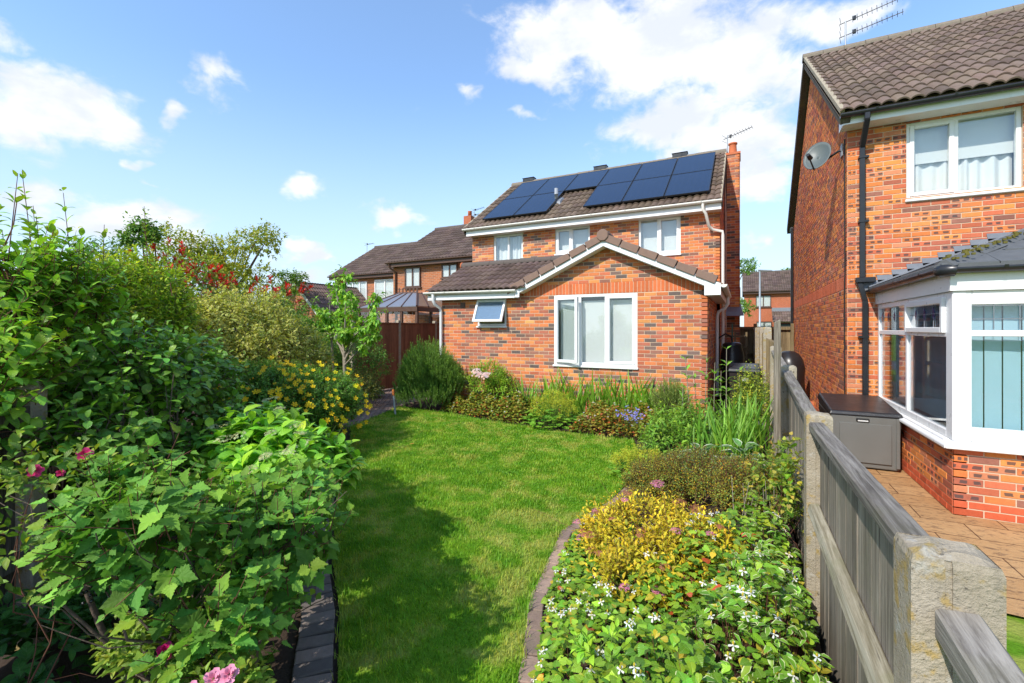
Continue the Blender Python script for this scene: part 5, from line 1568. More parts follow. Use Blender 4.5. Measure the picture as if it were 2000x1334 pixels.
    MB().tube([(-6.55, 7.42, 0), (-6.60, 7.42, .42)], .022, 8).build('rod', 'galvanised', s_)
    MB().tube([(-6.60, 7.42, .42), (-6.61, 7.42, .55)], .024, 8).build('tip', 'orange_paint', s_)
    lf = thing('fallen_leaf', (-4.6, 5.6, .04), 'single fallen orange leaf on the lawn', 'leaf')
    MB().add([(-4.64, 5.58, .045), (-4.60, 5.56, .05), (-4.56, 5.60, .06), (-4.60, 5.63, .052)], [(0, 1, 2, 3)]).build('leaf', 'orange_paint', lf)
simple('pansy', (.50, .46, .66), .6); simple('green_plastic', (.02, .08, .04), .5); simple('bin_brown', (.02, .014, .013), .5)
objects()

# ------------------------------------------------------------------ leaves
def t_ovate(w_=.5, rows=((0, .02), (.18, .62), (.42, 1.0), (.68, .82), (.88, .40), (1, 0)), fold=.12, curl=.18, wave=0.0):
    """leaf of unit length along +Y, face up +Z"""
    v, e, uv = [], [], []
    for i, (t, k) in enumerate(rows):
        z = -curl * t * t + .06 * math.sin(t * 3.1)
        hw = w_ / 2 * k
        if i == len(rows) - 1:
            v.append((0, t, z)); e.append(1); uv.append((.5, 1)); break
        wv = wave * (1 if i % 2 else -1)
        v += [(-hw, t, z + fold * hw * 2 + wv), (0, t, z), (hw, t, z + fold * hw * 2 - wv)]
        e += [1, 0, 1]; uv += [(0, t), (.5, t), (1, t)]
    f = []
    n = len(rows) - 1
    for i in range(n - 1):
        a, b = i * 3, i * 3 + 3
        f += [(a, a + 1, b + 1, b), (a + 1, a + 2, b + 2, b + 1)]
    a = (n - 1) * 3; tip = n * 3
    f += [(a, a + 1, tip), (a + 1, a + 2, tip)]
    return T(v, f, e, uv)

def t_outline(pts, center=(0, .42), cup=.0, ridge=.05, curl=.12):
    """leaf as a fan from its centre: lobed, heart shaped or round outlines"""
    def z_(x, y, i, k):
        r_ = math.hypot(x - center[0], y - center[1])
        return cup * r_ * r_ - curl * max(y - .3, 0) ** 2 - (ridge if i % 2 else 0) * r_ * 2 * k + .10 * math.exp(-(x * 7) ** 2) * -.35
    v = [(center[0], center[1], z_(center[0], center[1], 0, 0))]; e = [0]; uv = [(.5, .4)]
    n = len(pts)
    for k in (.5, 1.0):
        for i, (x, y) in enumerate(pts):
            X, Y = center[0] + (x - center[0]) * k, center[1] + (y - center[1]) * k
            v.append((X, Y, z_(X, Y, i, k) + (.03 * math.sin(i * 2.4) * k * k))); e.append(k); uv.append((.5 + .5 * (1 if X >= 0 else -1) * min(1, abs(X) * 1.4), Y))
    f = [(0, 1 + i, 1 + (i + 1) % n) for i in range(n)] + [(1 + i, 1 + n + i, 1 + n + (i + 1) % n, 1 + (i + 1) % n) for i in range(n)]
    return T(v, f, e, uv)

def mirror(half):
    return half + [(-x, y) for x, y in half[::-1] if abs(x) > 1e-6]
L_OV = t_ovate(.52)
L_OV_S = t_ovate(.48, ((0, .05), (.4, 1.0), (.75, .65), (1, 0)), .15, .2)
L_ROUND = t_ovate(.68, ((0, .05), (.15, .62), (.40, 1.0), (.66, .95), (.88, .55), (1, 0)), .10, .14)
L_LANCE = t_ovate(.26, ((0, .1), (.4, 1.0), (1, 0)), .12, .25)
L_HYD = t_ovate(.56, ((0, .03), (.14, .55), (.32, .92), (.52, 1.0), (.72, .76), (.88, .36), (1, 0)), .14, .30, .01)
L_CHERRY = t_ovate(.46, ((0, .04), (.25, .8), (.55, 1.0), (.82, .55), (1, 0)), .2, .40)
L_NEEDLE = T([(-.035, 0, 0), (.035, 0, 0), (.035, .6, .02), (-.035, .6, .02), (0, 1, -.02)], [(0, 1, 2, 3), (3, 2, 4)], [1] * 5, [(.5, 0)] * 5)
L_CUR = t_outline(mirror([(0, .05), (.13, -.05), (.27, -.03), (.30, .07), (.40, .08), (.40, .17), (.52, .22), (.47, .29), (.55, .36), (.49, .42), (.42, .44), (.37, .50), (.29, .52), (.30, .62), (.23, .66), (.20, .78), (.11, .84), (.06, .95), (0, 1.04)]), (0, .34), .35, .035, .42)
L_HEART = t_outline(mirror([(0, .08), (.14, -.02), (.30, .04), (.42, .22), (.40, .42), (.26, .66), (.10, .88), (0, 1.0)]), (0, .34), .10, .01, .30)
def _scallop(n=9):
    o = []
    for i in range(n * 2 + 1):
        a = -math.pi * .5 + .25 + (2 * math.pi - .5) * i / (n * 2); r_ = .5 if i % 2 == 0 else .44
        o.append((r_ * math.cos(a), .5 + r_ * math.sin(a)))
    return o + [(0, .36)]
L_ALCH = t_outline(_scallop(), (0, .46), .45, .03, .05)
L_HOSTA = t_ovate(.66, ((0, .04), (.12, .62), (.32, 1.0), (.56, .92), (.8, .52), (1, 0)), .16, .38, .012)
def t_blade(n=5, bend=.25, w_=.045):
    v, f = [], []
    for i in range(n + 1):
        t = i / n; k = (1 - t ** 2.2) * (.6 + .9 * t if t < .4 else 1) ; y = t; off = bend * t * t
        if i == n: v.append((0, off, t * (1 - bend * .3)))
        else: v += [(-w_ / 2 * k, off, t * (1 - bend * .3 * t)), (w_ / 2 * k, off, t * (1 - bend * .3 * t))]
    for i in range(n - 1): f.append((2 * i, 2 * i + 1, 2 * i + 3, 2 * i + 2))
    f.append((2 * n - 2, 2 * n - 1, 2 * n))
    return T(v, f, None, [(.5, p[2]) for p in v])
L_BLADE = t_blade(); L_BLADE2 = t_blade(6, .55, .05)
def t_flower(n=5, w_=.55, cup=.35, dark=0):
    v, f, e = [(0, 0, 0)], [], [0]
    for i in range(n):
        a = 2 * math.pi * i / n
        for da, r_, z in ((-w_ * .9, .62, .62 * .62 * cup), (-w_ * .45, .98, .96 * cup), (w_ * .45, .98, .96 * cup), (w_ * .9, .62, .62 * .62 * cup)):
            v.append((r_ * math.cos(a + da), r_ * math.sin(a + da), z)); e.append(1)
        k = 1 + i * 4; f.append((0, k, k + 1, k + 2, k + 3))
    # boss of stamens
    k = len(v); m_ = 6
    for i in range(m_): v.append((.22 * math.cos(i * 1.047), .22 * math.sin(i * 1.047), .26)); e.append(.5)
    v.append((0, 0, .34)); e.append(.5)
    for i in range(m_): f += [(0, k + i, k + (i + 1) % m_), (k + i, k + (i + 1) % m_, k + m_)]
    return T(v, f, e)
FLOWER5 = t_flower(5, .55, .30); FLOWER4 = t_flower(4, .42, -.12)
def t_blob(n=7, m_=4, sq=1.0):
    v, f = [(0, 0, sq)], []
    for j in range(1, m_):
        a = math.pi * j / m_
        for i in range(n): b = 2 * math.pi * i / n; v.append((math.sin(a) * math.cos(b), math.sin(a) * math.sin(b), math.cos(a) * sq))
    v.append((0, 0, -sq))
    for i in range(n): f.append((0, 1 + i, 1 + (i + 1) % n))
    for j in range(m_ - 2):
        for i in range(n): a = 1 + j * n; f.append((a + i, a + n + i, a + n + (i + 1) % n, a + (i + 1) % n))
    a = 1 + (m_ - 2) * n
    for i in range(n): f.append((a + i, len(v) - 1, a + (i + 1) % n))
    return T(v, f)
BERRY = t_blob(6, 4)

def norm(a):
    return a / np.maximum(np.linalg.norm(a, axis=-1, keepdims=True), 1e-9)

def frames(t, n, size, wscale=None):
    """matrices with y axis t, z axis close to n"""
    t = norm(t); x = norm(np.cross(t, n)); z = np.cross(x, t)
    M = np.stack([x, t, z], -1) * size[:, None, None]
    if wscale is not None: M[:, :, 0] *= wscale[:, None]
    return M

def colours(n, base, tip=None, f=None, var=.22, hue=.12):
    c = np.tile(np.array(base, float), (n, 1))
    if tip is not None:
        k = np.clip(f, 0, 1)[:, None]; c = c * (1 - k) + np.array(tip, float) * k
    b = np.exp(rng.normal(0, var, n))[:, None]
    c = c * b
    h = rng.normal(0, hue, n)
    c[:, 0] *= np.exp(h); c[:, 2] *= np.exp(-h)
    return np.clip(c, .002, .9)

def lumps(d, seed, amp):
    """uneven outline: smooth noise on the direction sphere"""
    r_ = np.random.default_rng(seed); o = np.zeros(len(d))
    for k in range(7):
        w_ = r_.normal(0, 1, 3) * (1.5 + k * .7); o += np.sin(d @ w_ + r_.uniform(0, 6.28)) / (1 + k * .35)
    return 1 + amp * o / 2.2

def shoots(lobes, n, seed, amp=.16, shell=.5, up=.35, out=.75, jit=.35, zmin=.08, length=(.15, .3), below=-.45, power=.6):
    """start points and directions of leafy shoots spread through the lobes"""
    vols = np.array([l[3] * l[4] + l[4] * l[5] + l[3] * l[5] for l in lobes]); vols /= vols.sum()
    li = rng.choice(len(lobes), n, p=vols)
    C = np.array([l[:3] for l in lobes])[li]; Rr = np.array([l[3:6] for l in lobes])[li]
    d = norm(rng.normal(0, 1, (n, 3)))
    d[:, 2] = np.where(d[:, 2] < below, -d[:, 2] * rng.random(n), d[:, 2]); d = norm(d)
    rho = (shell + (1 - shell) * rng.random(n) ** power) * lumps(d + C * .7, seed, amp)
    P = C + d * Rr * rho[:, None]
    L = rng.uniform(*length, n)
    S_ = norm(norm(d / Rr) * out + np.array([0, 0, up]) + rng.normal(0, jit, (n, 3)))
    ok = P[:, 2] > zmin
    return P[ok] - S_[ok] * (L[ok] * .5)[:, None], S_[ok], L[ok], rho[ok]

def leaves_on(P, S_, L, k, size, opposite=False, angle=65, droop=.25, tipsmall=.55, spread=.25, upn=.7, start=.15):
    """k leaf nodes along every shoot; returns pos, axis, normal, size, fraction"""
    n = len(P); f = (np.arange(k) + .5) / k
    f = start + (1 - start) * f
    F = np.tile(f, (n, 1)) + rng.normal(0, .3 / k, (n, k))
    a = norm(np.cross(S_, rng.normal(0, 1, (n, 3)))); b = np.cross(S_, a)
    base = rng.uniform(0, 6.28, (n, 1))
    idx = np.arange(k)[None]
    ph = base + (idx * 1.5708 if opposite else idx * 2.3999) + rng.normal(0, .25, (n, k))
    outs = []
    for rep in range(2 if opposite else 1):
        p_ = ph + rep * math.pi
        rad = a[:, None] * np.cos(p_)[..., None] + b[:, None] * np.sin(p_)[..., None]
        ang = np.radians(angle) * (1 - .45 * F) + rng.normal(0, spread, (n, k))
        t = S_[:, None] * np.cos(ang)[..., None] + rad * np.sin(ang)[..., None]
        t[..., 2] -= droop * rng.uniform(.3, 1.4, (n, k))
        nn = S_[:, None] * .7 + np.array([0, 0, upn]) + rng.normal(0, .22, (n, k, 3))
        pos_ = P[:, None] + S_[:, None] * (F * L[:, None])[..., None] + rad * .006
        sz = rng.uniform(*size, (n, k)) * (1 - (1 - tipsmall) * np.clip(F, 0, 1) ** 2)
        outs.append((pos_.reshape(-1, 3), t.reshape(-1, 3), nn.reshape(-1, 3), sz.reshape(-1), F.reshape(-1)))
    return [np.concatenate(q) for q in zip(*outs)]

def stems(parent, base, lobes, n, r0, m='bark', name='branches', wiggle=.10, targets=None, seg=6, sub=2, spread=.06):
    """tapered limbs from the base into the crown, forking once or twice"""
    mb = MB(); base = Vector(base)
    def limb(a, b, r_a, r_b):
        pts, rr = [], []
        d = b - a
        for i in range(seg + 1):
            t = i / seg
            w_ = Vector((random.gauss(0, wiggle), random.gauss(0, wiggle), random.gauss(0, wiggle * .6))) * math.sin(math.pi * t) * d.length * .45
            pts.append(a.lerp(b, t) + w_ + Vector((0, 0, .10 * d.length * math.sin(math.pi * t * .8) * .5))); rr.append(r_a + (r_b - r_a) * t)
        mb.tube(pts, rr, 6, False); return pts
    for i in range(n):
        if targets: tgt = Vector(targets[i])
        else:
            l = random.choice(lobes); d = Vector((random.gauss(0, 1), random.gauss(0, 1), random.gauss(.5, .7))).normalized()
            tgt = Vector((l[0] + d.x * l[3] * .75, l[1] + d.y * l[4] * .75, max(l[2] + d.z * l[5] * .75, .2)))
        a = base + Vector((random.gauss(0, spread), random.gauss(0, spread), 0))
        pts = limb(a, tgt, r0 * random.uniform(.7, 1.1), r0 * .22)
        for q in range(sub):
            p = pts[random.randint(2, 4)]
            e = p.lerp(tgt, .7) + Vector((random.gauss(0, .22), random.gauss(0, .22), random.gauss(.05, .18)))
            limb(p, e, r0 * .45, r0 * .12)
    return mb.build(name, m, parent)

def twigs(parent, P, S_, L, r_, m, every=1, name='twigs'):
    """thin stalks of the leafy shoots as one mesh of slim prisms"""
    v = []; tpl = T([(math.cos(a) * k, math.sin(a) * k, z) for z, k in ((0, 1), (1, .5)) for a in (0, 2.09, 4.19)], [(0, 1, 4, 3), (1, 2, 5, 4), (2, 0, 3, 5)])
    P, S_, L = P[::every], S_[::every], L[::every]; n = len(P)
    x = norm(np.cross(S_, rng.normal(0, 1, (n, 3)))); y = np.cross(S_, x)
    Ms = np.stack([x * r_, y * r_, S_ * L[:, None]], -1)
    V = np.einsum('nij,kj->nki', Ms, tpl.v) + P[:, None, :] - np.array(base_of(parent))
    me = mesh_from(name, V, tpl, n, np.ones((n, 4)), m)
    o = bpy.data.objects.new(name, me); COL.objects.link(o); o.parent = parent
    o['kind'] = 'stuff'

def bush(name, label, base, lobes, n, k, leaf, size, col, tip=None, m='leaf', cat='shrub', indiv=300, cell=14, stem=(6, .02, 'bark'), twig=(.003, 'twig_green'), opp=False, length=(.15, .3), angle=65, droop=.25, amp=.16, shell=.5, up=.35, out=.75, jit=.35, tipk=1.0, var=.22, hue=.12, wscale=None, upn=.7, start=.15, tipsmall=.55, zmin=.08, below=-.45, group=None, power=.6):
    root = thing(name, base, label, cat, group)
    P, S_, L, rho = shoots(lobes, n, sum(map(ord, name)) % 1000 + int(abs(base[0]) * 100), amp, shell, up, out, jit, zmin, length, below, power)
    p, t, nn, sz, F = leaves_on(P, S_, L, k, size, opp, angle, droop, tipsmall=tipsmall, upn=upn, start=start)
    C = colours(len(p), col, tip, (F * tipk) ** 1.5 if tip is not None else None, var, hue)
    shade = np.repeat(np.exp(rng.normal(0, .10, len(P))), k); shade = np.concatenate([shade, shade]) if opp else shade
    C *= shade[:, None]
    ws = None if wscale is None else rng.uniform(*wscale, len(p))
    scatter(root, 'leaf', leaf, frames(t, nn, sz, ws), p, C, m, indiv, cell, 'foliage')
    if stem: stems(root, base, lobes, stem[0], stem[1], stem[2])
    if twig: twigs(root, P, S_, L, twig[0], twig[1])
    return root, (P, S_, L)

def place(root, name, templ, P, N, size, cols, m, indiv=300, cell=0, rest='blossom'):
    n = len(P); x = rng.normal(0, 1, (n, 3)); N = norm(N)
    X = norm(np.cross(N, x)); Y = np.cross(N, X)
    Ms = np.stack([X, Y, N], -1) * np.asarray(size)[:, None, None]
    scatter(root, name, templ, Ms, P, cols, m, indiv, cell, rest)

CAMV = np.array([0, 0, CAM_H])
def surface_points(lobes, n, seed, amp=.14, face=.2, scale=1.0, zlo=.1):
    """points on the camera side and top of the lobes"""
    out, nor = [], []
    while len(out) < n:
        l = random.choice(lobes); d = np.array([random.gauss(0, 1) for _ in range(3)]); d /= np.linalg.norm(d)
        P = np.array(l[:3]) + d * np.array(l[3:6]) * lumps((d + np.array(l[:3]) * .7)[None], seed, amp)[0] * scale
        v = CAMV - P; v /= np.linalg.norm(v)
        if d @ v < face or P[2] < zlo: continue
        if any(sum(((P - np.array(q[:3])) / np.array(q[3:6])) ** 2) < .8 for q in lobes if q is not l): continue
        out.append(P); nor.append(norm(d * .7 + v * .3 + np.array([0, 0, .35])))
    return np.array(out), np.array(nor)

def stars(root, P, N, r_, col, m, name, templ=FLOWER5, var=.12):
    place(root, name, templ, P, N, rng.uniform(r_ * .75, r_ * 1.15, len(P)), colours(len(P), col, None, None, var, .05), m)

def head(root, c, N, rx, n, r_, col, name='flower_head', dome=.35, templ=None, m='petal', var=.2):
    """flat or domed cluster of tiny florets as one flower head"""
    N = Vector(N).normalized(); a = N.cross(Vector((.3, .5, .8))).normalized(); b = N.cross(a)
    tpl = templ or FLOWER4
    P, NN = [], []
    for i in range(n):
        rr = math.sqrt(random.random()); th = random.random() * 6.283
        p = Vector(c) + (a * math.cos(th) + b * math.sin(th)) * rr * rx + N * (dome * rx * (1 - rr * rr))
        P.append(p); NN.append(N + (a * math.cos(th) + b * math.sin(th)) * rr * .6)
    P, NN = np.array(P), np.array(NN)
    cols = colours(n, col, None, None, var, .08)
    x = norm(np.cross(NN, rng.normal(0, 1, (n, 3)))); NN = norm(NN); y = np.cross(NN, x)
    Ms = np.stack([x, y, NN], -1) * rng.uniform(r_ * .7, r_ * 1.2, n)[:, None, None]
    V = np.einsum('nij,kj->nki', Ms, tpl.v) + P[:, None, :] - np.array(base_of(root))
    me = mesh_from(name, V, tpl, n, np.concatenate([cols, np.ones((n, 1))], 1), m)
    o = bpy.data.objects.new(name, me); COL.objects.link(o); o.parent = root
    return o

def rose_bloom(root, c, N, r_, col, name='flower'):
    """rings of cupped petals around a tight heart"""
    N = Vector(N).normalized(); a = N.cross(Vector((.2, .4, .9))).normalized(); b = N.cross(a); c = Vector(c)
    mb = MB()
    for ring, (k, rr, lift) in enumerate(((5, 1.0, .15), (5, .78, .35), (4, .52, .55), (3, .28, .7))):
        for i in range(k):
            th = 6.283 * i / k + ring * .6; wd = 6.283 / k * .62
            d0 = a * math.cos(th) + b * math.sin(th); s_ = a * -math.sin(th) + b * math.cos(th)
            base_ = c + d0 * r_ * rr * .15
            vs = [base_, base_ + s_ * r_ * rr * wd * .5 + d0 * r_ * rr * .5 + N * r_ * lift * .6, c + d0 * r_ * rr + s_ * r_ * rr * wd * .35 + N * r_ * lift, c + d0 * r_ * rr * 1.06 + N * r_ * (lift - .08), c + d0 * r_ * rr - s_ * r_ * rr * wd * .35 + N * r_ * lift, base_ - s_ * r_ * rr * wd * .5 + d0 * r_ * rr * .5 + N * r_ * lift * .6]
            mb.add(vs, [(0, 1, 2, 3), (0, 3, 4, 5)], True)
    return mb.build(name, col, root)

# ------------------------------------------------------------------ left border
def nearer(lobes, k):
    return [(a * k, b * k, CAM_H - (CAM_H - c) * k, d * k, e * k, f * k) for a, b, c, d, e, f in lobes]

def left_border():
    g = (.040, .115, .018)
    # tall broad-leaved shrub over the fence
    lob = [(-4.32, 1.25, 1.50, .52, .58, .90), (-4.42, 1.2, 2.08, .50, .50, .38), (-3.85, .85, 1.35, .42, .40, .65)]
    r_, _ = bush('dogwood_shrub', 'tall leafy shrub with broad bright green leaves at the far left', (-4.2, 1.4, 0), lob, 640, 8, L_OV, (.085, .130), (.055, .165, .020), (.150, .300, .030), upn=1.2, length=(.18, .42), up=.55, opp=False, angle=70, droop=.35, stem=(7, .022, 'twig_red'), twig=(.0035, 'twig_red'), shell=.55, jit=.3)
    # long wands above it
    wand = [(-4.25, 1.45, 2.25), (-4.4, 1.3, 2.3), (-4.5, 1.45, 2.2), (-4.2, 1.6, 2.05), (-4.6, 1.15, 2.35), (-4.3, 1.15, 2.3), (-4.65, 1.4, 2.2)]
    P = np.array(wand); S_ = norm(np.array([(random.gauss(0, .22), random.gauss(0, .22), 1) for _ in wand])); L = rng.uniform(.35, .62, len(wand))
    p, t, nn, sz, F = leaves_on(P, S_, L, 8, (.06, .10), True, 62, .3)
    scatter(r_, 'leaf', L_OV, frames(t, nn, sz), p, colours(len(p), (.06, .17, .02), (.18, .30, .04), F), 'leaf', 300, 0)
    twigs(r_, P, S_, L, .004, 'twig_red', name='wands')
    # lighter shrub behind
    lob = [(-6.3, 2.65, 1.80, .68, .7, .90), (-6.0, 2.6, 1.3, .6, .6, .8), (-7.65, 3.0, 1.85, .7, .7, .9), (-5.9, 2.1, 1.9, .5, .5, .7)]
    r_, _ = bush('philadelphus_shrub', 'light green arching shrub behind the tall left-hand shrub', (-6.1, 2.8, 0), lob, 1750, 7, L_OV_S, (.065, .10), (.070, .180, .018), (.21, .29, .035), upn=1.1, m='leaf_soft', length=(.2, .45), up=.6, droop=.3, opp=True, stem=(8, .02, 'bark'), shell=.6, twig=(.003, 'bark'))
    wand = [(-6.3, 2.9, 2.45), (-6.0, 2.7, 2.5), (-5.7, 3.1, 2.2), (-6.6, 3.2, 2.45), (-7.3, 3.2, 2.45), (-7.0, 2.9, 2.5), (-7.6, 3.2, 2.4), (-5.5, 2.7, 2.2)]
    P = np.array(wand); S_ = norm(np.array([(random.gauss(0, .2), random.gauss(0, .2), 1) for _ in wand])); L = rng.uniform(.4, .75, len(wand))
    p, t, nn, sz, F = leaves_on(P, S_, L, 12, (.05, .08), True, 60, .25)
    scatter(r_, 'leaf', L_OV_S, frames(t, nn, sz), p, colours(len(p), (.05, .14, .02), (.10, .19, .03), F), 'leaf_soft', 200, 0)
    twigs(r_, P, S_, L, .005, 'twig_red', name='wands')
    # glossy plum-like shrub with gnarled limbs
    lob = [(-3.88, 1.62, 1.48, .36, .40, .34), (-4.32, 2.05, 1.36, .42, .45, .40), (-3.5, 1.32, 1.18, .28, .28, .22), (-4.7, 2.35, 1.30, .45, .45, .45), (-4.1, 2.15, .80, .50, .48, .42), (-3.7, 1.55, .75, .35, .3, .35)]
    r_, _ = bush('plum_shrub', 'dark glossy round-leaved shrub with bare crooked limbs in front of the left fence', (-3.95, 1.95, 0), lob, 860, 7, L_ROUND, (.060, .105), (.042, .130, .020), (.085, .205, .028), upn=1.1, m='leaf_gloss', length=(.14, .32), up=.45, droop=.35, angle=72, stem=(9, .024, 'bark'), twig=(.003, 'bark'), shell=.45, jit=.4, amp=.22, below=-.6)
    # red-tipped photinia beyond the fence
    lob = [(-10.1, 5.0, 2.05, 1.0, 1.0, 1.15), (-8.95, 6.2, 1.85, .95, .9, .95), (-9.6, 5.6, 1.9, .8, .8, 1.0)]
    r_, sh = bush('photinia_shrub', 'photinia with bright red young leaves rising behind the variegated shrub', (-9.4, 5.4, 0), lob, 900, 7, L_OV_S, (.07, .11), (.055, .135, .02), (.11, .20, .03), length=(.2, .4), up=.5, m='leaf_gloss', stem=(7, .03, 'bark'), shell=.6, indiv=150)
    P, S_, L = sh
    top_ = np.nonzero(P[:, 2] + .25 * rng.random(len(P)) > 2.45)[0][:110]
    p, t, nn, sz, F = leaves_on(P[top_] + S_[top_] * L[top_][:, None] * .75, S_[top_], L[top_] * .6, 9, (.09, .15), False, 48, .05)
    scatter(r_, 'leaf', L_OV_S, frames(t, nn, sz), p, colours(len(p), (.17, .008, .012), (.27, .010, .018), F), 'leaf', 150, 8, 'red_foliage')
    # big variegated shrub
    lob = [(-7.7, 4.9, 1.5, 1.12, .95, 1.0), (-7.3, 5.5, 1.15, .75, .7, .78), (-8.25, 4.5, 1.5, .8, .8, .9), (-7.1, 4.35, .95, .65, .55, .75)]
    r_, _ = bush('variegated_shrub', 'large domed shrub with yellow-edged variegated leaves in the left border', (-7.4, 5.0, 0), lob, 3000, 7, L_OV_S, (.070, .110), (.120, .185, .035), (.22, .25, .055), m='leaf_varieg', upn=1.1, length=(.16, .34), up=.35, droop=.2, opp=False, stem=(9, .024, 'bark'), twig=(.003, 'bark'), shell=.62, jit=.45, amp=.13, indiv=300, cell=12)
    # yellow-flowered hypericum
    lob = [(-6.25, 4.95, .62, .98, .85, .66), (-6.75, 5.55, .52, .62, .6, .50), (-5.75, 4.45, .52, .62, .6, .52), (-6.3, 4.2, .78, .72, .65, .60)]
    r_, _ = bush('hypericum_shrub', 'rounded dark green shrub covered in bright yellow flowers', (-6.3, 5.0, 0), lob, 3200, 8, L_LANCE, (.055, .085), (.030, .120, .018), (.085, .205, .03), length=(.16, .34), up=.5, droop=.25, opp=True, angle=58, stem=(10, .012, 'twig_red'), twig=(.0022, 'twig_red'), shell=.6, m='leaf', indiv=300, cell=12, wscale=(1.0, 1.5))
    P, N = surface_points(lob, 240, 0, .05, .4, 1.22, .12)
    stars(r_, P, N, .038, (.90, .60, .012), 'petal', 'flower')
    P, N = surface_points(lob, 70, 0, .05, .1, 1.2, .12)
    place(r_, 'bud', BERRY, P, N, rng.uniform(.008, .013, 70), colours(70, (.62, .33, .02), None, None, .2, .1), 'petal')
    # hydrangea with creamy buds
    lob = [(-4.10, 2.80, .66, .52, .48, .40), (-3.72, 3.05, .58, .36, .36, .36), (-3.55, 2.55, .60, .34, .32, .34), (-4.6, 3.15, .66, .42, .4, .40)]
    lob = [(a, b, c - .10, d, e, f) for a, b, c, d, e, f in nearer(lob, .80)]
    r_, sh = bush('hydrangea_shrub', 'hydrangea with large pointed bright green leaves and pale flower buds', (-3.1, 2.3, 0), lob, 420, 4, L_HYD, (.115, .175), (.070, .225, .020), (.140, .320, .030), length=(.14, .26), up=.6, droop=.42, opp=True, angle=72, stem=(12, .009, 'twig_green'), twig=(.004, 'twig_green'), shell=.55, jit=.28, upn=1.0, tipsmall=.7, var=.18, cell=16, wscale=(.8, 1.1))
    P, S_, L = sh
    o_ = [i for i in np.argsort(-(P[:, 2] + .4 * rng.random(len(P)))) if (CAMV - P[i]) @ S_[i] > -1.2][:34]
    for i in o_:
        c = P[i] + S_[i] * (L[i] + .015)
        head(r_, c + np.array([0, 0, .02]), (S_[i][0] * .4, S_[i][1] * .4 - .2, 1), random.uniform(.035, .06), 60, .008, (.52, .54, .26), dome=.3, var=.22)
    # blackcurrant in the foreground
    lob = [(-2.52, 1.72, .56, .42, .40, .30), (-2.90, 2.05, .56, .40, .38, .28), (-2.28, 1.30, .42, .28, .26, .28), (-2.62, 1.15, .82, .36, .32, .26), (-3.0, 1.25, .88, .32, .34, .26), (-3.15, 2.35, .50, .32, .32, .26)]
    r_, sh = bush('blackcurrant_bush', 'blackcurrant bush with lobed leaves and dark berries in the left foreground', (-2.1, 1.15, 0), nearer(lob, .78) + [(-2.42, 1.60, .34, .22, .22, .20), (-2.12, 1.30, .28, .18, .18, .16), (-2.80, 1.95, .36, .22, .22, .22)], 540, 6, L_CUR, (.042, .105), (.048, .150, .034), (.105, .235, .042), hue=.13, wscale=(.78, 1.12), m='leaf_soft', length=(.12, .30), up=.45, droop=.38, angle=74, stem=(22, .011, 'bark'), twig=(.0028, 'twig_red'), shell=.45, jit=.42, amp=.2, upn=.9, cell=18, var=.2, below=-.75)
    P, S_, L = sh
    cl = [i for i in range(len(P)) if .45 < P[i][2] < 1.15][:46]
    bp = []
    for i in cl:
        a = P[i] + S_[i] * L[i] * .3
        for q in range(random.randint(4, 9)): bp.append(a + np.array([random.gauss(0, .012), random.gauss(0, .012), -.015 - .009 * q]))
    bp = np.array(bp); place(r_, 'berry', BERRY, bp, np.tile([0, 0, 1.0], (len(bp), 1)), rng.uniform(.0055, .008, len(bp)), np.ones((len(bp), 3)), 'blackberry', 300, 0, 'berries')
    # thick bare stems in the dark under it
    mb = MB()
    for a, b, c, d in (((-2.55, 1.15, .0), (-2.6, .95, .5), (-2.6, .85, 1.1), .018), ((-2.3, 1.2, .02), (-2.5, 1.05, .4), (-2.65, 1.0, .92), .013), ((-2.2, 1.2, .02), (-2.2, 1.0, .5), (-2.25, .9, 1.0), .012), ((-2.6, .8, .05), (-2.25, .85, .08), (-1.9, .95, .06), .012), ((-2.25, 1.2, .02), (-2.4, 1.0, .4), (-2.5, .8, .75), .013)):
        pts = [Vector(a).lerp(Vector(b), t).lerp(Vector(b).lerp(Vector(c), t), t) for t in np.linspace(0, 1, 9)]
        mb.tube(pts, [d * (1 - .6 * t) for t in np.linspace(0, 1, 9)], 7)
    mb.build('stem', 'bark', r_)
    # roses
    for nm, lab, base, lob, bl in (('rose_bush', 'rose bush with deep pink blooms at the left edge', (-3.35, .95, 0), [(-3.3, 1.0, 1.02, .30, .34, .24), (-3.15, .85, .75, .28, .28, .3)], [((-3.16, 1.13, 1.17), 'rose_deep', .034), ((-3.13, .93, 1.14), 'rose_deep', .030), ((-3.15, 1.03, 1.10), 'rose_deep', .018)]),
                                    ('rose_bush', 'low rose with one magenta bloom in the shade of the currant bush', (-2.6, 1.25, 0), [(-2.62, 1.2, .25, .22, .22, .14)], [((-2.42, 1.16, .33), 'rose_magenta', .036)]),
                                    ('rose_bush', 'low rose with pale pink blooms at the bottom edge', (-2.02, 1.12, 0), [(-2.02, 1.12, .22, .22, .2, .14)], [((-1.97, 1.12, .385), 'rose_pale', .036), ((-1.93, 1.16, .39), 'rose_pale', .034), ((-2.02, 1.06, .36), 'rose_pale', .032), ((-1.93, 1.10, .36), 'rose_pale', .032)])):
        lob = nearer(lob, .80); base = (base[0] * .8, base[1] * .8, 0); bl = [((c[0] * .8, c[1] * .8, CAM_H - (CAM_H - c[2]) * .8), mm, rr * .85) for c, mm, rr in bl]
        r_, _ = bush(nm, lab, base, lob, 110, 6, L_OV_S, (.035, .06), (.06, .15, .02), (.14, .20, .03), twig=None, length=(.08, .16), stem=(2, .005, 'twig_red'), indiv=120, cell=12, angle=60)
        for c, mm, rr in bl: rose_bloom(r_, c, Vector((0, 0, CAM_H)) - Vector(c) + Vector((0, 0, 1.0)), rr, mm)
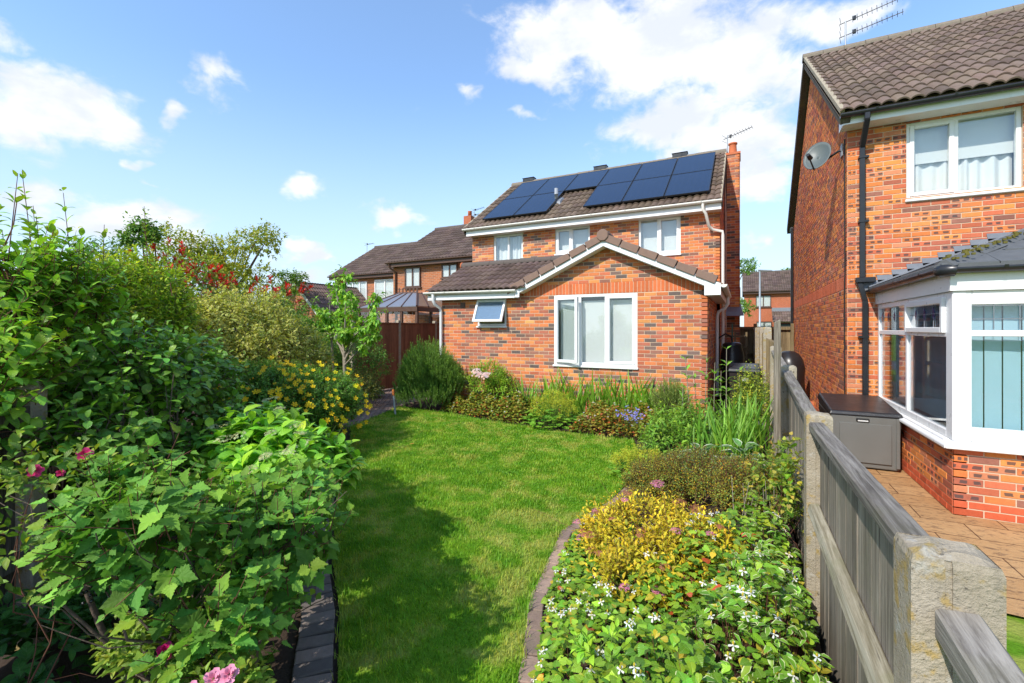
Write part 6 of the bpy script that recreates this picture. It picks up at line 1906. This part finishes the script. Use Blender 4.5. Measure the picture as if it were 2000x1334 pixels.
    # ferny, leafy plants in the dark at the fence foot
    for i, (x, y) in enumerate(((-3.35, 1.45), (-3.1, .9), (-4.3, 3.4), (-3.05, 2.0))):
        bush('shade_plant', ['dark leafy plant at the fence foot below the plum shrub', 'dark leafy plant at the fence foot at the left edge', 'dark leafy plant between hydrangea and plum shrub', 'dark leafy plant under the hydrangea by the currant'][i], (x, y, 0), [(x, y, .22, .38, .34, .24)], 90, 5, L_OV, (.07, .12), (.022, .085, .018), length=(.1, .2), stem=None, twig=None, indiv=40, cell=20, cat='plant')
simple('rose_deep', (.55, .02, .13), .55, var=.2, scale=40); simple('rose_magenta', (.55, .004, .14), .5, var=.2, scale=40); simple('rose_pale', (.80, .30, .42), .6, var=.15, scale=40)
left_border()

def cherry_tree():
    r_ = thing('cherry_tree', (-7.55, 7.0, 0), 'small cherry tree with pale branches and drooping leaves beside the path', 'tree')
    mb = MB()
    tr = [(-7.52, 6.95, 0), (-7.50, 6.95, .6), (-7.56, 6.97, 1.3), (-7.5, 6.95, 1.55)]
    mb.tube(tr, [.05, .042, .034, .03], 8)
    mb.build('trunk', 'bark_pale', r_)
    tips = [(-6.55, 6.9, 2.15), (-8.0, 7.1, 3.0), (-7.2, 6.7, 3.05), (-8.6, 7.1, 2.45), (-6.8, 7.2, 2.6), (-6.3, 6.7, 2.0), (-8.5, 6.9, 2.0), (-7.75, 6.6, 2.2), (-7.15, 6.6, 1.75), (-8.2, 7.3, 2.75), (-6.5, 6.8, 1.75), (-7.5, 7.2, 2.6)]
    P, S_, L = [], [], []
    mb = MB()
    for t in tips:
        a = Vector((-7.52, 6.95, random.uniform(1.0, 1.5))); b = Vector(t)
        c = a.lerp(b, .5) + Vector((random.gauss(0, .08), random.gauss(0, .08), .12))
        pts = [a.lerp(c, q).lerp(c.lerp(b, q), q) for q in np.linspace(0, 1, 8)]
        mb.tube(pts, [.02 * (1 - .75 * q) for q in np.linspace(0, 1, 8)], 6)
        for q in range(26):
            f = random.uniform(.35, 1.0); i = min(int(f * 7), 6); p = pts[i].lerp(pts[i + 1], f * 7 - i) if i < 7 else pts[7]
            d = Vector((random.gauss(0, .7), random.gauss(0, .7), random.gauss(.15, .5))).normalized()
            P.append(p); S_.append(d); L.append(random.uniform(.08, .24))
    mb.tube([(-8.0, 7.05, 0), (-7.98, 7.05, 1.0), (-8.0, 7.0, 1.9), (-8.05, 7.0, 2.6)], [.03, .026, .02, .01], 7)
    mb.build('branches', 'bark_pale', r_)
    P, S_, L = np.array(P), np.array(S_), np.array(L)
    p, t, nn, sz, F = leaves_on(P, S_, L, 7, (.09, .15), False, 55, .65)
    scatter(r_, 'leaf', L_CHERRY, frames(t, nn, sz), p, colours(len(p), (.055, .185, .022), (.15, .30, .035), F), 'leaf', 300, 10)
    d = thing('log_disc', (-7.45, 6.85, 1.62), 'sawn log disc feeder hanging on the cherry tree', 'feeder')
    c = Vector((-7.53, 6.80, 1.66)); dr = Vector((.45, -.89, 0)); x = Vector((.89, .45, 0))
    def disc(rr, y0, y1, n=18): return [c + dr * y0 + x * math.cos(6.283 * i / n) * rr + Vector((0, 0, math.sin(6.283 * i / n) * rr)) for i in range(n)]
    MB().extrude(disc(.085, 0, 0), dr * .05).build('disc', 'bark_pale', d)
    MB().extrude(disc(.068, .052, 0), dr * .004).build('cut_face', 'yellow_concrete', d)
    MB().extrude(disc(.016, .057, 0), dr * .003).build('hole', 'rubber', d)
    MB().tube([c + Vector((0, 0, .085)) + dr * .02, c + Vector((0, 0, .25)) + dr * .02], .003, 4).build('string', 'rubber', d)
cherry_tree()

def mid_left():
    bush('dark_shrub', 'dense dark green shrub under the cherry tree by the brown fence', (-8.6, 8.2, 0), [(-8.6, 8.3, .95, .75, .8, .85), (-9.2, 7.7, .8, .7, .7, .8)], 1300, 6, L_OV_S, (.05, .08), (.035, .11, .018), (.08, .17, .025), stem=(6, .02, 'bark'), indiv=120, cell=12)
    bush('dark_shrub', 'brownish green low shrub beneath the cherry tree', (-7.7, 7.5, 0), [(-7.95, 7.75, .42, .5, .55, .42)], 500, 6, L_OV_S, (.04, .07), (.06, .10, .02), (.12, .12, .03), stem=(5, .01, 'bark'), indiv=80, cell=10)
    # white edged hosta by the path
    hosta((-8.75, 8.95), .42, 46, .20, 'white-edged hosta at the left of the path under the cherry tree', lift=.10)
    for i, (x, y) in enumerate(((-7.55, 6.55), (-7.9, 7.2), (-8.4, 8.1))):
        fern((x, y), .38, ['low ferny plant by the path nearest the yellow flowers', 'low ferny plant by the path below the cherry tree', 'low ferny plant by the path nearest the hosta'][i])

def hosta(xy, rad, n, size, label, lift=.12, tall=1.0, z0=0.0):
    r_ = thing('hosta', (xy[0], xy[1], z0), label, 'plant')
    P, t, nn, sz = [], [], [], []
    for i in range(n):
        a = i * 2.39996; f = math.sqrt((i + .5) / n); d = np.array([math.cos(a), math.sin(a), 0])
        P.append(np.array([xy[0], xy[1], z0]) + d * rad * f * .55 + np.array([0, 0, lift + .30 * tall * (1 - f) + .04]))
        t.append(d * (.5 + f) + np.array([0, 0, .55 - .75 * f])); nn.append(np.array([0, 0, 1]) + d * .35); sz.append(size * random.uniform(.75, 1.15))
    P, t, nn, sz = map(np.array, (P, t, nn, sz))
    scatter(r_, 'leaf', L_HOSTA, frames(t + rng.normal(0, .12, t.shape), nn, sz), P, colours(n, (.045, .12, .045), None, None, .15, .06), 'leaf_hosta', 300, 0)
    mb = MB()
    for q in P[::2]: mb.tube([(xy[0], xy[1], z0), tuple((np.array([xy[0], xy[1], z0]) + q) / 2 + np.array([0, 0, .04])), tuple(q)], .004, 4)
    mb.build('stalks', 'twig_green', r_)

def fern(xy, size, label, n=26, col=(.05, .16, .02)):
    r_ = thing('fern', (xy[0], xy[1], 0), label, 'fern')
    P, t, nn, sz = [], [], [], []
    for i in range(n):
        a = random.random() * 6.283; d = np.array([math.cos(a), math.sin(a), 0]); L = size * random.uniform(.6, 1.1)
        for k in range(14):
            f = (k + 1) / 15
            p = np.array([xy[0], xy[1], .03]) + d * L * f + np.array([0, 0, L * (1.1 * f - .8 * f * f)])
            s_ = np.array([-d[1], d[0], 0])
            for sg in (-1, 1):
                P.append(p); t.append(s_ * sg + d * .4); nn.append(np.array([0, 0, 1.0])); sz.append(.085 * math.sin(math.pi * min(f + .12, 1)) + .015)
    P, t, nn, sz = map(np.array, (P, t, nn, sz))
    scatter(r_, 'leaf', L_LANCE, frames(t, nn, sz), P, colours(len(P), col, None, None, .15, .08), 'leaf_small', 0)
mid_left()

def rosemary(name, label, base, lobes, n, size, col, tip, k=26, length=(.18, .42)):
    r_ = thing(name, base, label, 'shrub')
    P, S_, L, _ = shoots(lobes, n, 5, .12, .55, .95, .45, .18, .05, length, -.3)
    p, t, nn, sz, F = leaves_on(P, S_, L, k, size, False, 48, -.12, .8, .2, .3, .0)
    scatter(r_, 'needle', L_NEEDLE, frames(t, nn, sz, np.full(len(p), 2.4)), p, colours(len(p), col, tip, F ** 2, .2, .08), 'leaf_small', 0, 0, 'foliage')
    twigs(r_, P, S_, L, .0035, 'twig_green'); stems(r_, base, lobes, 7, .018, 'bark')
    return r_
rosemary('rosemary_bush', 'rounded upright rosemary bush at the left corner of the extension', (-6.45, 8.35, 0), [(-6.45, 8.42, .72, .72, .58, .72), (-6.85, 8.5, .62, .42, .4, .62), (-6.0, 8.5, .6, .45, .4, .55), (-6.45, 8.2, .35, .75, .45, .35)], 2700, (.035, .052), (.038, .115, .018), (.085, .190, .028))

# ------------------------------------------------------------------ bed along the house
def carpet(name, label, poly, hgt, n, leaf, size, col, tip, m, extra=(), flowers=0, cell=14, zfun=None, indiv=300, up=1.3, hue=.2, var=.25, flower_r=.017):
    """ground cover: leaves at mixed heights over an area, mostly facing up"""
    P2 = np.array(poly, float); lo, hi = P2.min(0), P2.max(0)
    c0 = P2.mean(0)
    r_ = thing(name, (c0[0], c0[1], 0), label, 'ground cover')
    pts = []
    while len(pts) < n:
        q = rng.uniform(lo, hi, (n, 2)); ins = np.zeros(n, bool)
        for i in range(len(P2)):
            a, b = P2[i], P2[(i + 1) % len(P2)]
            ins ^= ((a[1] > q[:, 1]) != (b[1] > q[:, 1])) & (q[:, 0] < (b[0] - a[0]) * (q[:, 1] - a[1]) / (b[1] - a[1] + 1e-9) + a[0])
        pts += list(q[ins])
    q = np.array(pts[:n])
    # distance to outline -> edge slopes down
    dist = np.full(n, 9.0)
    for i in range(len(P2)):
        a, b = P2[i], P2[(i + 1) % len(P2)]; ab = b - a; tt = np.clip(((q - a) @ ab) / (ab @ ab), 0, 1)
        dist = np.minimum(dist, np.linalg.norm(q - (a + tt[:, None] * ab), axis=1))
    prof = np.clip(dist / .22, 0, 1) ** .6
    lump = .8 + .25 * np.sin(q[:, 0] * 7.3 + 1) * np.sin(q[:, 1] * 6.1) + .15 * np.sin(q[:, 0] * 17 + q[:, 1] * 13)
    z0 = np.array([zfun(*a) for a in q]) if zfun else np.zeros(n)
    H_ = (hgt(q) if callable(hgt) else hgt) * prof * lump
    f = 1 - rng.random(n) ** 1.8 * .75
    z = z0 + .03 + H_ * f
    p = np.column_stack([q, z])
    az = rng.uniform(0, 6.283, n)
    t = np.column_stack([np.cos(az), np.sin(az), rng.normal(-.15, .3, n)])
    nn = np.column_stack([rng.normal(0, .38, n), rng.normal(-.15, .38, n), np.full(n, up)])
    C = colours(n, col, tip, rng.random(n) ** 2.2, var, hue)
    for frac, ecol in extra:
        k = rng.random(n) < frac; C[k] = colours(int(k.sum()), ecol, None, None, .2, .1)
    sz = rng.uniform(*size, n)
    scatter(r_, 'leaf', leaf, frames(t, nn, sz), p, C, m, indiv, cell)
    if flowers:
        pw = f ** 3 * (.25 + np.clip(np.sin(q[:, 0] * 9 + 2 * np.sin(q[:, 1] * 5)) * np.sin(q[:, 1] * 8 + q[:, 0] * 3) + .4, 0, 2)) ** 1.5
        i = rng.choice(n, flowers, replace=False, p=pw / pw.sum())
        fp = p[i] + np.array([0, 0, .03]) + np.column_stack([np.zeros((flowers, 2)), (1 - f[i]) * H_[i]])
        stars(r_, fp, np.column_stack([rng.normal(0, .35, flowers), rng.normal(-.35, .35, flowers), np.ones(flowers)]), flower_r, (.80, .80, .74), 'petal', 'flower', FLOWER4, .05)
        cone = t_blob(6, 4, 2.2)
        place(r_, 'flower_spike', cone, fp + np.array([0, 0, .010]), np.tile([0, -.1, 1.0], (flowers, 1)), np.full(flowers, .0045), colours(flowers, (.62, .52, .06), None, None, .1, .1), 'petal', 300)
    # stalks
    i = rng.choice(n, min(n, 900), replace=False)
    twigs(r_, np.column_stack([q[i], z0[i]]), norm(np.column_stack([rng.normal(0, .1, len(i)), rng.normal(0, .1, len(i)), np.ones(len(i))])), H_[i] * f[i], .0022, 'twig_red', name='stalks')
    return r_

def iris(name, label, xy, n, hgt, spread, col=(.10, .24, .025), z0=0.0, blade=None, w_=1.0, lean=.28, cat='plant'):
    r_ = thing(name, (xy[0], xy[1], z0), label, cat)
    P = np.column_stack([rng.normal(xy[0], spread, n), rng.normal(xy[1], spread * .6, n), np.full(n, z0)])
    az = rng.uniform(0, 6.283, n); d = np.column_stack([np.cos(az), np.sin(az), np.zeros(n)])
    S_ = norm(np.array([0, 0, 1.0]) + d * (np.abs(rng.normal(0, lean, n)))[:, None])
    x = norm(np.cross(d, S_) + rng.normal(0, .4, (n, 3))); x = norm(x - S_ * (x * S_).sum(1)[:, None]); y = np.cross(S_, x)
    h = rng.uniform(.6, 1.08, n) * hgt
    Ms = np.stack([x * (h * w_)[:, None], y * h[:, None], S_ * h[:, None]], -1)
    scatter(r_, 'blade', blade or L_BLADE, Ms, P, colours(n, col, None, None, .18, .12), 'leaf_small', 300, 0)
    return r_

def alchemilla(label, xy, rad, hgt, nl, nf, z0=0.0, leaf=.10):
    r_ = thing('alchemilla', (xy[0], xy[1], z0), label, 'plant')
    n = nl; a = rng.uniform(0, 6.283, n); f = np.sqrt(rng.random(n))
    P = np.column_stack([xy[0] + np.cos(a) * rad * f, xy[1] + np.sin(a) * rad * f, z0 + .05 + hgt * .55 * rng.random(n) * (1.1 - f * .6)])
    t = np.column_stack([np.cos(a), np.sin(a), rng.normal(-.1, .2, n)]); nn = np.column_stack([np.cos(a) * .5, np.sin(a) * .5 - .1, np.ones(n)])
    scatter(r_, 'leaf', L_ALCH, frames(t, nn, rng.uniform(leaf * .7, leaf * 1.2, n)), P, colours(n, (.065, .20, .03), (.13, .27, .04), rng.random(n), .15, .08), 'leaf_soft', 300, 0)
    # lime froth of tiny flowers on thin stalks
    n = nf; a = rng.uniform(0, 6.283, n); f = np.sqrt(rng.random(n))
    c = np.column_stack([xy[0] + np.cos(a) * rad * f * .95, xy[1] + np.sin(a) * rad * f * .95, z0 + hgt * (.62 + .40 * rng.random(n)) * (1.05 - .45 * f * f)])
    k = 26
    p = np.repeat(c, k, 0) + rng.normal(0, .024, (n * k, 3))
    place(r_, 'floret', FLOWER4, p, rng.normal(0, .5, (n * k, 3)) + np.array([0, -.3, 1]), rng.uniform(.007, .013, n * k), colours(n * k, (.42, .46, .030), None, None, .22, .10), 'petal', 0, 0, 'flower_froth')
    base = np.column_stack([xy[0] + np.cos(a) * rad * f * .4, xy[1] + np.sin(a) * rad * f * .4, np.full(n, z0)])
    v = c - base; L = np.linalg.norm(v, axis=1); twigs(r_, base, v / L[:, None], L, .002, 'twig_green', name='stalks')
    return r_

def house_bed():
    carpet('ground_cover', 'bronzy green ground cover with tiny white flowers left of the lime flowers', [(-6.0, 8.28), (-5.0, 8.0), (-4.3, 7.86), (-3.75, 7.78), (-3.7, 8.9), (-5.9, 8.95)], .42, 6500, L_HEART, (.035, .06), (.075, .135, .022), (.16, .17, .035), 'leaf_edge', [(.10, (.20, .065, .03)), (.16, (.16, .16, .035))], 60, 8, indiv=250)
    carpet('ground_cover', 'bronzy red ground cover with small white flowers below the big window', [(-2.75, 7.66), (-2.2, 7.62), (-1.55, 7.56), (-1.1, 7.7), (-1.0, 8.95), (-2.8, 8.9)], .40, 5600, L_HEART, (.035, .06), (.08, .13, .022), (.18, .14, .03), 'leaf_edge', [(.16, (.21, .065, .03)), (.16, (.17, .16, .035))], 70, 8, indiv=250)
    alchemilla('mound of lime-yellow flowers over round leaves in front of the house wall', (-3.22, 7.98), .50, .66, 210, 190)
    spots = [(-4.1, 8.72, .72), (-3.65, 8.75, .84), (-3.25, 8.8, .90), (-2.95, 8.7, .80), (-2.55, 8.78, .86), (-2.2, 8.7, .82), (-1.9, 8.75, .88), (-1.62, 8.72, .84), (-1.35, 8.75, .72)]
    words = ['first', 'second', 'third', 'fourth', 'fifth', 'sixth', 'seventh', 'eighth', 'ninth']
    for i, (x, y, h) in enumerate(spots):
        iris('iris_clump', f'clump of upright sword leaves against the house wall, {words[i]} from the left', (x, y), 34, h * 1.28, .08, (.085, .215, .022), .02, None, 1.1, .22)
    # pale pink azalea
    r_, _ = bush('azalea_shrub', 'light green upright shrub with two pale pink flower heads against the wall', (-5.0, 8.68, 0), [(-5.0, 8.66, .62, .48, .30, .48), (-4.7, 8.7, .5, .35, .25, .4)], 420, 8, L_LANCE, (.06, .10), (.085, .215, .022), (.20, .33, .035), length=(.16, .32), up=.8, angle=55, droop=.1, stem=(6, .01, 'twig_green'), indiv=150, cell=10, wscale=(1.0, 1.3))
    for c, rr in (((-5.12, 8.34, .90), .11), ((-4.86, 8.32, .84), .10), ((-5.03, 8.32, .85), .07)):
        head(r_, c, (0, -.7, .8), rr, 30, .030, (.72, .52, .48), dome=.5, templ=FLOWER5, var=.08)
    rosemary('lavender_bush', 'grey-green lavender bush at the right of the window bed', (-1.15, 8.38, 0), [(-1.15, 8.4, .42, .30, .28, .45)], 420, (.03, .05), (.085, .150, .05), (.15, .22, .07), k=20, length=(.2, .4))
    # campanula
    r_ = thing('campanula', (-1.62, 7.72, 0), 'small patch of lavender-blue flowers in the bed below the window', 'flowers')
    n = 80; P = np.column_stack([rng.normal(-1.66, .13, n), rng.normal(7.74, .07, n), .34 + rng.normal(.05, .06, n)])
    stars(r_, P, np.column_stack([rng.normal(0, .3, n), rng.normal(-.6, .3, n), np.ones(n)]), .017, (.30, .30, .72), 'petal', 'flower', FLOWER5, .1)
    twigs(r_, np.column_stack([P[:, :2], np.full(n, .05)]), np.tile([0, 0, 1.0], (n, 1)), P[:, 2] - .05, .0018, 'twig_green', name='stalks')
house_bed()

# ------------------------------------------------------------------ right border
def right_border():
    # buddleja wands
    r_ = thing('buddleja', (-.42, 7.5, .05), 'tall buddleja shoots with paired grey-green leaves near the passage', 'shrub')
    P, S_, L = [], [], []
    for x, y, h in ((-.70, 7.55, 1.35), (-.52, 7.35, 1.42), (-.40, 7.45, 1.30), (-.22, 7.4, 1.5), (-.05, 7.5, 1.22), (-.62, 7.7, 1.05), (-.32, 7.75, 1.15), (-.85, 7.4, .95)):
        P.append((x, y, .05)); S_.append((random.gauss(0, .06), random.gauss(-.03, .06), 1)); L.append(h)
    P, S_, L = np.array(P), norm(np.array(S_)), np.array(L)
    p, t, nn, sz, F = leaves_on(P, S_, L, 9, (.16, .24), True, 66, .35, .55, .12, .9, .25)
    scatter(r_, 'leaf', L_LANCE, frames(t, nn, sz, np.full(len(p), 1.25)), p, colours(len(p), (.045, .15, .03), (.12, .26, .05), F, .15, .06), 'leaf_soft', 300, 0)
    mb = MB()
    for a, s_, l in zip(P, S_, L): mb.tube([tuple(a), tuple(a + s_ * l)], [.009, .004], 6)
    mb.build('stems', 'bark_pale', r_)
    # sword-leaved clumps near the fence
    for i, (x, y, h, n, sp) in enumerate(((-.02, 6.9, .95, 60, .12), (.08, 6.3, .92, 60, .11), (-.32, 6.2, .85, 46, .10), (-.10, 5.65, .80, 50, .10), (-.75, 6.0, .62, 40, .16))):
        iris('crocosmia_clump', ['clump of tall sword leaves furthest back by the fence', 'broad clump of sword leaves against the fence', 'clump of sword leaves left of the fence clump', 'front clump of sword leaves among the hostas', 'arching narrow leaved clump left of the hostas'][i], (x, y), n, h, sp, ((.075, .20, .025), (.085, .215, .025), (.06, .17, .022), (.09, .23, .03), (.04, .13, .022))[i], bed_h(x, y), L_BLADE2 if i == 4 else None, .9 if i < 4 else .5, .25 if i < 4 else .5)
    hosta((-.42, 5.45), .36, 34, .17, 'white-edged hosta among the sword leaves in the right border', .06, .8, bed_h(-.42, 5.45))
    hosta((-.0, 5.15), .34, 34, .16, 'white-edged hosta nearest the fence in the right border', .06, .9, bed_h(0, 5.15))
    hosta((-.72, 5.7), .30, 26, .15, 'small white-edged hosta left of the sword leaves', .05, .7, .05)
    bush('yellow_green_shrub', 'small yellow-green leafy shrub growing up the fence by the timber post', (.12, 7.4, 0), [(.12, 7.4, .75, .24, .40, .55)], 380, 6, L_OV_S, (.03, .055), (.13, .21, .025), (.26, .30, .04), stem=(4, .008, 'bark'), indiv=80, cell=8)
    bush('leafy_perennials', 'mixed leafy perennials in front of the sword leaves by the lawn corner', (-1.0, 6.75, 0), [(-.95, 6.75, .22, .42, .55, .34), (-.6, 6.9, .32, .35, .45, .40), (-1.05, 7.4, .25, .3, .35, .36)], 600, 6, L_LANCE, (.07, .13), (.06, .17, .02), (.12, .24, .03), stem=None, indiv=200, cell=9, up=.8, wscale=(.9, 1.6), cat='plant')
    alchemilla('low froth of lime-yellow flowers at the lawn edge in the right border', (-1.12, 5.65), .34, .40, 110, 120, 0.0, .07)
    alchemilla('small lime-yellow flower froth behind the brown mound', (-.72, 5.1), .26, .34, 70, 70, .05, .06)
    # brown-green fine leaved mound
    lob = [(-.32, 4.55, .42, .52, .36, .30), (.05, 4.25, .46, .34, .34, .30), (-.75, 4.55, .30, .34, .30, .28)]
    r_, _ = bush('mound_shrub', 'fine-leaved brownish green mound shrub in the middle of the right border', (-.25, 4.5, .1), lob, 3400, 9, L_OV_S, (.014, .026), (.085, .12, .022), (.17, .20, .035), length=(.08, .18), stem=(10, .008, 'twig_red'), twig=(.0018, 'twig_red'), indiv=0, shell=.6, m='leaf_small', hue=.35, var=.3, up=.5)
    # golden spiraea
    lob = [(-.62, 3.38, .34, .44, .40, .25), (-.28, 3.05, .40, .38, .36, .24), (-.92, 3.55, .22, .30, .30, .22), (-.50, 2.85, .34, .34, .30, .22)]
    r_, sh = bush('golden_spiraea', 'golden-leaved spiraea with faded pink flower heads in the right border', (-.55, 3.2, .08), lob, 900, 8, L_OV_S, (.032, .056), (.21, .215, .018), (.37, .33, .030), length=(.10, .22), stem=(12, .006, 'twig_red'), twig=(.0018, 'twig_red'), shell=.62, m='leaf_small', up=.8, angle=58, droop=.12, indiv=300, cell=9, hue=.12, var=.2)
    P, N = surface_points(lob, 26, 0, .04, .25, 1.08, .2)
    for i, (p, n) in enumerate(zip(P, N)):
        head(r_, p, (n[0] * .3, n[1] * .3, 1), random.uniform(.022, .042), 60, .0065, (.42, .16, .085) if i % 3 else (.62, .20, .34), dome=.4)
    for c, pk in (((-.60, 3.72, .62), 1), ((-.42, 3.55, .56), 0), ((-.30, 3.50, .55), 0), ((-.86, 3.86, .46), 0)):
        head(r_, c, (0, -.2, 1), .055, 110, .0075, (.62, .20, .34) if pk else (.42, .16, .085), dome=.35)
    # foreground ground cover: heart leaves, white flowers, variegated periwinkle
    hg = lambda q: .20 + .20 * np.clip((q[:, 0] + 1.0) / 1.2, 0, 1)
    zf = lambda x, y: bed_h(x, y)
    carpet('ground_cover', 'heart-leaved ground cover dotted with white flowers in the right foreground', [(-.76, 1.0), (-.94, 2.1), (-1.17, 2.8), (-1.33, 3.6), (-1.22, 4.15), (-.9, 3.9), (-.5, 3.75), (.05, 3.6), (.30, 3.4), (.30, .9), (-.2, .7)], hg, 7200, L_HEART, (.028, .056), (.075, .19, .018), (.17, .28, .03), 'leaf', [(.012, (.30, .06, .03)), (.06, (.26, .25, .03)), (.10, (.06, .13, .025))], 230, 13, zf, hue=.15, var=.2, flower_r=.019)
    carpet('periwinkle', 'variegated cream-edged periwinkle creeping among the white flowers by the fence', [(-.25, 1.2), (-.35, 2.3), (-.1, 3.3), (.30, 3.5), (.31, 1.0)], lambda q: .30 + .18 * np.clip((q[:, 0] + .3) / .6, 0, 1), 1500, L_OV_S, (.036, .06), (.06, .165, .02), (.12, .24, .03), 'leaf_vinca', (), 0, 13, zf, hue=.1)
    bush('weed_seedling', 'pale green palmate leafy weed among the white flowers', (-.55, 1.95, .1), [(-.55, 1.95, .42, .10, .10, .06)], 9, 5, L_OV, (.05, .075), (.13, .30, .03), length=(.05, .12), stem=(2, .004, 'twig_green'), indiv=60, cell=0, cat='plant')
    bush('bramble_shoot', 'broad-leaved bright green shoot against the fence boards at the lower right', (.20, 1.55, .2), [(.21, 1.52, .62, .06, .14, .14)], 9, 4, L_OV, (.06, .10), (.10, .27, .025), length=(.08, .2), stem=(3, .004, 'twig_green'), indiv=60, cell=0, cat='plant', up=.8)
    # climber at the second post
    bush('climber', 'leafy climber with red tips clinging to the fence beside the second post', (.26, 3.35, .3), [(.25, 3.4, .75, .07, .22, .40), (.20, 3.9, .62, .16, .35, .30)], 170, 5, L_HEART, (.03, .05), (.07, .20, .02), (.20, .16, .03), length=(.08, .2), stem=(4, .004, 'twig_red'), indiv=120, cell=8, cat='climber')
    # dry stalks
    r_ = thing('dry_stalks', (.05, 3.75, .3), 'dead upright stalks beside the brown mound shrub', 'stalks')
    mb = MB()
    for i in range(22):
        x, y = random.gauss(.08, .12), random.gauss(3.75, .15); mb.tube([(x, y, bed_h(x, y)), (x + random.gauss(0, .05), y + random.gauss(0, .05), bed_h(x, y) + random.uniform(.15, .5))], [.004, .002], 5)
    mb.build('stem', 'bark_pale', r_)
right_border()

# ------------------------------------------------------------------ background trees
def tree(name, label, base, hgt, rad, n, leaf, size, col, tip, trunk=.12, seed=1, clump=9, flat=.45, m='leaf_small', k=7):
    r_ = thing(name, base, label, 'tree'); b = Vector(base)
    MB().tube([b, b + Vector((.05, 0, hgt * .3)), b + Vector((0, .1, hgt * .62)), b + Vector((.08, 0, hgt * .9))], [trunk, trunk * .8, trunk * .5, trunk * .12], 8).build('trunk', 'bark', r_)
    rs = random.Random(seed); lob = []; mb = MB()
    for i in range(clump):
        a = rs.random() * 6.283; f = math.sqrt(rs.random()); z = hgt * (.45 + .52 * rs.random()); kk = 1.0 - .35 * abs(z / hgt - .65)
        c = Vector((b.x + math.cos(a) * rad * f * kk, b.y + math.sin(a) * rad * f * kk, b.z + z)); s_ = rad * rs.uniform(.28, .46)
        lob.append((c.x, c.y, c.z, s_, s_, s_ * flat))
        mb.tube([b + Vector((0, 0, hgt * rs.uniform(.25, .6))), b.lerp(c, .6) + Vector((0, 0, hgt * .18)), c], [trunk * .4, trunk * .22, trunk * .08], 6)
    mb.build('limbs', 'bark', r_)
    P, S_, L, _ = shoots(lob, n, seed, .2, .35, .35, .8, .4, .3, (.15, .4), -.8)
    p, t, nn, sz, F = leaves_on(P, S_, L, k, size, False, 60, .25)
    scatter(r_, 'leaf', leaf, frames(t, nn, sz), p, colours(len(p), col, tip, F, .22, .12), m, 0, 0, 'crown')
def trees():
    tree('rowan_tree', 'yellow-green open tree rising behind the red-tipped photinia', (-14.2, 8.3, 0), 4.85, 1.45, 1500, L_OV_S, (.09, .15), (.085, .16, .025), (.21, .23, .04), .12, 3, 26, .75)
    tree('birch_tree', 'thin grey-green tree in the distance behind the light green shrub', (-13.9, 5.7, 0), 4.2, 1.0, 420, L_OV_S, (.08, .13), (.05, .12, .05), (.07, .14, .06), .08, 8, 9, .7)
    tree('young_tree', 'slender dark-leaved tree standing up left of the rowan', (-10.4, 4.75, 0), 4.1, .45, 300, L_OV_S, (.08, .12), (.035, .11, .025), (.07, .15, .03), .06, 5, 8, 1.1)
    tree('garden_tree', 'dark rounded tree left of the low garage roof', (-20.0, 14.0, 0), 4.6, 1.7, 1100, L_OV_S, (.11, .17), (.035, .10, .02), (.08, .15, .03), .15, 9, 12, .6)
    tree('street_tree', 'light green tree between the chimney and the house across the street', (-1.3, 37.0, 0), 6.6, 2.0, 900, L_OV_S, (.14, .22), (.045, .13, .03), (.10, .19, .04), .2, 12, 12, .7)
    tree('street_tree', 'tree top showing over the roof across the street', (4.6, 52.0, 0), 8.4, 1.9, 600, L_OV_S, (.16, .24), (.05, .13, .02), (.1, .18, .03), .2, 14, 8, .7)
    bush('garden_hedge', 'leafy hedge behind the cherry tree in front of the garage', (-15.5, 13.0, 0), [(-16.5, 13.2, 1.2, 1.6, .8, 1.3), (-14.3, 12.6, 1.0, 1.5, .8, 1.25), (-12.3, 11.4, .9, 1.2, .8, 1.1)], 1500, 6, L_OV_S, (.08, .13), (.05, .14, .02), (.11, .20, .03), indiv=0, stem=(6, .03, 'bark'), cat='hedge', length=(.2, .4))
trees()
